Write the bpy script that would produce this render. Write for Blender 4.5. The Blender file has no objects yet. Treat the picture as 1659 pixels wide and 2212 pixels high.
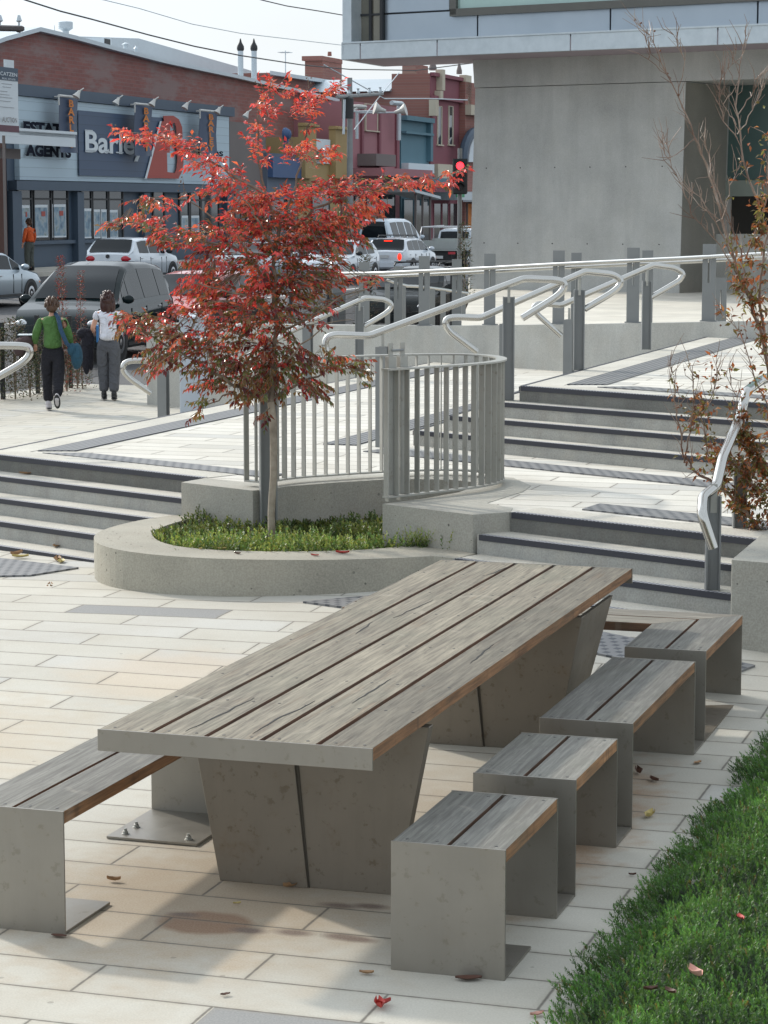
import bpy, bmesh, math, random
from mathutils import Vector, Matrix, noise as mn
R = math.radians
random.seed(7)
sc = bpy.context.scene
COL = sc.collection
# ------------------------------------------------------------------ camera geometry (survey of the place)
FPX, PITCH, HC = 5156.3, .1267, 2.58          # focal length in px of a 1659x2212 frame, pitch down, eye height
CX, CY = 829.5, 1106.0
CPT, SPT = math.cos(PITCH), math.sin(PITCH)
def ray(x, y):
    a = (x-CX)/FPX; b = -(y-CY)/FPX
    return (a, CPT+b*SPT, -SPT+b*CPT)
def P(x, y, z=0.):
    r = ray(x, y); t = (z-HC)/r[2]
    return Vector((r[0]*t, r[1]*t, z))
def V(x, y, Y):
    r = ray(x, y); t = Y/r[1]
    return Vector((r[0]*t, Y, HC+r[2]*t))
YAW = .309
AX = Vector((math.sin(YAW), math.cos(YAW), 0)); BX = Vector((math.cos(YAW), -math.sin(YAW), 0))
O_T = Vector((-1.0203, 8.3661, 0))
def W(a, b, z=0.): return O_T + AX*a + BX*b + Vector((0, 0, z))
def azv(deg): return Vector((math.sin(R(deg)), math.cos(R(deg)), 0))
def sstep(t): t = max(0., min(1., t)); return t*t*(3-2*t)
def lerp(a, b, t): return a+(b-a)*t

# ------------------------------------------------------------------ objects
class MB:
    def __init__(s): s.v = []; s.f = []; s.m = []; s.c = []; s.col = None
    def add(s, vs, fs, mi=0, col=None):
        o = len(s.v); s.v.extend([tuple(v) for v in vs])
        for f in fs: s.f.append([i+o for i in f]); s.m.append(mi); s.c.append(col)
        return s
    def prism(s, poly, z0, z1, mi=0, side=None, top=True):
        n = len(poly); pts = [(p[0], p[1]) for p in poly]
        area = sum(pts[i][0]*pts[(i+1) % n][1]-pts[(i+1) % n][0]*pts[i][1] for i in range(n))
        if area < 0: pts = pts[::-1]
        g = (lambda z, p: z(p[0], p[1]) if callable(z) else z)
        vs = [(x, y, g(z0, (x, y))) for x, y in pts]+[(x, y, g(z1, (x, y))) for x, y in pts]
        s.add(vs, [list(range(n, 2*n))] if top else [], mi)
        s.add(vs, [list(range(n))[::-1]], mi)
        s.add(vs, [[i, (i+1) % n, n+(i+1) % n, n+i] for i in range(n)], mi if side is None else side)
        return s
    def obox(s, o, ux, uy, uz, mi=0, topmi=None):
        o = Vector(o); ux = Vector(ux); uy = Vector(uy); uz = Vector(uz)
        vs = [o, o+ux, o+ux+uy, o+uy, o+uz, o+ux+uz, o+ux+uy+uz, o+uy+uz]
        fs = [[0, 3, 2, 1], [0, 1, 5, 4], [1, 2, 6, 5], [2, 3, 7, 6], [3, 0, 4, 7]]
        if ux.cross(uy).dot(uz) < 0:
            fs = [f[::-1] for f in fs]; tp = [[7, 6, 5, 4]]
        else: tp = [[4, 5, 6, 7]]
        s.add(vs, fs, mi); s.add(vs, tp, mi if topmi is None else topmi)
        return s
    def box(s, x0, x1, y0, y1, z0, z1, mi=0):
        return s.obox((x0, y0, z0), (x1-x0, 0, 0), (0, y1-y0, 0), (0, 0, z1-z0), mi)
    def tube(s, pts, r, n=10, mi=0, cap=True):
        pts = [Vector(p) for p in pts]; k = len(pts)
        rs = r if isinstance(r, (list, tuple)) else [r]*k
        T = []
        for i in range(k):
            a = pts[max(0, i-1)]; b = pts[min(k-1, i+1)]; d = (b-a)
            T.append(d.normalized() if d.length > 1e-9 else Vector((0, 0, 1)))
        up = Vector((0, 0, 1)) if abs(T[0].z) < .9 else Vector((1, 0, 0))
        nrm = (up - T[0]*up.dot(T[0])).normalized()
        vs = []
        for i in range(k):
            nrm = (nrm - T[i]*nrm.dot(T[i]))
            nrm = nrm.normalized() if nrm.length > 1e-6 else T[i].orthogonal().normalized()
            bn = T[i].cross(nrm)
            for j in range(n):
                a = 2*math.pi*j/n
                vs.append(pts[i]+(nrm*math.cos(a)+bn*math.sin(a))*rs[i])
        fs = [[i*n+j, i*n+(j+1) % n, (i+1)*n+(j+1) % n, (i+1)*n+j] for i in range(k-1) for j in range(n)]
        if cap: fs += [list(range(n))[::-1], list(range((k-1)*n, k*n))]
        return s.add(vs, fs, mi)
    def lathe(s, o, prof, n=16, mi=0, ax=None):
        o = Vector(o); ax = Vector(ax or (0, 0, 1)).normalized()
        u = ax.orthogonal().normalized(); w = ax.cross(u); vs = []
        for r, h in prof:
            for j in range(n):
                a = 2*math.pi*j/n; vs.append(o+ax*h+(u*math.cos(a)+w*math.sin(a))*r)
        k = len(prof)
        fs = [[i*n+j, i*n+(j+1) % n, (i+1)*n+(j+1) % n, (i+1)*n+j] for i in range(k-1) for j in range(n)]
        fs += [list(range(n))[::-1], list(range((k-1)*n, k*n))]
        return s.add(vs, fs, mi)
    def ell(s, c, r, n=12, m=8, mi=0, rot=None):
        c = Vector(c); vs = []; fs = []
        for i in range(m+1):
            th = math.pi*i/m
            for j in range(n):
                ph = 2*math.pi*j/n
                p = Vector((r[0]*math.sin(th)*math.cos(ph), r[1]*math.sin(th)*math.sin(ph), r[2]*math.cos(th)))
                if rot: p = rot @ p
                vs.append(c+p)
        for i in range(m):
            for j in range(n): fs.append([i*n+j, (i+1)*n+j, (i+1)*n+(j+1) % n, i*n+(j+1) % n])
        return s.add(vs, fs, mi)
    def hull(s, polyA, polyB, mi=0):
        n = len(polyA); vs = list(polyA)+list(polyB)
        return s.add(vs, [list(range(n))[::-1], list(range(n, 2*n))]+[[i, (i+1) % n, n+(i+1) % n, n+i] for i in range(n)], mi)

def origin_of(p):
    o = Vector((0, 0, 0))
    while p is not None:
        o += p.location; p = p.parent
    return o
def setp(o, label=None, cat=None, group=None, kind=None):
    if label: o['label'] = label
    if cat: o['category'] = cat
    if group: o['group'] = group
    if kind: o['kind'] = kind
    return o
def mesh_from(mb, name, mats, shift=Vector((0, 0, 0)), smooth=False):
    me = bpy.data.meshes.new(name)
    me.from_pydata([(v[0]-shift.x, v[1]-shift.y, v[2]-shift.z) for v in mb.v], [], mb.f)
    for m in (mats if isinstance(mats, (list, tuple)) else [mats]): me.materials.append(m)
    if any(mb.m): me.polygons.foreach_set('material_index', mb.m)
    if any(c is not None for c in mb.c):
        ca = me.color_attributes.new('Col', 'FLOAT_COLOR', 'CORNER'); d = []
        for f, c in zip(mb.f, mb.c):
            c = c or (.1, .1, .1); d += [c[0], c[1], c[2], 1.]*len(f)
        ca.data.foreach_set('color', d)
    if smooth: me.polygons.foreach_set('use_smooth', [True]*len(me.polygons))
    me.update(); return me
def obj(name, mb, mats, parent=None, smooth=False, bevel=0, base=None, local=False, seg=1):
    """link one mesh object; geometry is given in world space (or local=True in the parent's space)"""
    if parent is None and base is None and not local:
        xs = [v[0] for v in mb.v]; ys = [v[1] for v in mb.v]; zs = [v[2] for v in mb.v]
        base = Vector(((min(xs)+max(xs))/2, (min(ys)+max(ys))/2, min(zs)))
    sh = Vector((0, 0, 0)) if local else (Vector(base) if parent is None else origin_of(parent))
    o = bpy.data.objects.new(name, mesh_from(mb, name, mats, sh, smooth)); COL.objects.link(o)
    if parent is not None: o.parent = parent
    elif not local: o.location = sh
    if smooth == 'auto' or smooth:
        try: o.data.set_sharp_from_angle(angle=R(40))
        except Exception: pass
    if bevel:
        b = o.modifiers.new('bevel', 'BEVEL'); b.width = bevel; b.segments = seg; b.limit_method = 'ANGLE'; b.angle_limit = R(40)
    return o
def thing(name, label, cat, loc=(0, 0, 0), group=None, kind=None, rot=0):
    o = bpy.data.objects.new(name, None); COL.objects.link(o); o.location = loc; o.rotation_euler = (0, 0, rot)
    o.empty_display_size = .1
    return setp(o, label, cat, group, kind)
def struct(name, mb, mats, **k):
    o = obj(name, mb, mats, **k); o['kind'] = 'structure'; return o
def children(o): return [c for c in bpy.data.objects if c.parent == o]
def copy_tree(o, parent=None):
    c = o.copy(); COL.objects.link(c)
    if parent is not None: c.parent = parent
    for ch in children(o): copy_tree(ch, c)
    return c

# ------------------------------------------------------------------ materials
def srgb(r, g, b):
    f = lambda c: (c/255/12.92 if c/255 <= .04045 else ((c/255+.055)/1.055)**2.4)
    return (f(r), f(g), f(b), 1)
class NT:
    def __init__(s, name):
        s.mat = bpy.data.materials.new(name); s.mat.use_nodes = True; s.t = s.mat.node_tree
        s.b = s.t.nodes['Principled BSDF']; s.out = s.t.nodes['Material Output']
    def n(s, typ, **k):
        nd = s.t.nodes.new(typ)
        for a, b in k.items(): setattr(nd, a, b)
        return nd
    def l(s, a, b): s.t.links.new(a, b)
    def val(s, v):
        nd = s.n('ShaderNodeValue'); nd.outputs[0].default_value = v; return nd.outputs[0]
    def math(s, op, a, b=None, c=None, clamp=False):
        nd = s.n('ShaderNodeMath', operation=op); nd.use_clamp = clamp
        for i, x in enumerate((a, b, c)):
            if x is None: continue
            if isinstance(x, (int, float)): nd.inputs[i].default_value = x
            else: s.l(x, nd.inputs[i])
        return nd.outputs[0]
    def dot(s, vec, d):
        nd = s.n('ShaderNodeVectorMath', operation='DOT_PRODUCT'); s.l(vec, nd.inputs[0]); nd.inputs[1].default_value = d
        return nd.outputs['Value']
    def pos(s): return s.n('ShaderNodeNewGeometry').outputs['Position']
    def obc(s): return s.n('ShaderNodeTexCoord').outputs['Object']
    def comb(s, x, y, z):
        nd = s.n('ShaderNodeCombineXYZ')
        for i, v in enumerate((x, y, z)):
            if isinstance(v, (int, float)): nd.inputs[i].default_value = v
            else: s.l(v, nd.inputs[i])
        return nd.outputs[0]
    def ab(s, src=None, dx=AX, dy=BX):
        p = src or s.pos()
        return s.dot(p, dx), s.dot(p, dy)
    def noise(s, vec, scale, detail=3, rough=.55, dist=0.):
        nd = s.n('ShaderNodeTexNoise'); nd.inputs['Scale'].default_value = scale; nd.inputs['Detail'].default_value = detail
        nd.inputs['Roughness'].default_value = rough; nd.inputs['Distortion'].default_value = dist
        if vec is not None: s.l(vec, nd.inputs['Vector'])
        return nd.outputs['Fac']
    def ramp(s, fac, stops):
        nd = s.n('ShaderNodeValToRGB'); e = nd.color_ramp.elements
        while len(e) < len(stops): e.new(.5)
        for i, (p, c) in enumerate(stops):
            e[i].position = p; e[i].color = c if len(c) == 4 else (*c, 1)
        s.l(fac, nd.inputs[0]); return nd.outputs[0]
    def mix(s, fac, a, b, blend='MIX'):
        nd = s.n('ShaderNodeMix', data_type='RGBA', blend_type=blend)
        if isinstance(fac, (int, float)): nd.inputs[0].default_value = fac
        else: s.l(fac, nd.inputs[0])
        for i, x in ((6, a), (7, b)):
            if isinstance(x, tuple): nd.inputs[i].default_value = x if len(x) == 4 else (*x, 1)
            else: s.l(x, nd.inputs[i])
        return nd.outputs[2]
    def bump(s, h, strength=.3, dist=.01, nrm=None):
        nd = s.n('ShaderNodeBump'); nd.inputs['Strength'].default_value = strength; nd.inputs['Distance'].default_value = dist
        s.l(h, nd.inputs['Height'])
        if nrm is not None: s.l(nrm, nd.inputs['Normal'])
        return nd.outputs[0]
    def fin(s, col=None, rough=.6, metal=0., nrm=None, spec=None):
        if col is not None:
            if isinstance(col, tuple): s.b.inputs['Base Color'].default_value = col if len(col) == 4 else (*col, 1)
            else: s.l(col, s.b.inputs['Base Color'])
        if isinstance(rough, (int, float)): s.b.inputs['Roughness'].default_value = rough
        else: s.l(rough, s.b.inputs['Roughness'])
        s.b.inputs['Metallic'].default_value = metal
        if spec is not None: s.b.inputs['Specular IOR Level'].default_value = spec
        if nrm is not None: s.l(nrm, s.b.inputs['Normal'])
        return s.mat
def c3(c, k=1.): return (c[0]*k, c[1]*k, c[2]*k, 1)

def plain(name, col, rough=.6, metal=0., var=.12, scale=6., bump=0., spec=None):
    t = NT(name); p = t.obc(); f = t.noise(p, scale, 4)
    c = t.mix(f, c3(col, 1-var), c3(col, 1+var))
    n = t.bump(t.noise(p, scale*12, 2), bump, .01) if bump else None
    return t.fin(c, rough, metal, n, spec)

def concrete(name, col, pore=.0, streak=.25, scale=1., rough=.85, tint=(.40, .34, .26)):
    t = NT(name); p = t.pos()
    big = t.noise(p, 1.3*scale, 5, .6); c = t.mix(t.math('MULTIPLY_ADD', big, 2.2, -.6, clamp=True), c3(col, .74), c3(col, 1.2))
    mp = t.n('ShaderNodeMapping'); mp.inputs['Scale'].default_value = (5*scale, 5*scale, .55*scale); t.l(p, mp.inputs[0])
    st = t.noise(mp.outputs[0], 1., 5, .6)
    c = t.mix(t.math('MULTIPLY', t.ramp(st, [(.45, (0, 0, 0)), (.75, (1, 1, 1))]), streak), c, c3(col, .6))
    warm = t.ramp(t.noise(p, 3.1*scale, 3), [(.45, (0, 0, 0)), (.7, (1, 1, 1))])
    c = t.mix(t.math('MULTIPLY', warm, .22), c, tint)
    fine = t.noise(p, 90, 2); c = t.mix(.28, c, t.ramp(fine, [(.35, c3(col, .6)[:3]), (.65, c3(col, 1.35)[:3])]))
    h = t.noise(p, 60, 3)
    if pore:
        vo = t.n('ShaderNodeTexVoronoi'); vo.inputs['Scale'].default_value = 26; vo.inputs['Randomness'].default_value = 1; t.l(p, vo.inputs[0])
        d = vo.outputs['Distance']; rr = t.n('ShaderNodeSeparateColor'); t.l(vo.outputs['Color'], rr.inputs[0])
        rad = t.math('MULTIPLY', t.math('MAXIMUM', t.math('SUBTRACT', rr.outputs[0], 1-pore), 0), .26/pore)
        m = t.math('LESS_THAN', d, rad)
        m = t.math('MULTIPLY', m, t.ramp(t.noise(p, 1.7, 2), [(.38, (0.1, 0.1, 0.1)), (.6, (1, 1, 1))]))
        c = t.mix(m, c, c3(col, .28)); h = t.math('SUBTRACT', h, t.math('MULTIPLY', m, 1.5))
    return t.fin(c, rough, 0, t.bump(h, .25, .004))

def pavers(name, stain=False, col=(.495, .475, .415), off=(0., 0.)):
    """long concrete pavers in running bond, laid along BX"""
    t = NT(name); a, b = t.ab()
    a0 = O_T.dot(AX)-.387+off[0]; b0 = O_T.dot(BX)+.194+off[1]; PW, PL = .2913, 1.0155
    av = t.math('DIVIDE', t.math('SUBTRACT', a, a0), PW); row = t.math('FLOOR', av); fa = t.math('SUBTRACT', av, row)
    sh = t.math('MULTIPLY', t.math('MODULO', t.math('ADD', row, 1000.), 2.), .5)
    bv = t.math('ADD', t.math('DIVIDE', t.math('SUBTRACT', b, b0), PL), t.math('SUBTRACT', .5, sh))
    cl = t.math('FLOOR', bv); fb = t.math('SUBTRACT', bv, cl)
    da = t.math('MULTIPLY', t.math('MINIMUM', fa, t.math('SUBTRACT', 1., fa)), PW)
    db = t.math('MULTIPLY', t.math('MINIMUM', fb, t.math('SUBTRACT', 1., fb)), PL)
    wob = t.math('MULTIPLY', t.noise(t.pos(), 25, 2), .006)
    e = t.math('ADD', t.math('MINIMUM', da, db), t.math('SUBTRACT', wob, .003))
    joint = t.math('SUBTRACT', 1., t.ramp(e, [(.0025, (0, 0, 0)), (.0065, (1, 1, 1))]))
    wn = t.n('ShaderNodeTexWhiteNoise', noise_dimensions='3D'); t.l(t.comb(row, cl, 3.7), wn.inputs['Vector']); rnd = wn.outputs['Value']
    c = t.ramp(rnd, [(0., c3(col, .93)[:3]), (.45, c3(col, 1.0)[:3]), (.8, c3(col, 1.07)[:3]), (.90, (.49, .48, .44)), (1., (.44, .44, .42))])
    c.node.color_ramp.interpolation = 'LINEAR'
    p = t.pos(); dirt = t.noise(p, 1.1, 5, .65)
    c = t.mix(t.math('MULTIPLY', t.ramp(dirt, [(.42, (0, 0, 0)), (.70, (1, 1, 1))]), .5), c, (.37, .33, .26, 1))
    if stain:
        base = O_T
        def spot(a1, b1, ra, rb, hard=.5, wobble=.35):
            da_ = t.math('DIVIDE', t.math('SUBTRACT', a, O_T.dot(AX)+a1), ra); db_ = t.math('DIVIDE', t.math('SUBTRACT', b, O_T.dot(BX)+b1), rb)
            d = t.math('SQRT', t.math('ADD', t.math('MULTIPLY', da_, da_), t.math('MULTIPLY', db_, db_)))
            d = t.math('ADD', d, t.math('MULTIPLY', t.math('SUBTRACT', t.noise(p, 7, 4), .5), wobble*2))
            return t.ramp(d, [(hard, (1, 1, 1)), (1., (0, 0, 0))])
        # rust wash round the steel feet, under the table
        c = t.mix(t.math('MULTIPLY', spot(1.2, .45, 2.2, 1.1, .4, .5), .55), c, (.35, .25, .15, 1))
        c = t.mix(t.math('MULTIPLY', spot(1.9, 1.22, 1.6, .42, .5, .5), .75), c, (.33, .175, .075, 1))
        c = t.mix(t.math('MULTIPLY', spot(.35, .1, 1.0, .8, .4, .5), .5), c, (.39, .28, .17, 1))
        c = t.mix(t.math('MULTIPLY', spot(2.2, -2.3, 1.7, 1.4, .4, .4), .62), c, (.44, .345, .225, 1))
        c = t.mix(t.math('MULTIPLY', spot(4.3, -1.45, .75, .8, .5, .3), .5), c, (.52, .40, .27, 1))
        c = t.mix(t.math('MULTIPLY', spot(.17, .33, .15, .20, .75, .18), .92), c, (.22, .105, .045, 1))
        for (a1, b1, r1) in ((.13, .52, .05), (.155, .68, .055), (.165, .86, .06), (.15, .93, .05), (.52, .73, .055), (.55, .84, .05), (1.55, 1.18, .07), (1.9, 1.2, .08), (2.0, 1.1, .06), (1.65, 1.12, .05), (.24, .22, .045)):
            c = t.mix(t.math('MULTIPLY', spot(a1, b1, r1*.9, r1*1.8, .35, .2), .95), c, (.12, .07, .05, 1))
    for (r0, b1, tone) in ((21, -2.852, .20), (-2, .710, .22), (12, -3.352, .40)) if stain else ((14, 1.0, .3), (33, .4, .3)):
        m_ = t.math('MULTIPLY', t.math('COMPARE', row, float(r0), .4), t.math('LESS_THAN', t.math('ABSOLUTE', t.math('SUBTRACT', t.math('SUBTRACT', b, O_T.dot(BX)), b1+PL/2)), PL/2))
        c = t.mix(m_, c, (tone, tone*1.02, tone*1.03, 1))
    fine = t.noise(p, 130, 2)
    c = t.mix(.16, c, t.ramp(fine, [(.35, c3(col, .62)[:3]), (.62, c3(col, 1.3)[:3])]))
    vo = t.n('ShaderNodeTexVoronoi'); vo.inputs['Scale'].default_value = 55; t.l(p, vo.inputs[0])
    sp = t.math('LESS_THAN', vo.outputs['Distance'], t.math('MULTIPLY', t.noise(p, 9, 2), .17))
    c = t.mix(t.math('MULTIPLY', sp, .35), c, (.2, .18, .15, 1))
    v2 = t.n('ShaderNodeTexVoronoi'); v2.inputs['Scale'].default_value = 5.5; t.l(p, v2.inputs[0]); s2 = t.n('ShaderNodeSeparateColor'); t.l(v2.outputs['Color'], s2.inputs[0])
    gum = t.math('LESS_THAN', t.math('ADD', v2.outputs['Distance'], t.math('MULTIPLY', t.noise(p, 60, 2), .05)), t.math('MULTIPLY', t.math('GREATER_THAN', s2.outputs[0], .72), .085))
    c = t.mix(t.math('MULTIPLY', gum, .45), c, (.17, .155, .13, 1))
    edge_d = t.ramp(t.math('ADD', e, t.math('MULTIPLY', t.noise(p, 12, 3), .03)), [(.015, (1, 1, 1)), (.045, (0, 0, 0))])
    c = t.mix(t.math('MULTIPLY', edge_d, .28), c, (.28, .24, .18, 1))
    c = t.mix(t.math('MULTIPLY', joint, .9), c, (.10, .09, .075, 1))
    h = t.math('SUBTRACT', t.math('MULTIPLY', fine, .15), t.math('MULTIPLY', joint, 1.))
    return t.fin(c, .8, 0, t.bump(h, .35, .004))

def wood(name, dirv, perp, col=(.30, .27, .225), warm=(.33, .22, .14), dark=(.10, .075, .055), rough=.72):
    t = NT(name); p = t.pos(); g = t.dot(p, dirv); w = t.dot(p, perp); z = t.dot(p, Vector((0, 0, 1)))
    oi = t.n('ShaderNodeObjectInfo').outputs['Random']; off = t.math('MULTIPLY', oi, 37.)
    v = t.comb(t.math('MULTIPLY', g, 1.6), t.math('ADD', t.math('MULTIPLY', w, 34.), off), t.math('MULTIPLY', z, 30.))
    v2 = t.comb(t.math('MULTIPLY', g, .9), t.math('ADD', t.math('MULTIPLY', w, 9.), off), off)
    fine = t.noise(v, 2.2, 6, .65, .3); broad = t.noise(v2, 1.7, 4, .6, .6)
    c = t.ramp(broad, [(.28, warm), (.42, c3(col, .75)[:3]), (.55, c3(col, 1.15)[:3]), (.72, c3(col, 1.8)[:3])])
    c = t.mix(.62, c, t.ramp(fine, [(.34, dark), (.47, c3(col, .8)[:3]), (.56, c3(col, 1.15)[:3]), (.72, c3(col, 1.7)[:3])]))
    sc_ = t.noise(t.comb(t.math('MULTIPLY', g, 5.), t.math('ADD', t.math('MULTIPLY', w, 60.), off), 0), 1.6, 3, .5, 1.)
    c = t.mix(t.math('MULTIPLY', t.ramp(sc_, [(.60, (0, 0, 0)), (.68, (1, 1, 1))]), .45), c, (*dark, 1))
    gr = t.noise(t.comb(g, w, t.math('ADD', off, 5.)), 2.2, 5, .65)
    c = t.mix(t.math('MULTIPLY', t.ramp(gr, [(.5, (0, 0, 0)), (.72, (1, 1, 1))]), .4), c, (.12, .125, .09, 1))
    knot = t.noise(t.comb(g, w, off), 5.5, 3, .5, 1.2)
    c = t.mix(t.math('MULTIPLY', t.ramp(knot, [(.64, (0, 0, 0)), (.78, (1, 1, 1))]), .35), c, (.42, .38, .31, 1))
    tone = t.math('MULTIPLY_ADD', oi, .5, .75)
    c = t.mix(1., c, t.comb(tone, tone, tone), 'MULTIPLY')
    return t.fin(c, rough, 0, t.bump(fine, .45, .004))

def steel(name, col=(.31, .29, .255), rough=.42, metal=.75, blot=.32, tint=(.30, .27, .22)):
    t = NT(name); p = t.pos()
    c = t.mix(t.noise(p, 2.3, 5, .6), c3(col, .82), c3(col, 1.15))
    sp = t.ramp(t.noise(p, 11., 4, .7), [(.56, (0, 0, 0)), (.70, (1, 1, 1))])
    c = t.mix(t.math('MULTIPLY', sp, blot), c, (*tint, 1))
    sp2 = t.ramp(t.noise(p, 22., 3, .7), [(.60, (0, 0, 0)), (.68, (1, 1, 1))])
    c = t.mix(t.math('MULTIPLY', sp2, blot*.9), c, (tint[0]*.5, tint[1]*.5, tint[2]*.45, 1))
    vs_ = t.n('ShaderNodeMapping'); vs_.inputs['Scale'].default_value = (14, 14, 1.3); t.l(p, vs_.inputs[0])
    c = t.mix(t.math('MULTIPLY', t.ramp(t.noise(vs_.outputs[0], 1.5, 5, .65), [(.5, (0, 0, 0)), (.75, (1, 1, 1))]), blot*.3), c, (tint[0]*.6, tint[1]*.62, tint[2]*.65, 1))
    r = t.math('MULTIPLY_ADD', t.noise(p, 6, 4), .3, rough-.14)
    return t.fin(c, r, metal, t.bump(t.noise(p, 40, 2), .06, .003))

def brick(name, c1, c2, mortar, dirv, bl=.5, bh=.17, patch=None, patchc=(.4, .37, .33)):
    """coursed brickwork; dirv runs along the wall"""
    t = NT(name); p = t.pos(); u = t.dot(p, dirv); z = t.dot(p, Vector((0, 0, 1)))
    br = t.n('ShaderNodeTexBrick'); br.inputs['Scale'].default_value = 1.
    br.inputs['Brick Width'].default_value = bl; br.inputs['Row Height'].default_value = bh
    br.inputs['Mortar Size'].default_value = .012; br.inputs['Color1'].default_value = c3(c1); br.inputs['Color2'].default_value = c3(c2)
    br.inputs['Mortar'].default_value = c3(mortar); br.inputs['Bias'].default_value = 0
    t.l(t.comb(u, z, 0), br.inputs[0]); c = br.outputs[0]
    if patch:
        pn = t.noise(t.comb(t.math('MULTIPLY', u, .35), t.math('MULTIPLY', z, 1.2), 3.3), .9, 6, .7)
        c = t.mix(t.ramp(pn, [(patch, (0, 0, 0)), (patch+.12, (.8, .8, .8))]), c, (*patchc, 1))
    f = t.noise(p, 1.4, 5, .7); c = t.mix(.35, c, t.mix(f, c3(c1, .55), c3(c2, 1.25)))
    return t.fin(c, .9)

M = {}
M['plaza'] = pavers('plaza_pavers', stain=True)
M['terrace'] = pavers('terrace_pavers', col=(.62, .60, .54), off=(.09, .2))
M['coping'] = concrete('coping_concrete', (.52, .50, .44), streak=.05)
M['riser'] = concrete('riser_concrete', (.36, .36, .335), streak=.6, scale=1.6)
M['planter'] = concrete('planter_concrete', (.365, .345, .285), pore=.42, streak=.15)
M['block'] = concrete('block_concrete', (.37, .36, .315), pore=.12, streak=.25)
M['lowwall'] = concrete('low_wall_concrete', (.45, .45, .42), streak=.45)
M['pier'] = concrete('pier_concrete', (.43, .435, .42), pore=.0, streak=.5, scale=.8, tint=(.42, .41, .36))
M['pier_shaded'] = concrete('pier_shaded_concrete', (.26, .25, .22), streak=.3, scale=.5)  # darker copy of the pier concrete; the recess shade is in its colour
M['wood_a'] = wood('weathered_wood', AX, BX, col=(.185, .163, .122), warm=(.19, .115, .06), dark=(.055, .042, .03))
M['wood_b'] = wood('weathered_wood_cross', BX, AX, col=(.24, .22, .18))
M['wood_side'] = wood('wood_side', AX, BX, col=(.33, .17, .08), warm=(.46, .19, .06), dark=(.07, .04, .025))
M['wood_gap_shade'] = wood('gap_shaded_wood', AX, BX, col=(.13, .075, .05), warm=(.16, .07, .04), dark=(.04, .025, .02))  # darker copy of the side wood, with the gap shade put into its colour
M['wood_side_b'] = wood('wood_side_cross', BX, AX, col=(.22, .12, .07), warm=(.30, .13, .06), dark=(.06, .035, .025))
M['wood_bench'] = wood('bench_wood', AX, BX, col=(.17, .165, .145), warm=(.15, .13, .10), dark=(.09, .08, .07))
M['steel'] = steel('bench_steel')
M['steel_leg'] = steel('leg_steel', (.235, .205, .165), .5, .5, .42, (.20, .15, .10))
_t = NT('polished_tube'); _p = _t.pos(); M['tube'] = _t.fin(_t.mix(_t.noise(_p, 3, 4), (.46, .45, .42, 1), (.60, .59, .56, 1)), _t.math('MULTIPLY_ADD', _t.noise(_p, 9, 4), .12, .08), 1.)
M['galv'] = steel('galvanised_bar', (.40, .40, .37), .5, .55, .25, (.28, .25, .19))
M['post'] = plain('grey_painted_steel', (.215, .225, .225), .45, .2, .08)
M['nosing'] = plain('nosing_rubber', (.032, .034, .045), .55)
M['dark'] = plain('dark_gap', (.02, .02, .02), .8)
# ------------------------------------------------------------------ levels
Z1, Z2, RS, TR = .59, 1.09, .125, .267
LF = Vector((.734, -.679, 0)); LN = Vector((-.679, -.734, 0))        # lower flight: along the nosing, and downhill
K0 = Vector((-3.29, 19.40, 0)); L0 = Vector((.83, 15.60, 0))
UF = Vector((.702, -.712, 0)); UN = Vector((-.712, -.702, 0))
KU = Vector((1.14, 20.05, 0))
WD = azv(18.6); WN = Vector((-math.cos(R(18.6)), math.sin(R(18.6)), 0))  # west flights: along, and downhill
def corner(K, f, n, w, wn, d1, d2):                                  # K moved d1 down the front, d2 down the west side
    # solve v.n=d1, v.wn=d2
    det = n.x*wn.y-n.y*wn.x
    return K+Vector(((d1*wn.y-d2*n.y)/det, (n.x*d2-wn.x*d1)/det, 0))
def gmax(x):
    for (a, za), (b, zb) in (((-20, .03), (-2.9, .06)), ((-2.9, .06), (-.9, .10)), ((-.9, .10), (1.6, .19)), ((1.6, .19), (20, .22))):
        if a <= x <= b: return lerp(za, zb, (x-a)/(b-a))
    return .03
def G(x, y): return gmax(x)*sstep((y-11.8)/3.)-.36*sstep((y-20)/12)
def ROAD(x, y):
    e = Vector((x, y, 0)).dot(-BX); return -.31+.03*max(0, e-17)
def SE(s, e, z=0.): return AX*s-BX*e+Vector((0, 0, z))

def grid(mb, s0, s1, ds, e0, e1, de, zf):
    ns = max(1, round((s1-s0)/ds)); ne = max(1, round((e1-e0)/de)); vs = []
    for i in range(ns+1):
        for j in range(ne+1):
            p = SE(lerp(s0, s1, i/ns), lerp(e0, e1, j/ne)); vs.append((p.x, p.y, zf(p.x, p.y)))
    mb.add(vs, [[i*(ne+1)+j, i*(ne+1)+j+1, (i+1)*(ne+1)+j+1, (i+1)*(ne+1)+j] for i in range(ns) for j in range(ne)])
    return mb
asph = NT('asphalt'); _p = asph.pos()
_c = asph.mix(asph.noise(_p, 1.2, 5, .6), (.045, .045, .05, 1), (.085, .085, .09, 1)); _c = asph.mix(.3, _c, asph.ramp(asph.noise(_p, 60, 2), [(.4, (.03, .03, .03)), (.6, (.14, .14, .14))]))
M['asphalt'] = asph.fin(_c, .8, 0, asph.bump(asph.noise(_p, 80, 2), .3, .01))
struct('plaza_ground', grid(MB(), 3, 36, .5, -9, 17, .5, G), M['plaza'], smooth=True)
rg = grid(MB(), -60, 260, 8, 17, 36, 3, ROAD); grid(rg, 36, 260, 8, -9, 17, 3, ROAD)
struct('road', rg, M['asphalt'])
mb = MB()
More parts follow.
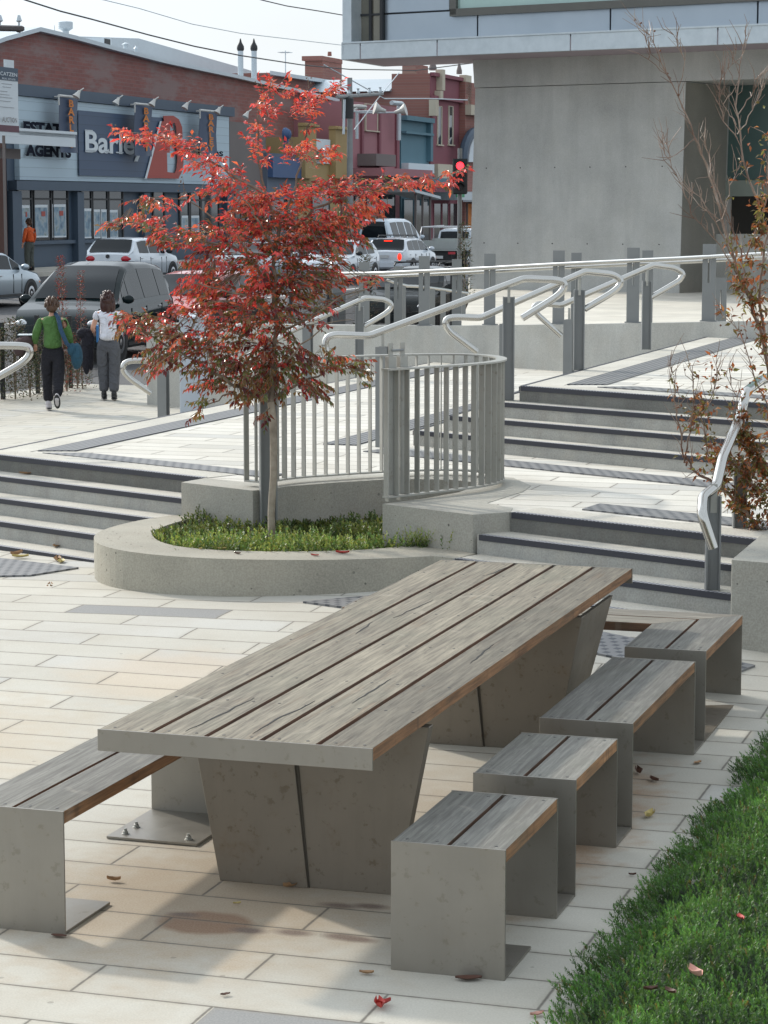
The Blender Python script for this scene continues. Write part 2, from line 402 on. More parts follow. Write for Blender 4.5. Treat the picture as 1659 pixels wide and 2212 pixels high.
for s0, s1, e0, e1 in ((-60, 260, 36, 38.6),):
    mb.hull([SE(s0, e0, .0), SE(s1, e0, .0), SE(s1, e1, .0), SE(s0, e1, .0)], [SE(s0, e0, .40), SE(s1, e0, .40), SE(s1, e1, .43), SE(s0, e1, .43)])
struct('far_footpath', mb, M['coping'])
# a broad sheet of land under and beyond everything, out to the horizon
mb = MB(); mb.add([(-900, -60, -1.2), (900, -60, -1.2), (900, 1500, -1.2), (-900, 1500, -1.2)], [[0, 1, 2, 3]])
struct('ground', mb, plain('land', (.16, .15, .13), .95))
# painted lane line
mb = MB()
for s in range(20, 200, 9):
    mb.add([SE(s, 24.9, ROAD(*SE(s, 25).xy)+.006), SE(s+3.5, 24.9, ROAD(*SE(s, 25).xy)+.006), SE(s+3.5, 25.05, ROAD(*SE(s, 25).xy)+.009), SE(s, 25.05, ROAD(*SE(s, 25).xy)+.009)], [[0, 1, 2, 3]])
struct('road_marking', mb, plain('road_paint', (.7, .7, .68), .7))

# notch in the terrace for the tree pit (inner wall face) and the outer edge of its concrete margin
NOTCH = [(-1.48, 17.31), (-.93, 16.79), (-.80, 16.90), (-.70, 17.05), (-.37, 17.28), (-.02, 17.47), (.23, 17.52), (.48, 17.48), (.64, 17.33), (.66, 17.05), (.52, 16.68), (.28, 16.33), (-.01, 16.02), (.58, 15.45)]
OUTER = [(-1.33, 17.58), (-.95, 17.27), (-.86, 17.40), (-.45, 17.66), (-.1, 17.83), (.25, 17.92), (.65, 17.87), (.96, 17.60), (1.06, 17.1), (.98, 16.73), (.80, 16.32), (.70, 16.08), (.90, 15.75), (.81, 15.57)]
OUTER[-2] = (.86, 15.80)
farW = K0+WD*12.4
def onL(x, y): q = K0+LF*((Vector((x, y, 0))-K0).dot(LF)); return (q.x, q.y)
OUTER[0] = onL(-1.33, 17.58); OUTER[-1] = onL(.81, 15.57)
tp = [tuple(K0.xy)]+OUTER+[onL(*(L0+LF*3.2).xy), (9.5, 9.5), (9.5, 24), tuple((farW+Vector((3.2, -2.0, 0))).xy), tuple(farW.xy)]
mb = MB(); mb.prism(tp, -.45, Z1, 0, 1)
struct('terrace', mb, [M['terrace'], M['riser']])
mb = MB(); band = NOTCH+OUTER[::-1]
mb.prism(band, -.3, Z1+.004)
rw = obj('retaining_wall', mb, M['block'])
setp(rw, 'curved concrete retaining wall round the tree pit, under the railing', 'wall')
bevel_targets = []

def sheet(mb, pts, z, mi=0, th=.012):
    """a thin slab with a real thickness lying on a surface"""
    return mb.prism([(p[0], p[1]) for p in pts], (lambda x, y: (z(x, y) if callable(z) else z)-.02), (lambda x, y: (z(x, y) if callable(z) else z)+th), mi)

def flight(name, label, K, f, n, ztop, segs, west_len, tr, trw, ns, westlabel=None):
    """segs: for each step k (0 = top edge) a list of (t0,t1) spans along f measured from K"""
    t = thing(name, label, 'stairs', (K.x, K.y, ztop-.6))
    for k in range(ns+1):
        z = ztop-RS*k; mb = MB(); nb = MB()
        cK = corner(K, f, n, WD, WN, tr*k, trw*k) if west_len else K+n*(tr*k)
        dep = .33 if k == 0 else tr+.10; depw = .33 if k == 0 else trw+.10
        zt = z+(.004 if k == 0 else 0)
        for (a, b) in segs[k]:
            A0 = K+f*a+n*(tr*k); B0 = K+f*b+n*(tr*k)
            if a <= 0 and west_len:
                inn = corner(cK, f, n, WD, WN, -dep, -depw); A0 = cK; AI = inn
                wl = cK+WD*west_len; wi = inn+WD*west_len
                poly = [wl, A0, B0, B0-n*dep, AI, wi]
                nb.obox(cK+Vector((0, 0, z-.040)), WD*west_len, WN*.006, (0, 0, .038))
                nb.obox(cK+Vector((0, 0, z+.001)), WD*west_len, -WN*.035, (0, 0, .005))
            else:
                poly = [A0, B0, B0-n*dep, A0-n*dep]
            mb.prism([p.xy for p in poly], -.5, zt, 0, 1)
            nb.obox(A0+f*.02+Vector((0, 0, z-.034)), f*((B0-A0).length-.04), n*.007, (0, 0, .037))
            # ribbed upper face of the nosing
            L = (B0-A0).length; q = A0+f*.02
            nb.obox(q+Vector((0, 0, zt-.006)), f*(L-.04), -n*.045, (0, 0, .009), 1)
        s = obj('step', mb, [M['coping'], M['riser']], t)
        obj('nosing', nb, [M['nosing'], M['nosing_top']], s)
    return t
nt = NT('nosing_ribs'); _p = nt.pos(); _u = nt.dot(_p, LF)
_w = nt.math('SINE', nt.math('MULTIPLY', _u, 2*math.pi/.03)); _c = nt.mix(nt.ramp(_w, [(.4, (0, 0, 0)), (.7, (1, 1, 1))]), (.12, .12, .14, 1), (.55, .55, .56, 1))
M['nosing_top'] = nt.fin(_c, .5)
tL = (L0-K0).dot(LF)                                                 # where the right-hand part of the flight starts
def tpar(x, y, k=0): return (Vector((x, y, 0))-K0).dot(LF)
flight('staircase', 'pale concrete steps with black nosings climbing left of the curved planter', K0, LF, LN, Z1,
       [[(0, tpar(-1.33, 17.58))], [(0, tpar(-1.44, 17.30))], [(0, tpar(-1.60, 17.22))], [(0, tpar(-1.88, 16.95))], [(0, tpar(-1.90, 16.65))]], 12.2, TR, .29, 4)
flight('staircase', 'concrete steps with black nosings between the curved planter and the right planter', K0, LF, LN, Z1,
       [[(tpar(.81, 15.57), tL+3.1)], [(tpar(.60, 15.42), tL+2.9)], [(tpar(.45, 15.22), tL+2.7)], [(tpar(.22, 15.1), tL+2.6)]], 0, TR, .29, 3)
tru, trwu = .205, .285
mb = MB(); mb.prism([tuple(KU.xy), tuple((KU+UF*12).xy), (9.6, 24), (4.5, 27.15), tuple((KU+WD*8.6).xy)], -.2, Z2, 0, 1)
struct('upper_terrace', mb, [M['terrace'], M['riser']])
flight('staircase', 'upper flight of concrete steps behind the round railing, below the tall pier', KU, UF, UN, Z2,
       [[(0, 6)], [(0, 6)], [(0, 6)], [(0, 6)]], 8.2, tru, trwu, 3)

# tactile strips
def tactile(name, chevron):
    t = NT(name); p = t.pos()
    if chevron:
        u = t.dot(p, LF); v = t.dot(p, LN)
        su = t.math('SINE', t.math('MULTIPLY', u, 2*math.pi/.075))
        row = t.math('FLOOR', t.math('DIVIDE', v, .05))
        sv = t.math('SINE', t.math('ADD', t.math('MULTIPLY', u, 2*math.pi/.10), t.math('MULTIPLY', row, 3.1416)))
        gap = t.math('ABSOLUTE', t.math('SUBTRACT', t.math('SUBTRACT', t.math('DIVIDE', v, .05), row), .5))
        m = t.math('MULTIPLY', t.ramp(sv, [(.25, (0, 0, 0)), (.5, (1, 1, 1))]), t.math('LESS_THAN', gap, .36))
    else:
        v = t.dot(p, WN); s = t.math('SINE', t.math('MULTIPLY', v, 2*math.pi/.055)); m = t.ramp(s, [(.3, (0, 0, 0)), (.55, (1, 1, 1))])
    c = t.mix(m, (.19, .19, .19, 1), (.07, .075, .085, 1))
    return t.fin(c, .55, 0, t.bump(m, .8, .005))
M['chev'] = tactile('tactile_studs', True); M['rib'] = tactile('tactile_ribs', False)
def strip(name, label, base, f, n, t0, t1, d0, d1, z, mat, cut0=0., cut1=0.):
    mb = MB(); pts = [base+f*(t0+cut0)+n*d0, base+f*(t1+cut1)+n*d0, base+f*t1+n*d1, base+f*t0+n*d1]
    sheet(mb, pts, z, 0, .010); o = struct(name, mb, mat); o['label'] = label; return o
strip('tactile_paving', 'studded strip on the terrace above the left steps', K0, LF, LN, .38, 2.95, -.58, -.33, Z1, M['chev'], .27)
strip('tactile_paving', 'studded strip on the terrace beside the round railing', K0, LF, LN, tL+.28, tL+3.2, -.74, -.42, Z1, M['chev'], -.1)
strip('tactile_paving', 'studded strip at the foot of the upper steps', KU, UF, UN, -.55, 6, .98, 1.30, Z1, M['chev'])
strip('tactile_paving', 'studded strip on the upper terrace', KU, UF, UN, .55, 6, -.62, -.36, Z2, M['chev'], .2)
strip('tactile_paving', 'ribbed strip along the left edge of the terrace', K0, WD, WN, .30, 12.0, -.66, -.36, Z1, M['rib'], .1)
strip('tactile_paving', 'ribbed strip along the left edge of the upper terrace', KU, WD, WN, .28, 8.2, -.66, -.34, Z2, M['rib'], .1)
ku4 = corner(KU, UF, UN, WD, WN, .98, 1.30)
strip('tactile_paving', 'ribbed strip at the foot of the side steps', ku4, WD, WN, 0, 9, .0, .30, Z1, M['rib'])
Gz = lambda x, y: G(x, y)
mb = MB(); sheet(mb, [P(-60, 1205, .06), P(0, 1212, .05), P(170, 1235, .055), P(65, 1250, .055), P(-60, 1252, .05)], Gz); struct('tactile_paving', mb, M['chev'])['label'] = 'studded strip on the plaza below the left steps'
mb = MB(); fpt = [(-.51, 14.82), (-.10, 14.96), (2.05, 12.97), (1.8, 12.68)]
n_ = 8; A_ = [Vector((lerp(-.10, 2.05, i/n_), lerp(14.96, 12.97, i/n_), 0)) for i in range(n_+1)]; B_ = [Vector((lerp(-.51, 1.8, i/n_), lerp(14.82, 12.68, i/n_), 0)) for i in range(n_+1)]
for i in range(n_): sheet(mb, [A_[i], A_[i+1], B_[i+1], B_[i]], Gz)
struct('tactile_paving', mb, M['chev'])['label'] = 'studded strip on the plaza beyond the long table'

# ------------------------------------------------------------------ curved planter with soil
ZP = .34
PO = [(-1.50, 17.42), (-1.68, 17.24), (-1.86, 16.92), (-1.98, 16.55), (-2.0, 16.22), (-1.93, 15.88), (-1.76, 15.58), (-1.5, 15.36), (-1.2, 15.22), (-.9, 15.15), (-.46, 15.12), (0, 15.19), (.32, 15.30), (.47, 15.205)]
PI_ = [(-1.36, 17.26), (-1.50, 16.98), (-1.60, 16.6), (-1.60, 16.3), (-1.53, 16.0), (-1.39, 15.76), (-1.22, 15.64), (-1.08, 15.57), (-.7, 15.50), (-.24, 15.55), (0, 15.66), (.17, 15.79), (.40, 15.64), (.60, 15.42)]
def smooth_poly(pts, it=2):
    for _ in range(it):
        q = [pts[0]]
        for a, b in zip(pts, pts[1:]):
            q += [(a[0]*.75+b[0]*.25, a[1]*.75+b[1]*.25), (a[0]*.25+b[0]*.75, a[1]*.25+b[1]*.75)]
        pts = q+[pts[-1]]
    return pts
mb = MB(); po = smooth_poly(PO[:-1])+[PO[-1]]; pi_ = smooth_poly(PI_)
mb.prism(po+pi_[::-1], -.2, ZP+.003)
cp = thing('garden_planter', 'low curved concrete planter with the red-leaved tree', 'planter', (-.7, 15.9, .05))
obj('planter_wall', mb, M['planter'], cp, bevel=.006)
mb = MB(); mb.prism(pi_+[(.58, 15.46), (-.0, 16.1)]+[(x, y) for x, y in NOTCH[:-1]][::-1], 0, ZP-.05)
M['soil'] = plain('soil', (.075, .05, .035), .95, 0, .4, 20, .6)
obj('soil', mb, M['soil'], cp)
# right planter
c0 = P(1580, 1211, .6).xy.to_3d(); rd = azv(121)
rp = thing('garden_planter', 'square-cornered concrete planter at the right with the thin twiggy tree', 'planter', (c0.x+1, c0.y+.2, .18))
mb = MB(); c1 = c0+AX*1.9; c2 = c1+rd*3; c3_ = c0+rd*3
mb.prism([c0.xy, c3_.xy, c2.xy, c1.xy], -.1, .604)
for a, b in (): pass
obj('planter_wall', mb, M['block'], rp, bevel=.006)
mb = MB(); i0 = c0+AX*.22+rd*.26; i1 = c0+AX*1.6+rd*.26
mb.prism([i0.xy, (i0+rd*2.4).xy, (i1+rd*2.4).xy, i1.xy], .5, .612); obj('soil', mb, M['soil'], rp)

# ------------------------------------------------------------------ ramp wall, forecourt, slotted posts and rails
WL = [Vector((-3.5, 35.2, 0)), Vector((.65, 31.0, 0)), Vector((2.25, 29.2, 0)), Vector((3.65, 27.8, 0)), Vector((4.36, 27.1, 0)), Vector((9.5, 22.0, 0))]
def wall_at(px):                      # where the sight line of picture column px meets the wall's line
    for a, b in zip(WL, WL[1:]):
        k = (px-CX)/FPX*1.0075
        # x = k*y
        d = b-a; den = d.x-k*d.y
        t = (k*a.y-a.x)/den
        if 0 <= t <= 1: return a+d*t
    return WL[-1]
def wtop(p): return lerp(1.06, 1.31, (p.x-.65)/3.71) if p.x > .65 else lerp(.90, 1.06, max(0, (p.x+3.5)/4.15))
wn = Vector((.72, .69, 0))
mb = MB()
for i, (a, b) in enumerate(zip(WL, WL[1:])):
    mb.hull([a+Vector((0, 0, -.5)), b+Vector((0, 0, -.5)), b+wn*.22+Vector((0, 0, -.5)), a+wn*.22+Vector((0, 0, -.5))],
            [a+Vector((0, 0, wtop(a))), b+Vector((0, 0, wtop(b))), b+wn*.22+Vector((0, 0, wtop(b))), a+wn*.22+Vector((0, 0, wtop(a)))])
setp(obj('ramp_wall', mb, M['lowwall']), 'long low concrete wall of the ramp, behind the handrails', 'wall')
FZ = 1.0
fl = [P(872, 698, FZ), P(1012, 655, FZ)]
mb = MB(); mb.prism([(.95, 31.2), (2.3, 29.45), (4.4, 27.3), (9.5, 22.3), (40, 30), (40, 75), (8, 75), tuple(P(1012, 600, FZ).xy), tuple(fl[1].xy)], -.5, FZ)
struct('forecourt', mb, concrete('forecourt_concrete', (.60, .57, .50), streak=.0))
def slot_post(px, yb, yt, w, base, zb, name, label, group):
    h = V(px, yt, base.y).z-zb
    t = thing(name, label, 'post', (base.x, base.y, zb), group)
    u = Vector((.97, -.24, 0)); n = Vector((.24, .97, 0)); o = Vector((base.x, base.y, zb)); z0 = Vector((0, 0, 1))
    mb = MB(); hs = h*.30
    for s_ in (-1, 1):
        pass
    # plate with a slot: two full strips, a lower and an upper filler
    mb.obox(o-u*w/2-n*.01, u*(w*.40), n*.02, z0*h)
    mb.obox(o+u*w*.10-n*.01, u*(w*.40), n*.02, z0*h)
    mb.obox(o-u*w*.10-n*.0095, u*(w*.20), n*.019, z0*(h*.50))
    mb.obox(o-u*w*.10-n*.0095+z0*(h*.80), u*(w*.20), n*.019, z0*(h*.20))
    obj('post_plate', mb, M['post'], t)
    mb = MB(); mb.obox(o-u*.005+n*.01, u*.01, n*.08, z0*h*.93); obj('web_plate', mb, M['post'], t)
    mb = MB(); mb.obox(o-u*(w/2+.02)-n*.03, u*(w+.04), n*.12, z0*.012); obj('base_plate', mb, M['post'], t)
    return t
fr = [(777, 700, 566, .14), (905, 697, 553, .145), (1045, 694, 548, .145), (1192, 692, 541, .145), (1351, 690, 535, .15), (1513, 688, 527, .155)]
nm = ['first slotted steel post, half hidden behind the red tree', 'slotted steel post on the low wall in front of the dark car', 'slotted steel post on the low wall just left of the long handrail bend', 'slotted steel post on the low wall in the middle of the pier', 'slotted steel post standing between the two right handrail bends', 'tallest slotted steel post at the far right, beside the dark opening']
for (px, yb, yt, w), l in zip(fr, nm):
    p = wall_at(px)+wn*.09; slot_post(px, yb, yt, w, p, wtop(p), 'slotted_post', l, 'slotted posts along the ramp wall')
bk = [(985, 697, 560, .13), (1240, 690, 546, .13), (1392, 688, 541, .135), (1550, 686, 600, .13), (860, 700, 575, .12)]
nm = ['rear slotted post seen just left of the pier edge', 'rear slotted post beyond the long handrail bend', 'rear slotted post beyond the last handrail post', 'short rear post right of the tallest slotted post', 'rear slotted post in front of the white wagon roof']
for (px, yb, yt, w), l in zip(bk, nm):
    q = wall_at(px); f = (q.y+1.3)/q.y; p = Vector((q.x*f, q.y+1.3, 0)); slot_post(px, yb, yt, w, p, FZ if px > 900 else .9, 'slotted_post', l, 'slotted posts on the far side of the ramp')
def ramp_rail(pts, dy, r, label):
    path = []
    for x, y in pts:
        q = wall_at(x); path.append(V(x, y, q.y+dy))
    mb = MB(); mb.tube(path, r, 10); o = obj('ramp_handrail', mb, M['tube'], smooth=True); setp(o, label, 'handrail'); return o
ramp_rail([(690, 592), (829, 590), (1010, 581.5), (1200, 571), (1350, 564), (1475, 558), (1660, 548)], .06, .026, 'upper of the two long steel rails crossing the slotted posts')
ramp_rail([(700, 598), (850, 596), (1010, 588.5), (1200, 578), (1350, 571), (1475, 565.5), (1660, 555.5)], 1.25, .026, 'lower of the two long steel rails crossing the slotted posts')
# lower leg of the ramp, seen through the posts
t = thing('ramp_handrail', 'short steel rail on thin posts sloping down in front of the dark car', 'handrail', (V(930, 700, 36).x, 36, .6))
mb = MB(); mb.tube([V(835, 604, 36), V(854, 611, 36), V(880, 618, 36), V(905, 619, 36), V(952, 625, 36), V(1012, 634, 36)], .024, 8); obj('rail', mb, M['tube'], t, smooth=True)
for x in (837, 871, 934, 957, 1000):
    mb = MB(); b = V(x, 700, 36); tt = V(x, 618+(x-880)*.12, 36); mb.box(b.x-.04, b.x+.04, 35.98, 36.02, .3, tt.z); obj('rail_post', mb, M['post'], t)

# ------------------------------------------------------------------ handrails on the stair flights
def hpost(mbs, base, zt, name='post'):
    """H-section column"""
    u = Vector((.95, -.31, 0)); n = Vector((.31, .95, 0)); o = Vector(base); w = .10; h = zt-base[2]; z0 = Vector((0, 0, 1))
    mb = MB()
    mb.obox(o-u*w/2-n*w/2, u*w, n*.009, z0*h); mb.obox(o-u*w/2+n*(w/2-.009), u*w, n*.009, z0*h)
    mb.obox(o-u*.005-n*(w/2-.009), u*.01, n*(w-.018), z0*(h-.002))
    return mb
def hpost2(base, zt, ang=0., w=.10):
    """H column turned so that its channel faces the viewer's right"""
    u = azv(107+ang); n = azv(17+ang); o = Vector(base); h = zt-base[2]; z0 = Vector((0, 0, 1)); mb = MB()
    mb.obox(o-u*w/2-n*w/2, u*.010, n*w, z0*h); mb.obox(o+u*(w/2-.010)-n*w/2, u*.010, n*w, z0*h)
    mb.obox(o-u*(w/2-.010)-n*.005, u*(w-.02), n*.01, z0*(h-.002)); return mb
def bez(pts, n=6, rad=.12):
    """round the corners of a polyline"""
    out = [pts[0]]
    for i in range(1, len(pts)-1):
        a, b, c = pts[i-1], pts[i], pts[i+1]
        rd_ = rad if (b-a).normalized().dot((c-b).normalized()) < .80 else min(rad, .035)
        r1 = min(rd_, (b-a).length*.48); r2 = min(rd_, (c-b).length*.48)
        p = b+(a-b).normalized()*r1; q = b+(c-b).normalized()*r2
        for j in range(n+1):
            t = j/n; out.append(p*(1-t)**2+b*2*t*(1-t)+q*t*t)
    return out+[pts[-1]]
def rail(label, pts, X0, Y0, posts, r=.031, slope=.18, rad=.13):
    path = []
    for x, y in pts:
        Y = Y0
        for _ in range(4):
            p = V(x, y, Y); Y = Y0+slope*(p.x-X0)
        path.append(V(x, y, Y))
    t = thing('stair_handrail', label, 'handrail', (path[0].x, Y0, 0))
    mb = MB(); mb.tube(bez(path, 5, rad), r, 14); obj('rail', mb, M['tube'], t, smooth=True)
    for (bx, by, bz, ytop, kind) in posts:
        zt = V(CX+bx/by*FPX, ytop, by).z
        m = hpost(None, (bx, by, bz), zt) if kind == 0 else hpost2((bx, by, bz), zt, -15)
        pst = obj('post', m, M['post'], t)
        mb = MB(); mb.obox((bx-.012, by-.02, zt-.05), (.024, 0, 0), (0, .04, 0), (0, 0, .17 if kind < 2 else .2)); obj('bracket', mb, M['galv'], pst)
    return t
rail('longest bright steel handrail, from the round railing up to the first grey post', [(712, 775), (702, 752), (704, 730), (722, 723), (797, 725.7), (1132, 601.8), (1200, 604.6), (1222, 610), (1214, 634), (1127.7, 687.5)], 1.05, 20.15,
     [(-.01, 19.96, Z1, 749, 0), (1.05, 20.15, Z2-RS, 641, 1)])
rail('middle steel handrail behind the first grey post, with both hooked ends showing', [(1030, 760), (972.5, 717.3), (960, 700), (968, 684), (1037, 687), (1264, 586.4), (1321.5, 592), (1343, 603), (1336, 624), (1262.5, 667.8)], 1.78, 22.07,
     [(1.12, 21.95, Z1, 699, 0), (1.80, 22.07, Z2, 626, 1)])
rail('rightmost and farthest of the three steel handrails beside the upper steps', [(1212, 725.4), (1160, 679), (1151, 664), (1164, 655), (1212, 659.4), (1411.4, 572.3), (1456.3, 578.5), (1478, 590), (1468, 606), (1405.8, 642.5)], 2.76, 25.34,
     [(1.95, 25.2, Z1, 690, 0), (2.78, 25.34, Z2, 607, 1)])
rail('steel handrail half hidden by the red leaves, hooked end below the dark car', [(500, 790), (621, 720), (686, 689), (790, 643), (829, 646.5), (848, 656), (842, 672), (787, 704.7)], -.29, 28.3,
     [(-.29, 28.3, Z1, 662, 1), (-.9, 28.2, .0, 700, 0)])
rail('steel handrail end with a hook, low down beside the red leaves', [(325.8, 849.3), (281, 818), (264, 800), (270, 779), (330, 779), (530, 700), (600, 702)], -2.35, 25.5,
     [(-2.36, 25.5, -.12, 800, 0), (-1.25, 25.7, Z1, 730, 1)])
rail('fat steel handrail loop coming in at the left edge of the picture', [(-420, 905), (-90, 745), (42, 746.8), (66, 750), (62, 776), (-10, 817.5)], -3.2, 19.7,
     [(-3.6, 19.65, Z1-.25, 790, 1)])
# right rail beside the planter, running up the flight
t = thing('stair_handrail', 'steel handrail zigzagging up the lower steps beside the twiggy tree', 'handrail', (1.94, 13.94, .2))
pp = [V(1540.8, 1184, 13.7), V(1516, 1110, 13.7), V(1518, 1074, 13.85), V(1547, 1050, 13.98), V(1561, 988, 14.2), V(1597, 905, 14.75), V(1612, 846, 15.0), V(1640, 824, 15.5), V(1720, 790, 16.2)]
mb = MB(); mb.tube(bez(pp, 5, .05), .031, 14); obj('rail', mb, M['tube'], t, smooth=True)
for (bx, by, bz, zt, xx) in ((1.94, 13.94, .15, .90, 0), (2.23, 14.85, .4, .98, 1)):
    ps = obj('post', hpost2((bx, by, bz), zt, -15, .085), M['post'], t)
    mb = MB(); mb.obox((bx-.02, by-.01, zt-.10), (.04, 0, 0), (0, .012, 0), (0, 0, .17)); obj('bracket', mb, M['galv'], ps)

# ------------------------------------------------------------------ round railing (balustrade)
RC = [(-.99, 17.09), (-.88, 17.0), (-.80, 17.08), (-.71, 17.22), (-.55, 17.36), (-.37, 17.46), (-.18, 17.58), (0, 17.67), (.2, 17.76), (.4, 17.80), (.58, 17.79), (.73, 17.68), (.83, 17.5), (.86, 17.25), (.82, 17.0), (.72, 16.79), (.58, 16.62), (.43, 16.48), (.19, 16.25), (-.01, 16.08)]
def resample(pts, d):
    pts = [Vector((p[0], p[1], 0)) for p in pts]; out = [pts[0]]; acc = 0; L = []
    for a, b in zip(pts, pts[1:]):
        l = (b-a).length; t = d-acc
        while t <= l:
            out.append(a+(b-a)*(t/l)); t += d
        acc = l-(t-d)
    return out
def ribbon(mb, pts, w, z0, z1):
    n = len(pts); vs = []
    for i in range(n):
        t = (pts[min(n-1, i+1)]-pts[max(0, i-1)]).normalized(); m = Vector((-t.y, t.x, 0))
        for s_, z in ((-1, z0), (1, z0), (1, z1), (-1, z1)): vs.append(pts[i]+m*(s_*w/2)+Vector((0, 0, z)))
    fs = [[i*4+j, i*4+(j+1) % 4, (i+1)*4+(j+1) % 4, (i+1)*4+j] for i in range(n-1) for j in range(4)]
    mb.add(vs, fs+[[3, 2, 1, 0], [(n-1)*4+k for k in range(4)]])
rl = thing('balustrade', 'round-ended galvanised railing of flat bars above the tree pit', 'railing', (.2, 17, Z1))
rs = smooth_poly(RC, 2); rv = resample(rs, .04)
mb = MB(); ribbon(mb, rv, .075, 1.492, 1.504); obj('top_rail', mb, M['galv'], rl)
mb = MB(); ribbon(mb, rv, .055, .625, .637); obj('bottom_rail', mb, M['galv'], rl)
bars = resample(rs, .094)
for i, p in enumerate(bars):
    a = bars[max(0, i-1)]; b = bars[min(len(bars)-1, i+1)]; t_ = (b-a).normalized(); m = Vector((-t_.y, t_.x, 0))
    w = .046 if i > 1 else .05
    mb = MB(); mb.obox(p-m*w/2-t_*.004+Vector((0, 0, .637)), m*w, t_*.008, (0, 0, 1.492-.637)); obj('bar', mb, M['galv'], rl)
for (x, y) in ((.045, 16.2), (.125, 16.28)):
    mb = MB(); u = azv(60); n = azv(150); o = Vector((x, y, Z1)); mb.obox(o-u*.03-n*.025, u*.06, n*.05, (0, 0, .99))
    mb.obox(o-u*.018-n*.004+Vector((0, 0, .95)), u*.036, n*.008, (0, 0, .13)); obj('railing_post', mb, M['galv'], rl)
mb = MB(); mb.tube([(.05, 16.2, 1.62), (.13, 16.28, 1.62)], .009, 8); obj('bolt', mb, M['post'], rl)
mb = hpost2((-.82, 16.80, .26), 1.48, -25, .12); obj('railing_post', mb, M['post'], rl)
# ------------------------------------------------------------------ long table
HT = .731; TLn, TWd = 4.356, 1.026
t = thing('picnic_table', 'long table of weathered grey planks on folded steel legs', 'table', W(TLn/2, TWd/2))
pw = .188; gap = (TWd-5*pw)/4
M['screw'] = plain('screw_head', (.10, .095, .09), .4, .8)
def planks(parent, a0, a1, b0, n, w, g, z0, z1, mt, ms, along='a', screws=(), name='plank', miter=None):
    for i in range(n):
        b = b0+i*(w+g); mb = MB()
        if along == 'a':
            a1_ = a1; q = [(a0, b), (a1, b), (a1, b+w), (a0, b+w)]
        else:
            q = [(b, a0), (b+w, a0), (b+w, a1), (b, a1)]
        if miter: q = miter(i, q)
        # top, sides
        pt = [W(x, y) for x, y in q]; nn = 24
        mb.prism([p.xy for p in pt], z0, z1, 0, 1)
        o = obj(name, mb, [mt, ms if (i == n-1 or along == 'b') else M['wood_gap_shade']], parent, bevel=.003, seg=2)
        sm = MB()
        for sa in screws:
            for fb in (.22, .78):
                c = W(sa, b+w*fb, z1) if along == 'a' else W(b+w*fb, sa, z1)
                sm.lathe(c-Vector((0, 0, .002)), [(.0062, 0), (.0062, .0030), (.0035, .0034)], 8)
        if screws: obj('screw', sm, M['screw'], o)
planks(t, .006, TLn-.006, 0, 5, pw, gap, HT-.046, HT, M['wood_a'], M['wood_side'], screws=(.05, .62, 1.1, 1.9, 2.7, 3.3, 3.9, 4.30))
def plate(mb, a0, a1, b0, b1, z0, z1): return mb.obox(W(a0, b0, z0), AX*(a1-a0), BX*(b1-b0), (0, 0, z1-z0))
for a in (-.002, TLn-.006):
    mb = MB(); plate(mb, a, a+.008, -.004, TWd+.004, HT-.077, HT+.001); obj('end_cap', mb, M['steel'], t, bevel=.001)
mb = MB()
for b in (.05, .49, .93): plate(mb, .02, TLn-.02, b, b+.05, HT-.072, HT-.048)
obj('underframe', mb, M['steel_leg'], t)
def crack(a0, b0, n, da, db, seed):                        # a split in the plank, a dark sliver standing a hair proud
    rnd = random.Random(seed); a, b = a0, b0; mb = MB(); L = []; Rr = []
    for i in range(n+1):
        w = .0035*math.sin(math.pi*(i/n))+.0006
        L.append(W(a, b-w, HT+.0008)); Rr.append(W(a, b+w, HT+.0008)); a += da; b += db+rnd.uniform(-.006, .006)
    for i in range(n): mb.hull([L[i], L[i+1], Rr[i+1], Rr[i]], [p+Vector((0, 0, .0006)) for p in (L[i], L[i+1], Rr[i+1], Rr[i])])
    return mb
for (a0, b0, n, da, db, sd) in ((.06, .31, 14, .045, .002, 1), (2.55, .30, 12, .045, .002, 2), (2.1, .27, 8, .04, -.002, 3), (.10, .55, 12, .05, .003, 4), (3.9, .37, 8, .04, .004, 6), (.7, .72, 10, .05, .002, 7), (1.6, .93, 9, .05, -.002, 8)):
    obj('wood_crack', crack(a0, b0, n, da, db, sd), M['dark'], t)
M['seam'] = plain('seam_shade', (.07, .06, .045), .7)  # dark colour paints the shade in the fold between the leg shells
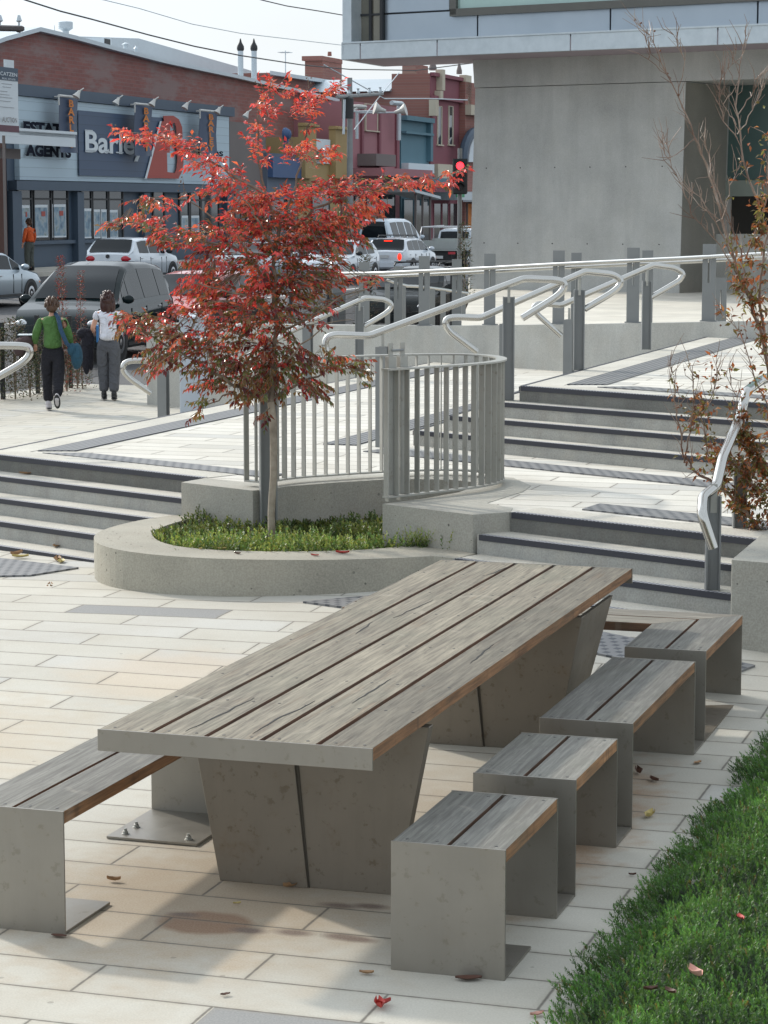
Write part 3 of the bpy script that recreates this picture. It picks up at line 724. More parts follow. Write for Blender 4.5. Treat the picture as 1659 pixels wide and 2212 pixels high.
for la in (.70, 3.23):
    zt = HT-.074; D_ = .045
    mb = MB()                                             # folded steel leg: left shell stands proud of the right one
    mb.hull([W(la, .181), W(la+D_, .181), W(la+D_, .541), W(la, .541)], [W(la, .060, zt), W(la+D_, .060, zt), W(la+D_, .470, zt), W(la, .470, zt)])
    lg = obj('leg', mb, M['steel_leg'], t, bevel=.002)
    mb = MB()
    mb.hull([W(la+.014, .530), W(la+.07, .530), W(la+.07, .891), W(la+.014, .891)], [W(la+.014, .440, zt), W(la+.07, .440, zt), W(la+.07, 1.020, zt), W(la+.014, 1.020, zt)])
    obj('leg_shell', mb, M['steel_leg'], lg, bevel=.002)
    mb = MB(); mb.hull([W(la+.009, .542), W(la+.013, .542), W(la+.013, .546), W(la+.009, .546)], [W(la+.009, .471, zt), W(la+.013, .471, zt), W(la+.013, .486, zt), W(la+.009, .486, zt)])
    obj('leg_seam_shade', mb, M['seam'], lg)  # thin strip that carries the painted fold shade
    s_ = 1 if la > 2 else -1                              # side wings folded outwards from the end plates
    a_, b_ = (la+.07, la+.70) if la > 2 else (la+.07, la+.42)
    if la > 2:
        mb = MB(); mb.hull([W(a_, .871), W(b_-.25, .871), W(b_-.25, .890), W(a_, .890)], [W(a_, 1.000, zt), W(b_, 1.000, zt), W(b_, 1.019, zt), W(a_, 1.019, zt)]); obj('leg_wing', mb, M['steel_leg'], lg)
        mb = MB(); mb.hull([W(a_, .181), W(b_-.25, .181), W(b_-.25, .2), W(a_, .2)], [W(a_, .060, zt), W(b_, .060, zt), W(b_, .079, zt), W(a_, .079, zt)]); obj('leg_wing', mb, M['steel_leg'], lg)

# ------------------------------------------------------------------ benches
HB, BWd = .45, .402
def bench(name, label, a0, a1, b1, near_foot=None, far_foot=None, group=None, sc_=()):
    b0 = b1-BWd; t = thing(name, label, 'bench', W((a0+a1)/2, (b0+b1)/2), group)
    g = .016; w = (BWd-g)/2
    planks(t, a0+.007, a1-.007, b0+.003, 2, w-.003, g, HB-.046, HB, M['wood_bench'], M['wood_side'], screws=(a0+.045, a1-.045))
    for a, foot, nmf in ((a0, near_foot, 'near'), (a1-.008, far_foot, 'far')):
        mb = MB(); plate(mb, a, a+.008, b0, b1, 0, HB+.001)
        o = obj('leg', mb, M['steel'], t, bevel=.001)
        if foot:
            mb = MB(); plate(mb, min(a, a+foot) if foot < 0 else a+.008, a if foot < 0 else a+foot, b0, b1, .002, .012); obj('foot_plate', mb, M['steel'], o, bevel=.001)
            if nmf == 'far' and foot < -.2:
                mb = MB()
                for fa, fb in ((.12, .15), (.36, .15), (.12, .85)):
                    c = W(a+foot*(1-fa), b0+BWd*fb, .012); mb.lathe(c, [(.017, 0), (.017, .003), (.011, .004), (.011, .013), (.007, .014), (.007, .024)], 8)
                obj('anchor_bolt', mb, M['galv'], o)
        # small angle under the seat
        mb = MB(); s_ = 1 if nmf == 'near' else -1; q = a+.008 if s_ > 0 else a-.04
        plate(mb, q, q+.04, b0+.02, b1-.02, HB-.054, HB-.048); obj('seat_bracket', mb, M['steel'], o)
    return t
BR = 1.5415
bench('bench', 'short steel-ended stool bench nearest the camera, on the right of the table', -.138, .610, BR, near_foot=.36, far_foot=.285, group=None)
bench('bench', 'second short bench right of the table, between the front stool and the longer bench', .897, 1.637, BR, far_foot=.295)
bench('bench', 'longer two-plank bench, third from the camera on the right side of the table', 1.935, 3.375, BR, far_foot=.27)
# L-shaped bench at the far right corner, half in the table's shade
t = thing('bench', 'L-shaped bench at the far right corner of the table, turning left behind it', 'bench', W(4.2, 1.2))
a0, a1, b1 = 3.655, 4.745, BR; b0 = b1-BWd; g = .016; w = (BWd-g)/2
mt = lambda i, q: [q[0], (a1-BWd+ (q[1][1]-b0), q[1][1]), (a1-BWd+(q[2][1]-b0), q[2][1]), q[3]]
planks(t, a0+.007, a1-.004, b0, 2, w, g, HB-.046, HB, M['wood_bench'], M['wood_side'], screws=(a0+.045, a0+.09), miter=mt)
bL = -.55
mt2 = lambda i, q: [q[0], q[1], (q[2][0], b0+(q[2][0]-(a1-BWd))-.003), (q[3][0], b0+(q[3][0]-(a1-BWd))-.003)]
planks(t, bL, b1, a1-BWd, 2, w, g, HB-.046, HB, M['wood_b'], M['wood_side_b'], along='b', screws=(bL+.05,), miter=mt2)
mb = MB(); plate(mb, a0, a0+.008, b0, b1, 0, HB+.001); l1 = obj('leg', mb, M['steel'], t, bevel=.001)
mb = MB(); plate(mb, a0+.008, a1-.01, b0, b1, .002, .012); obj('foot_plate', mb, M['steel_leg'], l1)
mb = MB(); plate(mb, a1-.008, a1, b0, b1, 0, HB-.048); obj('leg', mb, M['steel'], t, bevel=.001)
mb = MB(); plate(mb, a1-BWd, a1, bL-.006, bL+.002, 0, HB+.001); obj('leg', mb, M['steel'], t, bevel=.001)
bench('bench', 'long two-plank bench on the left side of the table, cut off by the left edge', -.118, 1.606, -.088, near_foot=.39, far_foot=-.47)
# ------------------------------------------------------------------ facades across the street (plane at distance e from the kerb axis)
ED = AX; EN = -BX                                       # along the street, and away from us
def on(e, x):                                           # ground point where picture column x meets the plane e
    k = (x-CX)/FPX*1.0; # x = k'*Y with k' from the horizontal ray at mid height
    r = ray(x, 450); k = r[0]/r[1]
    # point (kY, Y): dot(EN) = e
    Y = e/(k*EN.x+EN.y); return Vector((k*Y, Y, 0))
def at(e, x, y):
    p = on(e, x); return V(x, y, p.y)
def zat(e, x, y): return at(e, x, y).z
def wallbox(mb, e, x0, x1, z0, z1, d, mi=0):
    a = on(e, x0); b = on(e, x1); return mb.obox(a+Vector((0, 0, z0)), b-a, EN*d, (0, 0, z1-z0), mi)
def panel(mb, e, x0, x1, z0, z1, th=.04, mi=0):          # a slab standing proud of plane e towards us
    a = on(e, x0); b = on(e, x1); return mb.obox(a+Vector((0, 0, z0)), b-a, -EN*th, (0, 0, z1-z0), mi)
M['brick'] = brick('old_red_brick', (.29, .115, .10), (.22, .095, .085), (.24, .18, .165), ED, .46, .152, .47, (.27, .235, .225))
M['brick2'] = brick('orange_brick', (.33, .15, .12), (.25, .11, .095), (.27, .2, .17), ED, .46, .152, .60, (.42, .28, .2))
M['maroon'] = plain('maroon_render', (.22, .075, .095), .8, 0, .1, 1)
M['mauve'] = plain('mauve_render', (.33, .15, .17), .8, 0, .12, .8)
M['teal'] = plain('teal_render', (.09, .19, .24), .7, 0, .1, 1)
M['cream'] = plain('cream_trim', (.52, .47, .37), .8, 0, .1, 2)
M['zinc'] = plain('roof_iron', (.50, .56, .60), .45, .4, .08, 1)
M['navy'] = plain('navy_paint', (.045, .07, .125), .5, 0, .12, 1)
M['slate'] = plain('slate_blue_paint', (.055, .085, .125), .55, 0, .12, 1)
M['white'] = plain('white_paint', (.62, .68, .72), .6, 0, .05, 1)
M['glass'] = plain('shop_glass', (.03, .038, .045), .05, 0, .6, .9, spec=.5)
M['blackp'] = plain('black_paint', (.02, .022, .025), .55)
M['ink'] = plain('sign_ink', (.015, .018, .03), .95, spec=.1)
M['red_sign'] = plain('red_sign_paint', (.36, .07, .055), .6, 0, .06, 1)
M['orange'] = plain('orange_print', (.62, .20, .03), .7)
M['yellow'] = plain('yellow_render', (.36, .26, .12), .8, 0, .1, 1)
M['bluep'] = plain('blue_sign_paint', (.05, .10, .22), .6, 0, .1, 1)
M['greenp'] = plain('green_sign_paint', (.05, .30, .14), .6)
M['grey_r'] = plain('grey_render', (.17, .15, .145), .8, 0, .15, .6)
bo = NT('weatherboard'); _p = bo.pos(); _z = bo.dot(_p, Vector((0, 0, 1)))
_f = bo.math('FRACT', bo.math('DIVIDE', _z, .335)); _ln = bo.ramp(_f, [(.0, (0, 0, 0)), (.07, (1, 1, 1)), (1., (.94, .94, .94))])
M['boards'] = bo.fin(bo.mix(_ln, (.22, .28, .33, 1), (.46, .58, .66, 1)), .5, 0, bo.bump(_f, .5, .05))
bo = NT('navy_boards'); _p = bo.pos(); _z = bo.dot(_p, Vector((0, 0, 1)))
_f = bo.math('FRACT', bo.math('DIVIDE', _z, .335)); _ln = bo.ramp(_f, [(.0, (0, 0, 0)), (.07, (1, 1, 1)), (1., (.9, .9, .9))])
M['navy_boards'] = bo.fin(bo.mix(_ln, (.02, .035, .06, 1), (.05, .085, .15, 1)), .5)

def text_on(s, e, x0, x1, yb, yt, mat, parent, name='lettering', serif=False, proud=.05, th=.02, vertical=False, bold=0., shear=0.):
    """real raised lettering on plane e between picture columns x0..x1; yb/yt are picture rows of base line and cap top at x0"""
    cu = bpy.data.curves.new('t', 'FONT'); cu.body = s; cu.size = 1.; cu.offset = bold; cu.resolution_u = 3
    cu.space_line = .82
    if vertical: cu.body = '\n'.join(s); cu.align_x = 'CENTER'
    to = bpy.data.objects.new('t', cu); COL.objects.link(to); dg = bpy.context.evaluated_depsgraph_get(); dg.update()
    me = bpy.data.meshes.new_from_object(to.evaluated_get(dg)); bpy.data.objects.remove(to)
    vs = [v.co.copy() for v in me.vertices]; fs = [list(p.vertices) for p in me.polygons]
    x_0 = min(v.x for v in vs); x_1 = max(v.x for v in vs)
    y_1 = max(v.y for v in vs); y_0 = min(v.y for v in vs) if vertical else 0.
    if not vertical: y_1 = .72 if any(c.isupper() or c in 'bdfhklt' for c in s) else .55
    a = on(e, x0); b = on(e, x1); zb = zat(e, x0, yb); ztp = zat(e, x0, yt); U = b-a
    mb = MB()
    def mp(v, d): return a+U*((v.x-x_0)/(x_1-x_0))+Vector((0, 0, zb+(v.y-y_0)/(y_1-y_0)*(ztp-zb)))-EN*(proud+d)
    mb.add([mp(v, th) for v in vs], fs)
    if serif:                                           # slab serifs at cap height and base line
        for st in serif:
            f0, f1, lv = st; hgt = (ztp-zb)*.06; z = zb+(ztp-zb)*lv-(hgt if lv > .5 else 0)
            mb.obox(a+U*f0+Vector((0, 0, z))-EN*(proud+.004), U*(f1-f0), -EN*th*.8, (0, 0, hgt))
    bpy.data.meshes.remove(me)
    return obj(name, mb, mat, parent)

# ---- estate agents' building ------------------------------------------------------------------------
e0 = 38.5
zs0, zs1 = zat(e0, 33, 388), zat(e0, 33, 206)
zg = .42
B = thing('shop_building', "low navy estate agents' shop with white boarded sign wall, lettering and dark windows", 'shop', on(e0, 260)+Vector((0, 0, zg)))
mb = MB(); wallbox(mb, e0+.25, 16, 497, zg, zs1+.35, 9); obj('wall', mb, M['slate'], B)
mb = MB(); panel(mb, e0+.25, 18, 495, zs0-.36, zs0-.03, .35); panel(mb, e0+.25, 18, 495, zs1+.02, zs1+.42, .30); obj('fascia', mb, M['slate'], B)
mb = MB(); panel(mb, e0+.25, 33, 487, zs0, zs1, .20); sg = obj('sign_board', mb, M['boards'], B)
x0, x1 = 171, 372
mb = MB(); za, zb_ = zat(e0, 171, 379), zat(e0, 171, 238)
A_ = on(e0, 171); Bb = on(e0, 312); Bt = on(e0, 356); zt2 = zb_
mb.hull([A_+Vector((0, 0, za)), Bb+Vector((0, 0, za)), Bt+Vector((0, 0, zt2)), A_+Vector((0, 0, zt2))], [p-EN*.03 for p in (A_+Vector((0, 0, za)), Bb+Vector((0, 0, za)), Bt+Vector((0, 0, zt2)), A_+Vector((0, 0, zt2)))])
obj('sign_panel', mb, M['navy_boards'], sg)
text_on('ESTATE', e0, 50, 146, 286, 262, M['ink'], sg, bold=.06, serif=[(.0, .16, 0), (0, .13, 1), (.36, .53, 1), (.42, .48, 0), (.52, .64, 0), (.64, .8, 1)])
text_on('AGENTS', e0, 54, 152, 335, 311, M['ink'], sg, bold=.06, serif=[(.0, .08, 0), (.10, .17, 0), (.36, .5, 0), (.52, .62, 0), (.68, .86, 1)])
text_on('Barley', e0, 183, 312, 327, 280, M['white'], sg, bold=.025, serif=[(.0, .16, 0), (.0, .12, 1), (.32, .42, 0), (.5, .62, 0), (.52, .60, 1)])
text_on('J. Jones', e0, 401, 480, 333, 317, M['ink'], sg, bold=.02)
# the big red swash letter: sloping stem and two bowls
def poly_on(e, pts, proud, th):
    base = on(e, pts[0][0]); q = [at(e, x, y) for x, y in pts]
    return [p-EN*proud for p in q], [p-EN*(proud+th) for p in q]
mb = MB()
for pts in ([(312, 385), (345, 262), (352, 262), (352, 385)], [(352, 330), (352, 252), (366, 250), (364, 330)], [(350, 250), (372, 250), (384, 258), (386, 266), (352, 266)],
            [(374, 262), (384, 258), (391, 275), (392, 296), (386, 310), (376, 303), (379, 290), (378, 274)], [(352, 300), (378, 302), (385, 312), (352, 315)],
            [(376, 310), (386, 312), (393, 328), (394, 352), (390, 372), (383, 385), (374, 378), (379, 364), (381, 345), (380, 326)], [(345, 385), (348, 370), (376, 374), (384, 386)], [(350, 385), (350, 300), (357, 300), (359, 372)]):
    a_, b_ = poly_on(e0, pts, .035+random.random()*.004, .02); mb.hull(a_, b_)
obj('sign_letter', mb, M['red_sign'], sg)
mb = MB()
a_, b_ = poly_on(e0, [(310, 386), (343, 262), (346, 262), (314, 386)], .045, .02); mb.hull(a_, b_); obj('sign_stripe', mb, M['white'], sg)
# windows in bays
for (xa, xb, cols) in ((37, 143, (37, 65, 72, 107, 113, 143)), (174, 262, (174, 194, 199, 229, 234, 262)), (330, 352, (330, 352)), (387, 470, (387, 405, 410, 430, 434, 470))):
    for i in range(0, len(cols), 2):
        zA, zB = zat(e0, 37, 521), zat(e0, 37, 404)
        mb = MB(); panel(mb, e0+.25, cols[i], cols[i+1], zA, zB, .03); w = obj('window', mb, M['glass'], B)
        mb = MB(); panel(mb, e0+.25, cols[i]-2, cols[i+1]+2, zat(e0, 37, 431), zat(e0, 37, 427), .07); panel(mb, e0+.25, cols[i+1], cols[i+1]+2.2, zA, zB, .065); panel(mb, e0+.25, cols[i]-2, cols[i], zA, zB, .065)
        obj('window_frame', mb, M['blackp'], w)
for xa, xb in ((14, 34), (155, 169), (300, 312), (480, 495)): obj('pilaster', panel(MB(), e0+.25, xa, xb, zg, zs0-.4, .25), M['slate'], B)
mb = MB(); panel(mb, e0+.25, 36, 300, zat(e0, 37, 530), zat(e0, 37, 522), .16); obj('window_sill', mb, M['slate'], B)
# posters in the windows
pm = NT('poster'); _p = pm.obc(); _n = pm.noise(_p, 3.2, 2)
M['poster'] = pm.fin(pm.ramp(_n, [(.3, (.07, .13, .2)), (.45, (.16, .26, .34)), (.6, (.30, .36, .40)), (.75, (.12, .18, .13))]), .4)
for k, (xa, xb, ya, yb) in enumerate(((39, 62, 510, 448), (73, 101, 510, 447), (112, 140, 510, 446), (176, 196, 512, 455), (202, 214, 512, 457), (218, 228, 512, 457), (236, 252, 512, 458), (392, 404, 500, 470), (412, 428, 500, 470))):
    zA, zB = zat(e0, xa, ya), zat(e0, xa, yb)
    mb = MB(); panel(mb, e0+.22, xa, xb, zA, zB, .02); po_ = obj('window_poster', mb, M['poster'], B)
    mb = MB(); panel(mb, e0+.22, xa-.8, xb+.8, zB-.02, zB+.08, .028); panel(mb, e0+.22, xa-.8, xa, zA, zB, .028); panel(mb, e0+.22, xb, xb+.8, zA, zB, .028); panel(mb, e0+.22, xa-.8, xb+.8, zA-.06, zA, .028); obj('poster_frame', mb, M['white'], po_)
    if k < 3:
        mb = MB(); panel(mb, e0+.2, xa+16, xb-4, zB-.34, zB-.16, .012); obj('poster_flash', mb, M['red_sign'], po_)
# flood lights on arms along the top
M['lampw'] = plain('white_enamel', (.52, .52, .5), .5)
for i, (x, y) in enumerate(((167, 205), (252, 220), (330, 223), (401, 230), (471, 240), (532, 249))):
    p = at(e0-.9, x, y); q = at(e0+.1, x+3, y+8 if i < 5 else y)
    t = thing('floodlight', ['leftmost white floodlight above the first banner', 'white floodlight over the word on the navy sign', 'white floodlight beside the second banner', 'white floodlight above the big red letter', 'white floodlight above the third banner', 'last white floodlight on the bare brick wall'][i], 'light', p, 'floodlights along the top of the sign')
    ax = Vector((-.45, -.3, -.84)).normalized(); o_ = p-ax*.18
    mb = MB(); mb.lathe(o_, [(.05, 0), (.07, .09), (.14, .26), (.15, .28)], 14, ax=ax); obj('lamp_shade', mb, M['lampw'], t, smooth=True)
    mb = MB(); mb.tube([o_, o_+Vector((.12, .2, .1)), q+Vector((0, 0, .15))], .022, 6); obj('arm', mb, M['lampw'], t)
# banners on the building, hung from arms standing out from the wall
for i, (x0_, x1_, ya, yb) in enumerate(((131, 171, 205, 329), (294, 331, 222, 336), (434, 470, 236, 335))):
    p = at(e0-.5, (x0_+x1_)/2, ya)
    t = thing('banner', ['navy banner with orange letters between the two lettered boards', 'navy banner with orange letters left of the big red letter', 'navy banner with orange letters at the right end of the sign'][i], 'banner', p, 'three navy banners on the sign wall')
    mb = MB(); a = on(e0-.6, x0_); b = on(e0-.6, x1_); z1 = zat(e0-.6, x0_, ya+4); z0 = zat(e0-.6, x0_, yb); n_ = 10; vs = []
    for k in range(n_+1):
        f = k/n_; wv = .06*math.sin(f*7+i)
        for zz in (z1, (z0+z1)/2, z0): vs.append(a.lerp(b, f)+EN*(wv*(1 if zz < z1 else .2))+Vector((.02*math.sin(zz*3), 0, zz)))
    vs2 = [v-EN*.01 for v in vs]; nv = len(vs)
    fs = []
    for k in range(n_):
        for r_ in range(2): c_ = k*3+r_; fs += [[c_, c_+1, c_+4, c_+3], [nv+c_, nv+c_+3, nv+c_+4, nv+c_+1]]
    mb.add(vs+vs2, fs); bn = obj('banner_cloth', mb, M['navy'], t, smooth=True)
    mb = MB(); mb.tube([a+Vector((0, 0, z1+.04)), b+Vector((0, 0, z1+.04))], .05, 8); mb.tube([a+Vector((0, 0, z1+.04)), a+Vector((0, 0, z1-.3))], .03, 6); mb.tube([a.lerp(b, .5)+Vector((0, 0, z1+.04)), a.lerp(b, .5)+Vector((0, 0, z1+.04))+EN*.8], .03, 6); obj('banner_arm', mb, M['lampw'], t)
    xm = (x0_+x1_)/2; text_on('BARLEY', e0-.6, xm-6, xm+8, yb-10, ya+10, M['orange'], t, name='lettering', proud=.08, vertical=True, bold=.03)

# ---- big brick gable behind --------------------------------------------------------------------------
e1 = 41.
B = thing('brick_building', 'large old red brick gable wall with patched courses behind the sign', 'building', on(e1, 330)+Vector((0, 0, .4)))
prof = [(-60, 108), (0, 86), (73, 66), (150, 84), (235, 107), (345, 135), (500, 167), (600, 190), (700, 213), (722, 219)]
top = [at(e1, x, y+2) for x, y in prof]; bot = [Vector((p.x, p.y, .3)) for p in top]
mb = MB(); fr_ = bot+top[::-1]; bk_ = [p+EN*14 for p in fr_]; mb.hull(fr_, bk_); obj('wall', mb, M['brick'], B)
mb = MB()
for a, b in zip(top, top[1:]):
    mb.hull([a-EN*.3, b-EN*.3, b+EN*14.3, a+EN*14.3], [p+Vector((0, 0, .16)) for p in (a-EN*.3, b-EN*.3, b+EN*14.3, a+EN*14.3)])
obj('roof', mb, M['zinc'], B)
mb = MB()
for x in (72, 343):
    p = on(e1, x); mb.obox(p+Vector((0, 0, .4)), ED*.12, -EN*.03, (0, 0, zat(e1, x, 62 if x < 100 else 133)-.9)); 
obj('drain_pipe', mb, plain('rust_line', (.16, .07, .06), .8), B)
mb = MB()
for a, b in (((150, 78), (300, 83)), ((300, 83), (500, 140)), ((500, 140), (720, 205))):
    p, q = at(e1+9, *a), at(e1+9, *b); mb.hull([p-Vector((0, 0, 1.4)), q-Vector((0, 0, 1.4)), q+EN*.2-Vector((0, 0, 1.4)), p+EN*.2-Vector((0, 0, 1.4))], [p, q, q+EN*.2, p+EN*.2])
obj('rear_roof', mb, M['zinc'], B)
# roof-top things
def roofthing(name, label, cat, e, x, y):
    return thing(name, label, cat, at(e, x, y))
e2 = e1+3
p = at(e2, 142, 80); t = thing('roof_vent', 'round metal cowl vent on the brick gable roof', 'vent', p)
k = (p.y/FPX)
mb = MB(); mb.lathe(p, [(7*k, -.6), (7*k, 14*k)], 16); obj('vent_pipe', mb, M['zinc'], t, smooth=True)
mb = MB(); mb.lathe(p, [(8*k, 13*k), (15.5*k, 18*k), (15.5*k, 31*k), (14*k, 32*k), (1*k, 33*k)], 20); obj('vent_cowl', mb, M['zinc'], t, smooth=True)
p = at(e2, 225, 112); t = thing('air_conditioner', 'boxy rooftop air conditioner with a dark grille', 'air conditioner', p); k = p.y/FPX
mb = MB(); mb.obox(p, ED*(38*k), EN*1.2, (0, 0, 30*k)); obj('case', mb, M['white'], t)
mb = MB(); mb.obox(p+ED*(2*k)-EN*.02+Vector((0, 0, 2*k)), ED*(29*k), EN*.02, (0, 0, 26*k)); obj('grille', mb, M['blackp'], t)
for i, (x, y, h) in enumerate(((272, 108, 16), (294, 122, 22), (118, 72, 18))):
    p = at(e2, x, y); k = p.y/FPX; t = thing('roof_vent', ['squat flue right of the rooftop air conditioner', 'small pointed flue on the metal roof', 'thin rod on the brick gable roof left of the cowl vent'][i], 'vent', p)
    mb = MB(); r_ = (6, 3.5, .7)[i]*k; mb.lathe(p, [(r_, -.5), (r_, h*k*.7), (r_*1.5 if i < 2 else r_, h*k*.72), (r_*.3, h*k)], 10); obj('vent_pipe', mb, M['zinc'], t, smooth=True)
for i, x in enumerate((520, 549)):
    p = at(e1+2, x, 172); k = p.y/FPX; t = thing('chimney_flue', ['left of the two tall metal flues with black cowls', 'right of the two tall metal flues with black cowls'][i], 'chimney', p, 'twin flues on the brick building')
    mb = MB(); mb.lathe(p, [(6*k, -.7), (6*k, 62*k)], 14); obj('flue_pipe', mb, M['zinc'], t, smooth=True)
    mb = MB(); mb.lathe(p, [(6.3*k, 60*k), (8*k, 64*k), (7.5*k, 70*k), (3*k, 78*k), (1.5*k, 84*k)], 12); mb.obox(p+Vector((0, 0, 76*k)), ED*3*k, EN*.03, (0, 0, 10*k)); obj('cowl', mb, M['blackp'], t, smooth=True)
p = at(e1+6, 617, 200); k = p.y/FPX; t = thing('antenna', 'thin television antenna on the brick roof', 'antenna', p)
mb = MB(); mb.tube([p, p+Vector((0, 0, 88*k))], .03, 6); obj('mast', mb, M['zinc'], t)
mb = MB(); zt_ = Vector((0, 0, 84*k)); mb.tube([p+zt_-ED*18*k, p+zt_+ED*16*k], .02, 5)
for q in (-14, -8, -2, 4, 10): mb.tube([p+zt_+ED*q*k-EN*.35, p+zt_+ED*q*k+EN*.35], .012, 4)
obj('antenna_elements', mb, M['zinc'], t)

# ---- buildings further along --------------------------------------------------------------------------
def building(name, label, e, x0, x1, ytop, mat, d=10, roof=None, zb=.35, refx=None):
    zt = zat(e, refx or x0, ytop); b = thing(name, label, 'building', on(e, (x0+x1)/2)+Vector((0, 0, zb)))
    mb = MB(); wallbox(mb, e, x0, x1, zb, zt, d); obj('wall', mb, mat, b); return b, zt
def win(parent, e, x0, x1, yb, yt, mat='glass', frame='cream', fw=.9, sill=True, name='window'):
    zA, zB = zat(e, x0, yb), zat(e, x0, yt)
    mb = MB(); panel(mb, e, x0, x1, zA, zB, .065); w = obj(name, mb, M[mat], parent)
    if frame:
        mb = MB(); k = on(e, x0).y/FPX
        panel(mb, e, x0-fw, x0, zA, zB, .09); panel(mb, e, x1, x1+fw, zA, zB, .09); panel(mb, e, x0-fw, x1+fw, zB, zB+fw*k, .09)
        panel(mb, e, x0-fw*(2 if sill else 1), x1+fw*(2 if sill else 1), zA-fw*k*1.6, zA, .16); obj('window_frame', mb, M[frame], w)
    return w
b, zt = building('brick_building', 'grey rendered shop between the sign wall and the yellow shop', 38.6, 497, 575, 262, M['grey_r'], 8)
win(b, 38.6, 505, 516, 500, 420, frame='blackp'); win(b, 38.6, 530, 565, 520, 430, frame='blackp')
b, zt = building('shop_building', 'low blue-fronted shop half hidden by the red tree', 38.4, 577, 658, 330, plain('blue_grey', (.12, .15, .2), .8), 7)
mb = MB(); panel(mb, 38.4, 579, 655, zat(38.4, 579, 383), zat(38.4, 579, 338), .25); obj('sign_board', mb, M['bluep'], b)
mb = MB(); p = at(38.1, 614, 290); k = p.y/FPX; mb.lathe(p, [(14*k, 0), (14*k, .1), (9*k, .28), (2*k, .34)], 20, ax=-EN); p2 = p-Vector((0, 0, 8*k)); mb.obox(p2-ED*4*k, ED*8*k, -EN*.2, (0, 0, -24*k)); obj('sign_emblem', mb, M['bluep'], b)
win(b, 38.4, 585, 612, 540, 430, frame='blackp'); win(b, 38.4, 618, 650, 540, 430, frame='blackp')
B, zt = building('brick_building', 'red brick building with a pale hipped roof behind the power pole', 45., 596, 952, 173, M['brick2'], 16, refx=700)
A0, A1 = at(45, 590, 178), at(45, 905, 176)
z_ = zat(45, 700, 173); mb = MB(); za_ = Vector((0, 0, z_)); a = on(44.6, 585)+za_; b_ = on(44.6, 880)+za_; c_ = on(53, 860)+za_; d_ = on(53, 600)+za_
r0 = on(49, 640)+Vector((0, 0, z_+.55)); r1 = on(49, 850)+Vector((0, 0, z_+.55))
mb.add([a, b_, c_, d_, r0, r1, a+Vector((0, 0, -.2)), b_+Vector((0, 0, -.2)), c_+Vector((0, 0, -.2)), d_+Vector((0, 0, -.2))], [[0, 1, 5, 4], [1, 2, 5], [2, 3, 4, 5], [3, 0, 4], [6, 7, 1, 0], [7, 8, 2, 1], [9, 6, 0, 3], [9, 8, 7, 6]])
rf = obj('roof', mb, M['zinc'], B)
mb = MB(); wallbox(mb, 46.5, 698, 739, z_-.1, zat(46.5, 698, 128), 1.1); wallbox(mb, 46.45, 696.5, 740.5, zat(46.5, 698, 131), zat(46.5, 698, 121), 1.25); p = at(46.9, 712, 121); mb.lathe(p, [(.13, 0), (.11, .25)], 10)
obj('chimney', mb, M['brick2'], rf)
mb = MB(); wallbox(mb, 49, 898, 924, z_, zat(49, 898, 138), 1.0); obj('chimney', mb, M['brick2'], rf)
# yellow shop
Y_, zt = building('shop_building', 'yellow framed shop with a white and green sign, behind the red tree', 38.3, 645, 735, 296, M['yellow'], 7)
for xa, xb, yt in ((645, 669, 265), (711, 735, 272)):
    mb = MB(); panel(mb, 38.3, xa, xb, zat(38.3, xa, 385), zat(38.3, xa, yt), .35); pl = obj('pilaster', mb, M['yellow'], Y_)
    mb = MB(); panel(mb, 38.3, xa-1, xb+1, zat(38.3, xa, yt+7), zat(38.3, xa, yt+3), .5); obj('pilaster_cap', mb, M['yellow'], pl)
mb = MB(); panel(mb, 38.3, 672, 709, zat(38.3, 672, 352), zat(38.3, 672, 299), .12); sb = obj('sign_board', mb, M['white'], Y_)
mb = MB(); p = at(38.1, 690, 335); k = p.y/FPX; mb.lathe(p, [(12*k, 0), (12*k, .05)], 20, ax=-EN); obj('sign_emblem', mb, M['greenp'], sb)
win(Y_, 38.3, 672, 708, 520, 400, frame='blackp')
# mauve building
Mv, zt = building('shop_building', 'mauve painted two-storey building with a blind window, behind the power pole', 38., 757, 863, 218, M['mauve'], 6.5)
for x in (778, 815, 853): obj('pilaster', panel(MB(), 38, x, x+4, zat(38, 757, 360), zt-.2, .12), M['maroon'], Mv)
win(Mv, 38, 788, 812, 281, 225, mat='mauve', frame='cream', fw=1.5)
mb = MB(); panel(mb, 38, 757, 864, zat(38, 757, 380), zat(38, 757, 363), 1.8); obj('awning', mb, M['mauve'], Mv)
for xa, xb in ((765, 785), (790, 812), (818, 850)): win(Mv, 38, xa, xb, 545, 420, frame='blackp', sill=False)
mb = MB(); panel(mb, 38, 772, 815, zat(38, 772, 358), zat(38, 772, 332), 1.0); obj('balcony_box', mb, M['grey_r'], Mv)
mb = MB(); a = at(37.4, 846, 222); bq = at(37.4, 868, 224); c_ = at(37.4, 862, 300); mb.tube([a, bq, V(862, 226, bq.y), V(861, 303, bq.y)], .12, 8); obj('duct', mb, M['zinc'], Mv)
# teal shop
T_, zt = building('shop_building', 'teal fronted narrow shop between the mauve and the maroon buildings', 38., 866, 926, 249, M['teal'], 6.5)
mb = MB(); panel(mb, 38, 866, 926, zt-.25, zt, .35); panel(mb, 38, 866, 926, zat(38, 866, 288), zat(38, 866, 283), .3); panel(mb, 38, 921, 926, zat(38, 866, 345), zt, .25); obj('cornice', mb, M['teal'], T_)
mb = MB(); panel(mb, 38, 867, 923, zat(38, 867, 372), zat(38, 867, 352), .4); sb = obj('sign_board', mb, M['white'], T_)
mb = MB(); panel(mb, 38, 866, 930, zat(38, 866, 400), zat(38, 866, 384), 1.6); obj('awning', mb, M['teal'], T_)
for xa, xb in ((870, 890), (893, 905), (908, 922)): win(T_, 38, xa, xb, 545, 430, frame='teal', sill=False)
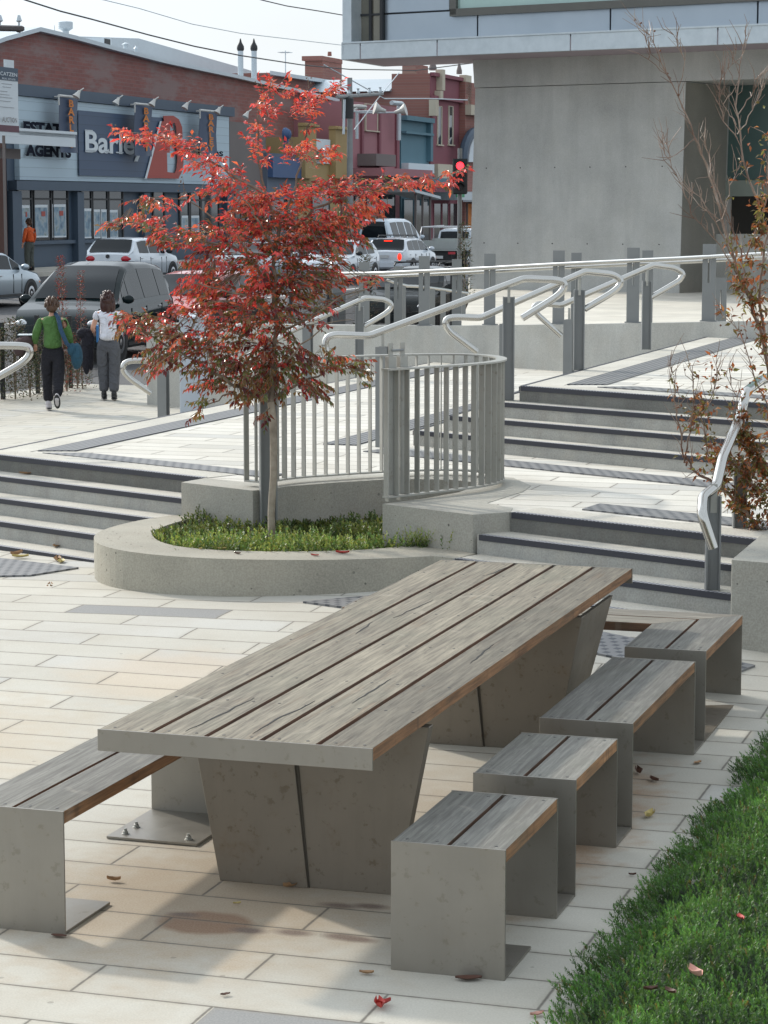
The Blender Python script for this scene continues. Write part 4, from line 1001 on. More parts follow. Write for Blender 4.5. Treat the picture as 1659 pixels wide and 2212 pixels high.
# maroon corner building
C_, zt = building('brick_building', 'tall maroon corner building with narrow cream-framed windows beside the pier', 38., 928, 1003, 158, M['brick2'], 2.2)
zw_ = zat(38, 928, 158)-.95; mb = MB(); mb.obox(on(38., 928)+EN*2.2+Vector((0, 0, .35)), on(38., 1003)-on(38., 928), EN*12, (0, 0, zw_-.35)); obj('rear_wall', mb, M['brick2'], C_)
mb = MB(); a = on(38., 927)+EN*2.2; u = on(38., 1003)-on(38., 927); mb.hull([a-AX*.35+Vector((0, 0, zw_)), a-AX*.35+EN*12.5+Vector((0, 0, zw_)), a+u+EN*12.5+Vector((0, 0, zw_)), a+u+Vector((0, 0, zw_))], [a+AX*1.5+Vector((0, 0, zw_+.75)), a+AX*1.5+EN*12.5+Vector((0, 0, zw_+.75)), a+u+EN*12.5+Vector((0, 0, zw_+.75)), a+u+Vector((0, 0, zw_+.75))]); obj('roof', mb, M['zinc'], C_)
obj('front_render', panel(MB(), 38., 928, 1003, .36, zt-.003, .05), M['maroon'], C_)
for xa in (943, 967): win(C_, 38, xa, xa+7, 312, 230, frame='cream', fw=1.6)
mb = MB(); panel(mb, 38, 928, 1003, zat(38, 928, 213), zat(38, 928, 206), .3); panel(mb, 38, 928, 1003, zt-.15, zt+.05, .25); obj('cornice', mb, M['maroon'], C_)
mb = MB()
for xa, xb, ya, yb in ((940, 946, 195, 150), (936, 942, 214, 196), (926, 932, 250, 215), (991, 1003, 205, 162), (996, 1004, 250, 206)): panel(mb, 38, xa, xb, zat(38, xa, ya), zat(38, xa, yb), .4)
obj('quoin', mb, M['cream'], C_)
mb = MB(); p = at(39, 992, 160); k = p.y/FPX; mb.lathe(p, [(6*k, 0), (6*k, .2), (3*k, .5), (1*k, .9)], 10); p = at(39, 935, 152); mb.lathe(p, [(8*k, 0), (8*k, .15), (4*k, .5), (2*k, .7)], 10); obj('chimney_pot', mb, M['grey_r'], C_)
mb = MB(); panel(mb, 38, 935, 976, zat(38, 935, 398), zat(38, 935, 354), .3); obj('sign_board', mb, M['cream'], C_)
mb = MB(); panel(mb, 38, 930, 970, zat(38, 930, 432), zat(38, 930, 415), 1.8); obj('awning', mb, M['zinc'], C_)
for xa, xb in ((935, 950), (953, 965), (970, 985)): win(C_, 38, xa, xb, 545, 440, frame='maroon', sill=False)
D_b, zt = building('shop_building', 'red shop with a white arched gable, cut by the pier edge', 37.6, 1004, 1090, 176, M['brick2'], 10)
mb = MB(); pts = []
for k in range(13):
    a = math.pi*k/12; pts.append((1030-30*math.cos(a), 350-66*math.sin(a)))
a_, b_ = poly_on(37.6, pts, .05, .3); mb.hull(a_, b_); ar = obj('gable_arch', mb, M['white'], D_b)
mb = MB(); mb.tube([at(37.2, x, y) for x, y in pts], .28, 8); obj('arch_trim', mb, M['slate'], ar, smooth=True)
mb = MB(); panel(mb, 37.6, 1004, 1060, zat(37.6, 1004, 248), zat(37.6, 1004, 226), .35); obj('cornice', mb, M['cream'], D_b)
mb = MB(); panel(mb, 37.6, 1000, 1060, zat(37.6, 1004, 436), zat(37.6, 1004, 414), 1.8); obj('awning', mb, M['white'], D_b)
win(D_b, 37.6, 1008, 1035, 545, 440, mat='orange', frame='grey_r', sill=False)
# verandah kiosk and small signs at street level
t = thing('bus_shelter', 'glass shelter with a thin flat roof in front of the far shops', 'shelter', on(36.4, 920)+Vector((0, 0, .45)))
mb = MB(); a = at(35.8, 897, 415); bq = at(35.8, 952, 430); mb.hull([a, bq, bq+EN*1.6, a+EN*1.6], [q+Vector((0, 0, .14)) for q in (a, bq, bq+EN*1.6, a+EN*1.6)]); obj('shelter_roof', mb, M['zinc'], t)
for x in (899, 914, 930): mb = MB(); p = on(36, x); mb.obox(p+Vector((0, 0, .4)), ED*.12, EN*.1, (0, 0, a.z-.35)); obj('shelter_post', mb, M['grey_r'], t)
mb = MB(); p = on(37, 900); q = on(37, 929); mb.obox(p+Vector((0, 0, .6)), q-p, EN*.03, (0, 0, 2.1)); obj('shelter_glass', mb, M['glass'], t)
t = setp(obj('shop_sign', panel(MB(), 36, 985, 999, zat(36, 985, 426), zat(36, 985, 415), .12), M['greenp']), 'small bright green hanging shop sign near the traffic light', 'sign')
# far building beyond the street end to close the view, left edge building with awning and auction board
L_ = thing('shop_building', 'dark brick shop at the left edge under a pale flat awning', 'shop', on(38.5, -60)+Vector((0, 0, .4)))
mb = MB(); wallbox(mb, 38.6, -260, 15, .4, zs1-.3, 8); obj('wall', mb, plain('dark_brown_brick', (.10, .05, .04), .9), L_)
mb = MB(); a = at(35.5, -120, 290); bq = at(35.5, 163, 290); zA = zat(35.5, 163, 318); zB = zat(35.5, 163, 291)
mb.obox(Vector((a.x, a.y, zA)), Vector((bq.x-a.x, bq.y-a.y, 0)), EN*.12, (0, 0, zB-zA)); mb.obox(Vector((a.x, a.y, zB-.12)), Vector((bq.x-a.x, bq.y-a.y, 0)), EN*2.9, (0, 0, .1)); mb.obox(Vector((a.x, a.y, zB))-EN*.06, Vector((bq.x-a.x, bq.y-a.y, 0)), EN*.2, (0, 0, .09)); obj('awning', mb, M['white'], L_)
t = thing('hanging_sign', 'dark hanging sign board below the pale awning at the left edge', 'sign', at(36.2, 20, 340))
mb = MB(); panel(mb, 36.2, -20, 42, zat(36.2, 0, 342), zat(36.2, 0, 320), .08); hs_ = obj('sign_board', mb, M['grey_r'], t)
t = thing('auction_board', 'tall white real estate auction board with a navy heading at the left edge', 'sign', at(33.5, 18, 285))
zA, zM, zT = zat(33.5, 20, 272), zat(33.5, 20, 174), zat(33.5, 20, 146)
bx_ = obj('board', panel(MB(), 33.5, -16, 40, zA-.3, zM, .06), M['white'], t)
obj('board_heading', panel(MB(), 33.5, -16, 40, zM, zT, .07), M['slate'], t)
obj('board_foot', panel(MB(), 33.5, -16, 40, zat(33.5, 20, 285), zat(33.5, 20, 271), .075), plain('maroon_strip', (.12, .05, .07), .6), t)
obj('board_top', panel(MB(), 33.5, 14, 33, zT, zat(33.5, 20, 129), .05), M['white'], t)
mb = MB(); p = on(33.6, 12); mb.obox(p+Vector((0, 0, .3)), ED*.07, EN*.07, (0, 0, zM-.4)); obj('board_post', mb, M['grey_r'], t)
text_on('CATZEN', 33.45, 2, 38, 162, 154, M['white'], t, proud=.05, bold=.01)
text_on('AUCTION', 33.45, 4, 36, 263, 252, M['grey_r'], t, proud=.05, bold=.005)
text_on('REAL ESTATE', 33.45, 6, 34, 171, 167, M['white'], t, proud=.05)
for k, (yy, a, b2) in enumerate(((180, 8, 30), (187, 10, 28), (196, 3, 20), (203, 3, 24), (209, 3, 30), (217, 3, 26), (230, 3, 34), (236, 22, 33))):
    pass
mb = MB()
for (yy, a, b2) in ((180, 8, 30), (187, 10, 28), (196, 3, 20), (203, 3, 24), (209, 3, 30), (217, 3, 26), (230, 3, 34)):
    panel(mb, 33.45, a, b2, zat(33.5, a, yy+1.2), zat(33.5, a, yy), .02)
obj('board_small_print', mb, plain('pale_grey_print', (.35, .37, .40), .7), t)

# ---- poles, wires, lights -----------------------------------------------------------------------------
M['pole'] = plain('weathered_pole', (.26, .27, .27), .8, 0, .2, 3)
p = on(35.2, 756); t = thing('power_pole', 'power pole with a crossarm and insulators before the mauve building', 'pole', p+Vector((0, 0, .4)))
zt = zat(35.2, 756, 168)
mb = MB(); mb.lathe(p+Vector((0, 0, .3)), [(.17, 0), (.12, zt-.3)], 12); obj('pole_shaft', mb, M['pole'], t, smooth=True)
for yy, xa, xb in ((205, 728, 826),):
    mb = MB(); a = at(35.0, xa, yy+4); bq = at(35.0, xb, yy-2); mb.tube([a, bq], .08, 6); ca = obj('crossarm', mb, M['pole'], t)
    mb = MB()
    for f in (.03, .25, .45, .7, .95): q = a.lerp(bq, f); mb.lathe(q, [(.05, 0), (.09, .12), (.05, .25), (.07, .32)], 8)
    obj('insulator', mb, M['zinc'], ca)
mb = MB(); a = at(35, 751, 232); mb.lathe(a-Vector((0, 0, .5)), [(.28, 0), (.28, .9), (.1, 1.)], 12); obj('transformer', mb, M['blackp'], t, smooth=True)
mb = MB(); mb.tube([at(35, 744, 215), at(35, 742, 290)], .06, 6); mb.tube([at(35, 771, 240), at(35, 771, 300)], .07, 6); obj('cable_pipe', mb, M['zinc'], t)
mb = MB(); a = at(35, 762, 238); mb.ell(at(35, 774, 231), (.42, .25, .12), 12, 6); mb.tube([a, at(35, 774, 233)], .05, 6); obj('street_lamp_head', mb, M['lampw'], t, smooth=True)
for i, (x, y, s_) in enumerate(((833, 240, -1), (853, 243, 1))):
    q = at(36, x, y); tt = thing('horn_speaker', ['left of two pale horn speakers on the mauve wall', 'right of two pale horn speakers on the mauve wall'][i], 'speaker', q)
    mb = MB(); mb.lathe(q, [(.08, 0), (.12, .25), (.3, .55), (.32, .57)], 12, ax=(s_*.9, -.2, .25)); obj('horn', mb, M['lampw'], tt, smooth=True)
    mb = MB(); mb.tube([q, q+EN*1.9], .04, 6); obj('arm', mb, M['zinc'], tt)
p = on(31.0, -40); t = thing('power_pole', 'crossarm of a power pole coming in at the top left edge', 'pole', p)
zz = zat(31, 20, 62); mb = MB(); mb.lathe(p, [(.18, 0), (.13, zz+.5)], 12); obj('pole_shaft', mb, M['pole'], t, smooth=True)
mb = MB(); a = at(31, -110, 58); bq = at(31, 48, 62); mb.tube([a, bq], .085, 6); mb.tube([at(31, 41, 62), at(31, 40, 69)], .07, 6); ca = obj('crossarm', mb, plain('dark_timber', (.08, .07, .07), .8), t)
mb = MB()
for x in (-50, 0, 41): q = at(31, x, 56); mb.lathe(q, [(.03, -.1), (.03, .1), (.09, .14), (.04, .3)], 8)
obj('insulator', mb, M['zinc'], ca)
def wire(label, pts, e_, r=.018, mat='blackp'):
    path = []
    for (x, y), ee in zip(pts, e_): path.append(at(ee, x, y))
    fine = []
    for i in range(len(path)-1):
        for k in range(6): fine.append(path[i].lerp(path[i+1], k/6))
    mb = MB(); mb.tube(fine+[path[-1]], r, 6); setp(obj('overhead_cable', mb, M[mat]), label, 'cable')
wire('thick black cable sagging from the top left to the power pole', [(-10, -25), (55, 0), (130, 24), (200, 42), (320, 75), (420, 100), (520, 120), (650, 140), (757, 150), (900, 152), (1030, 135)], [31]*4+[32]*3+[34, 35, 35, 35], .024)
wire('thin pale cable across the sky above the black one', [(140, -20), (225, 0), (300, 18), (415, 52), (520, 72), (640, 86), (760, 100)], [33]*7, .014, 'zinc')
wire('short cable at the top middle of the sky, meeting the metal building', [(520, -14), (565, 0), (620, 13), (690, 24), (760, 36)], [28]*5, .018)
wire('pale stay wire slanting down right of the power pole', [(862, 157), (815, 215), (765, 280)], [36, 35, 34], .022, 'zinc')
wire('grey service wire stretched in front of the maroon building', [(700, 140), (830, 213), (930, 213), (1010, 216)], [37, 36.5, 36.5, 36.5], .03, 'zinc')
# traffic signal
p = V(992, 700, 62); p.z = .0; t = thing('traffic_light', 'traffic light showing red beside the pier edge', 'traffic light', p)
mb = MB(); mb.lathe(p, [(.06, 0), (.06, 4.1)], 10); obj('pole_shaft', mb, M['post'], t, smooth=True)
zc = V(990, 384, 62).z; mb = MB(); mb.box(p.x-.19, p.x+.19, p.y-.22, p.y-.05, zc-.42, zc+.48); hd = obj('signal_head', mb, M['blackp'], t, bevel=.03)
red = NT('red_lamp'); red.b.inputs['Emission Color'].default_value = (1, .02, .03, 1); red.b.inputs['Emission Strength'].default_value = 6; M['redlamp'] = red.fin((.5, .01, .01), .4)
for k, (mm, dz) in enumerate((('redlamp', .30), ('blackp', .03), ('blackp', -.24))):
    mb = MB(); q = Vector((p.x, p.y-.22, zc+dz)); mb.lathe(q, [(.10, 0), (.08, .025), (.02, .035)], 14, ax=(0, -1, 0)); ln = obj('lamp', mb, M[mm], hd, smooth=True)
    mb = MB(); vs = []
    for j in range(9):
        a = math.pi*j/8
        for dy, r_ in ((0, .115), (-.14, .11)): vs.append(q+Vector((math.cos(a)*r_, dy, math.sin(a)*r_)))
    mb.add(vs, [[j*2, j*2+1, j*2+3, j*2+2] for j in range(8)]); obj('hood', mb, M['blackp'], ln)
# pale cabinet between the handrail and the tree
p = V(411, 890, 27.5); t = thing('utility_cabinet', 'tall pale grey cabinet panel half hidden by the red leaves', 'cabinet', (p.x, p.y, -.2))
M['cab'] = plain('pale_cabinet', (.42, .47, .53), .5, 0, .05)
mb = MB(); w_ = 52/FPX*27.5; mb.box(p.x-w_/2+.02, p.x+w_/2+.03, 27.5, 28.0, -.2, V(411, 690, 27.5).z); obj('case', mb, M['cab'], t, bevel=.01)
mb = MB(); mb.box(p.x-w_/2, p.x+w_/2+.05, 27.47, 28.03, V(411, 690, 27.5).z, V(411, 684, 27.5).z); obj('cap', mb, M['cab'], t)
p = V(738, 700, 48); t = thing('street_pillar', 'grey square pillar with a domed cap behind the red tree', 'pillar', (p.x, 48, -.2))
mb = MB(); k = 48/FPX; mb.box(p.x-20*k, p.x+8*k, 48, 48.3, -.2, V(738, 590, 48).z); obj('shaft', mb, M['post'], t)
mb = MB(); mb.ell(V(732, 580, 48.15), (24*k, .2, 22*k), 14, 8); obj('cap', mb, M['zinc'], t, smooth=True)

# ---- the metal-clad building on its concrete pier ------------------------------------------------------
M['clad'] = None
cl = NT('metal_cladding'); _p = cl.pos(); _n = cl.noise(_p, .8, 4, .6)
M['clad'] = cl.fin(cl.mix(_n, (.30, .36, .42, 1), (.44, .50, .56, 1)), cl.math('MULTIPLY_ADD', cl.noise(_p, 3, 4), .2, .25), .7, cl.bump(cl.noise(_p, 1.6, 2), .08, .03))
cl = NT('zinc_fascia'); _p = cl.pos(); _n = cl.noise(_p, 5, 5, .7)
M['fascia'] = cl.fin(cl.mix(_n, (.38, .44, .48, 1), (.62, .68, .72, 1)), .4, .5)
M['clad_dark'] = plain('dark_cladding', (.10, .105, .11), .6, 0, .1, 1)
M['soffit'] = plain('soffit_board', (.33, .28, .31), .8, 0, .05, 1)
ZS = 5.43
def S(x, y):                                            # point on the soffit plane
    return P(x, y, ZS)
fA, fB = S(740, 129), S(1700, 90.5); fd = (fB-fA).normalized(); fn = Vector((-fd.y, fd.x, 0))
if fn.y < 0: fn = -fn
def F(s, d=0., z=0.): q = fA+fd*s+fn*d; return Vector((q.x, q.y, z))
LB = 16.
def zF(x, y, d=0.):                                     # height of a pixel on the facade plane set back d
    k = ray(x, y); o = F(0, d); den = k[0]*fn.x+k[1]*fn.y; t = (o.x*fn.x+o.y*fn.y)/den; return HC+k[2]*t
def sF(x, y, d=0.):
    k = ray(x, y); o = F(0, d); t = (o.x*fn.x+o.y*fn.y)/(k[0]*fn.x+k[1]*fn.y); q = Vector((k[0]*t, k[1]*t, 0)); return (q-Vector((fA.x, fA.y, 0))).dot(fd)
MBd = thing('modern_building', 'modern building clad in bluish metal sheets carried on a raked concrete pier', 'building', F(6, 3, FZ))
zf = zF(829.5, 88)
mb = MB(); mb.prism([F(0, 0).xy, F(LB, 0).xy, F(LB, 30).xy, F(3.2, 30).xy, F(2.9, 2.36).xy, F(-.54, 2.36).xy], ZS, ZS+.25); obj('soffit', mb, M['soffit'], MBd)
mb = MB(); joints = [0, sF(779, 110), sF(945, 105), sF(1233, 95), sF(1551, 80), LB]
for a, b in zip(joints, joints[1:]): mb.obox(F(a+.012, -.02, ZS-.005), fd*(b-a-.024), fn*.08, (0, 0, zf-ZS))
mb.obox(F(-.02, -.02, ZS-.004), F(-.54, 2.34)-F(0, 0), fd*.06, (0, 0, zf-ZS)); mb.obox(F(0, -.04, zf-.03), fd*LB, fn*.5, (0, 0, .035)); obj('fascia', mb, M['fascia'], MBd, bevel=.006)
mb = MB(); mb.obox(F(0.02, .04, ZS), fd*(LB-.1), fn*.1, (0, 0, zf-ZS-.04)); obj('fascia_joint', mb, M['dark'], MBd)
db = .40; zj = zF(829.5, 31, db); zt = zf+6
mb = MB(); j2 = [sF(829, 60, db), sF(1031, 60, db), sF(1318, 40, db), sF(1636, 40, db), LB]
x_w = sF(979, 0, db)
for a, b in zip(j2, j2[1:]): mb.obox(F(a+.015, db, zf), fd*(b-a-.03), fn*.10, (0, 0, zj-zf-.01))
mb.obox(F(j2[0]+.015, db, zj+.02), fd*(x_w-j2[0]-.1), fn*.10, (0, 0, 4)); obj('cladding_panel', mb, M['clad'], MBd, bevel=.008)
mb = MB(); mb.obox(F(.3, db+.11, zf-.1), fd*(LB-.4), fn*1.6, (0, 0, 6)); mb.obox(F(3.3, db+1.9, zf-.1), fd*(LB-3.4), fn*27, (0, 0, 5.9)); obj('wall', mb, M['clad_dark'], MBd)  # the deep second box is unseen, added for reflections in the cars
mb = MB(); mb.obox(F(6, 9, FZ), fd*(LB-6), fn*20, (0, 0, ZS-FZ-.01)); obj('rear_wall', mb, M['clad_dark'], MBd)  # unseen ground-floor mass, added to darken what the cars reflect
x_l0, x_l1, x_l2 = sF(762, 50, .05), sF(805, 50, db), sF(829, 50, db)
mb = MB(); mb.obox(F(0, .0, zf+.005), fd*x_l0, fn*.5, (0, 0, 6)); mb.obox(F(0, .5, zf+.005), fd*.1, fn*1.7, (0, 0, 6)); obj('corner_panel', mb, M['fascia'], MBd)
gl = plain('bronze_glass', (.17, .16, .13), .12, .3, .3, 1.2); 
mb = MB(); mb.obox(F(x_l0, db-.05, zf), fd*(x_l2-x_l0), fn*.05, (0, 0, 6)); w = obj('window', mb, gl, MBd)
mb = MB(); mb.obox(F(x_l1-.03, db-.09, zf), fd*.06, fn*.04, (0, 0, 6)); mb.obox(F(x_l2-.03, db-.10, zf), fd*.06, fn*.06, (0, 0, 6)); mb.obox(F(x_l0, db-.085, zj-.02), fd*(x_l2-x_l0), fn*.03, (0, 0, .04)); obj('window_frame', mb, M['blackp'], w)
gl2 = plain('green_glass', (.35, .50, .47), .15, .1, .25, .8, spec=.8)
zw = zF(1000, 20, db)
mb = MB(); mb.obox(F(x_w+.12, db-.02, zw), fd*(LB-x_w-.2), fn*.04, (0, 0, 5)); w = obj('window', mb, gl2, MBd)
mb = MB(); mb.obox(F(x_w-.02, db-.10, zw-.13), fd*(LB-x_w), fn*.12, (0, 0, .14)); mb.obox(F(x_w-.02, db-.10, zw-.1), fd*.14, fn*.12, (0, 0, 5)); obj('window_frame', mb, plain('bronze_frame', (.12, .12, .11), .4, .5), w)
# pier
zbm = .95; so = .0
pd = 1.55                                               # set back under the soffit
def sxy(x, y): s_ = sF(x, y, pd); return s_
pl_t, pr_t = sxy(1027, 150), sxy(1481, 180); pl_b, pr_b = sxy(1014, 620), sxy(1468, 560); zj2 = zF(1200, 184, pd)
PR = thing('concrete_pier', 'wide raked grey board-marked concrete pier holding up the metal building', 'pier', F(8, 3, FZ))
mb = MB(); mb.hull([F(pl_b, pd, zbm), F(pr_b, pd, zbm), F(pr_b, pd+2.2, zbm), F(pl_b, pd+2.2, zbm)], [F(pl_t, pd, zj2-.012), F(pr_t, pd, zj2-.012), F(pr_t, pd+2.2, zj2-.012), F(pl_t, pd+2.2, zj2-.012)]); obj('pier_body', mb, M['pier'], PR)
mb = MB(); mb.hull([F(pl_t-.02, pd-.004, zj2), F(LB, pd-.004, zj2), F(LB, pd+2.2, zj2), F(pl_t-.02, pd+2.2, zj2)], [F(pl_t-.06, pd-.004, ZS), F(LB, pd-.004, ZS), F(LB, pd+2.2, ZS), F(pl_t-.06, pd+2.2, ZS)]); obj('beam', mb, M['pier'], PR)
mb = MB()
for i in range(6):
    for j in range(2):
        f = (i+.4)/6; z = 1.9+j*1.45; s_ = lerp(pl_b, pr_b, f)+(z-zbm)*(pl_t-pl_b)/(zj2-zbm); mb.lathe(F(s_, pd-.002, z), [(.013, 0), (.013, .003)], 8, ax=-fn)
obj('tie_hole', mb, M['dark'], PR)
sr = sF(1523, 200, pd+1.6); sr2 = sF(1510, 560, pd+1.6); mb = MB(); mb.hull([F(pr_b, pd+.02, zbm), F(sr2, pd+1.6, zbm), F(sr2, pd+1.9, zbm), F(pr_b, pd+1.9, zbm)], [F(pr_t, pd+.02, zj2-.02), F(sr, pd+1.6, zj2-.02), F(sr, pd+1.9, zj2-.02), F(pr_t, pd+1.9, zj2-.02)]); obj('pier_return', mb, M['pier_shaded'], PR)
# recessed glazing to the right of the pier
G_ = thing('glazed_entrance', 'dark green glass entrance recessed beside the pier', 'entrance', F(12, 4.5, FZ))
gd = pd+1.95
def zG(y): return zF(1600, y, gd)
s0 = sF(1500, 300, gd)
mb = MB(); mb.obox(F(s0, gd, zG(392)), fd*8, fn*.06, (0, 0, zG(150)-zG(392))); obj('glass_panel', mb, plain('dark_green_glass', (.07, .115, .11), .25, 0, .2, .5), G_)
mb = MB(); mb.obox(F(s0, gd-.05, zG(424)), fd*8, fn*.1, (0, 0, zG(392)-zG(424)+.02)); obj('transom', mb, plain('grey_green', (.22, .25, .22), .6), G_)
mb = MB(); mb.obox(F(s0, gd+1.2, FZ), fd*8, fn*.06, (0, 0, zG(420)-FZ)); obj('opening_shade', mb, M['dark'], G_)  # near-black sheet; the shade inside the opening is painted by its colour
mb = MB(); mb.obox(F(s0-.2, gd-.4, FZ), fd*8, fn*.2, (0, 0, zG(505)-FZ)); obj('plinth', mb, M['lowwall'], G_)
# ------------------------------------------------------------------ cars
def paint(name, col, metal=.3):
    t = NT(name); dk = max(col) < .1
    t.b.inputs['Coat Weight'].default_value = 0. if dk else .8; t.b.inputs['Coat Roughness'].default_value = .05
    return t.fin(t.mix(t.noise(t.obc(), 1.2, 2), c3(col, .93), c3(col, 1.05)), .06 if dk else .3, metal, None, .22 if dk else .5)
M['cglass'] = plain('car_glass', (.010, .014, .017), .03, 0, .4, .9, spec=.22)
M['tyre'] = plain('tyre_rubber', (.02, .02, .022), .85); M['rim'] = plain('alloy_rim', (.45, .46, .48), .3, .8)
M['tail'] = plain('tail_lens', (.45, .015, .03), .15, 0, .15); M['head'] = plain('head_lens', (.65, .68, .7), .1, .3)
M['indic'] = plain('indicator_lens', (.75, .22, .04), .2); M['plate'] = plain('number_plate', (.55, .57, .58), .5, 0, .1, 20)
bl = NT('brake_lamp'); bl.b.inputs['Emission Color'].default_value = (1, .03, .01, 1); bl.b.inputs['Emission Strength'].default_value = 2.2; M['brake'] = bl.fin((.6, .02, .01), .3)
TYPES = dict(
 # x, belt z, top z ; rear to front. roof where top>belt. width, L
 hatch=dict(W=1.76, bt=[(-2.08, .62, .62), (-2.06, .93, .95), (-1.86, .98, 1.10), (-1.50, .97, 1.41), (-1.0, .95, 1.47), (-.3, .94, 1.48), (.25, .93, 1.43), (.62, .94, 1.20), (1.02, .95, .97), (1.75, .84, .86), (2.02, .70, .71), (2.10, .52, .52)], side=[(-1.42, -.62), (-.55, .30), (.36, .72)], ws=(.25, 1.02), rw=(-1.98, -1.50), wx=(-1.28, 1.28)),
 wagon=dict(W=1.72, bt=[(-2.22, .60, .60), (-2.20, .90, .92), (-2.02, .95, 1.02), (-1.66, .95, 1.38), (-1.1, .93, 1.42), (-.2, .92, 1.43), (.32, .92, 1.38), (.72, .92, 1.15), (1.12, .92, .94), (1.85, .80, .82), (2.12, .66, .67), (2.2, .50, .50)], side=[(-1.74, -1.02), (-.96, -.25), (-.18, .42), (.47, .82)], ws=(.32, 1.10), rw=(-2.10, -1.68), wx=(-1.32, 1.32)),
 sedan=dict(W=1.76, bt=[(-2.28, .62, .62), (-2.26, .90, .92), (-1.70, .98, 1.0), (-1.30, .98, 1.14), (-.85, .95, 1.38), (-.2, .93, 1.42), (.30, .92, 1.38), (.75, .92, 1.14), (1.15, .92, .94), (1.9, .80, .82), (2.2, .66, .67), (2.3, .50, .50)], side=[(-1.05, -.5), (-.42, .36), (.42, .84)], ws=(.30, 1.13), rw=(-1.66, -.86), wx=(-1.35, 1.40)),
 mpv=dict(W=1.86, bt=[(-2.25, .62, .62), (-2.22, 1.0, 1.03), (-2.08, 1.08, 1.30), (-1.80, 1.08, 1.70), (-1.2, 1.07, 1.77), (-.2, 1.05, 1.79), (.35, 1.04, 1.72), (.85, 1.04, 1.45), (1.38, 1.04, 1.08), (1.95, .93, .95), (2.25, .76, .77), (2.34, .52, .52)], side=[(-1.85, -1.28), (-1.20, -.30), (-.22, .62), (.68, 1.02)], ws=(.35, 1.36), rw=(-2.18, -1.84), wx=(-1.35, 1.42)),
 van=dict(W=1.78, bt=[(-2.35, .6, .6), (-2.34, 1.0, 1.02), (-2.30, 1.05, 1.75), (-2.15, 1.05, 1.93), (-1.0, 1.05, 1.97), (.6, 1.05, 1.96), (1.2, 1.05, 1.86), (1.65, 1.05, 1.50), (2.05, 1.05, 1.08), (2.3, .8, .82), (2.38, .55, .55)], side=[(-2.0, -1.1), (-1.0, -.05), (.1, .95), (1.05, 1.6)], ws=(1.2, 2.04), rw=(-2.335, -2.25), wx=(-1.35, 1.45)),
 ute=dict(W=1.8, bt=[(-.32, .6, .6), (-.31, 1.05, 1.08), (-.25, 1.08, 1.40), (-.10, 1.08, 1.66), (.35, 1.06, 1.72), (.8, 1.05, 1.66), (1.15, 1.05, 1.42), (1.5, 1.05, 1.08), (2.15, .98, 1.0), (2.45, .85, .86), (2.52, .55, .55)], side=[(-.02, .75), (.82, 1.15)], ws=(.8, 1.5), rw=(-.30, -.16), wx=(-1.35, 1.75)))
def interp(bt, x, k):
    for a, b in zip(bt, bt[1:]):
        if a[0] <= x <= b[0]: return lerp(a[k], b[k], (x-a[0])/max(1e-6, b[0]-a[0]))
    return bt[-1][k] if x > bt[-1][0] else bt[0][k]
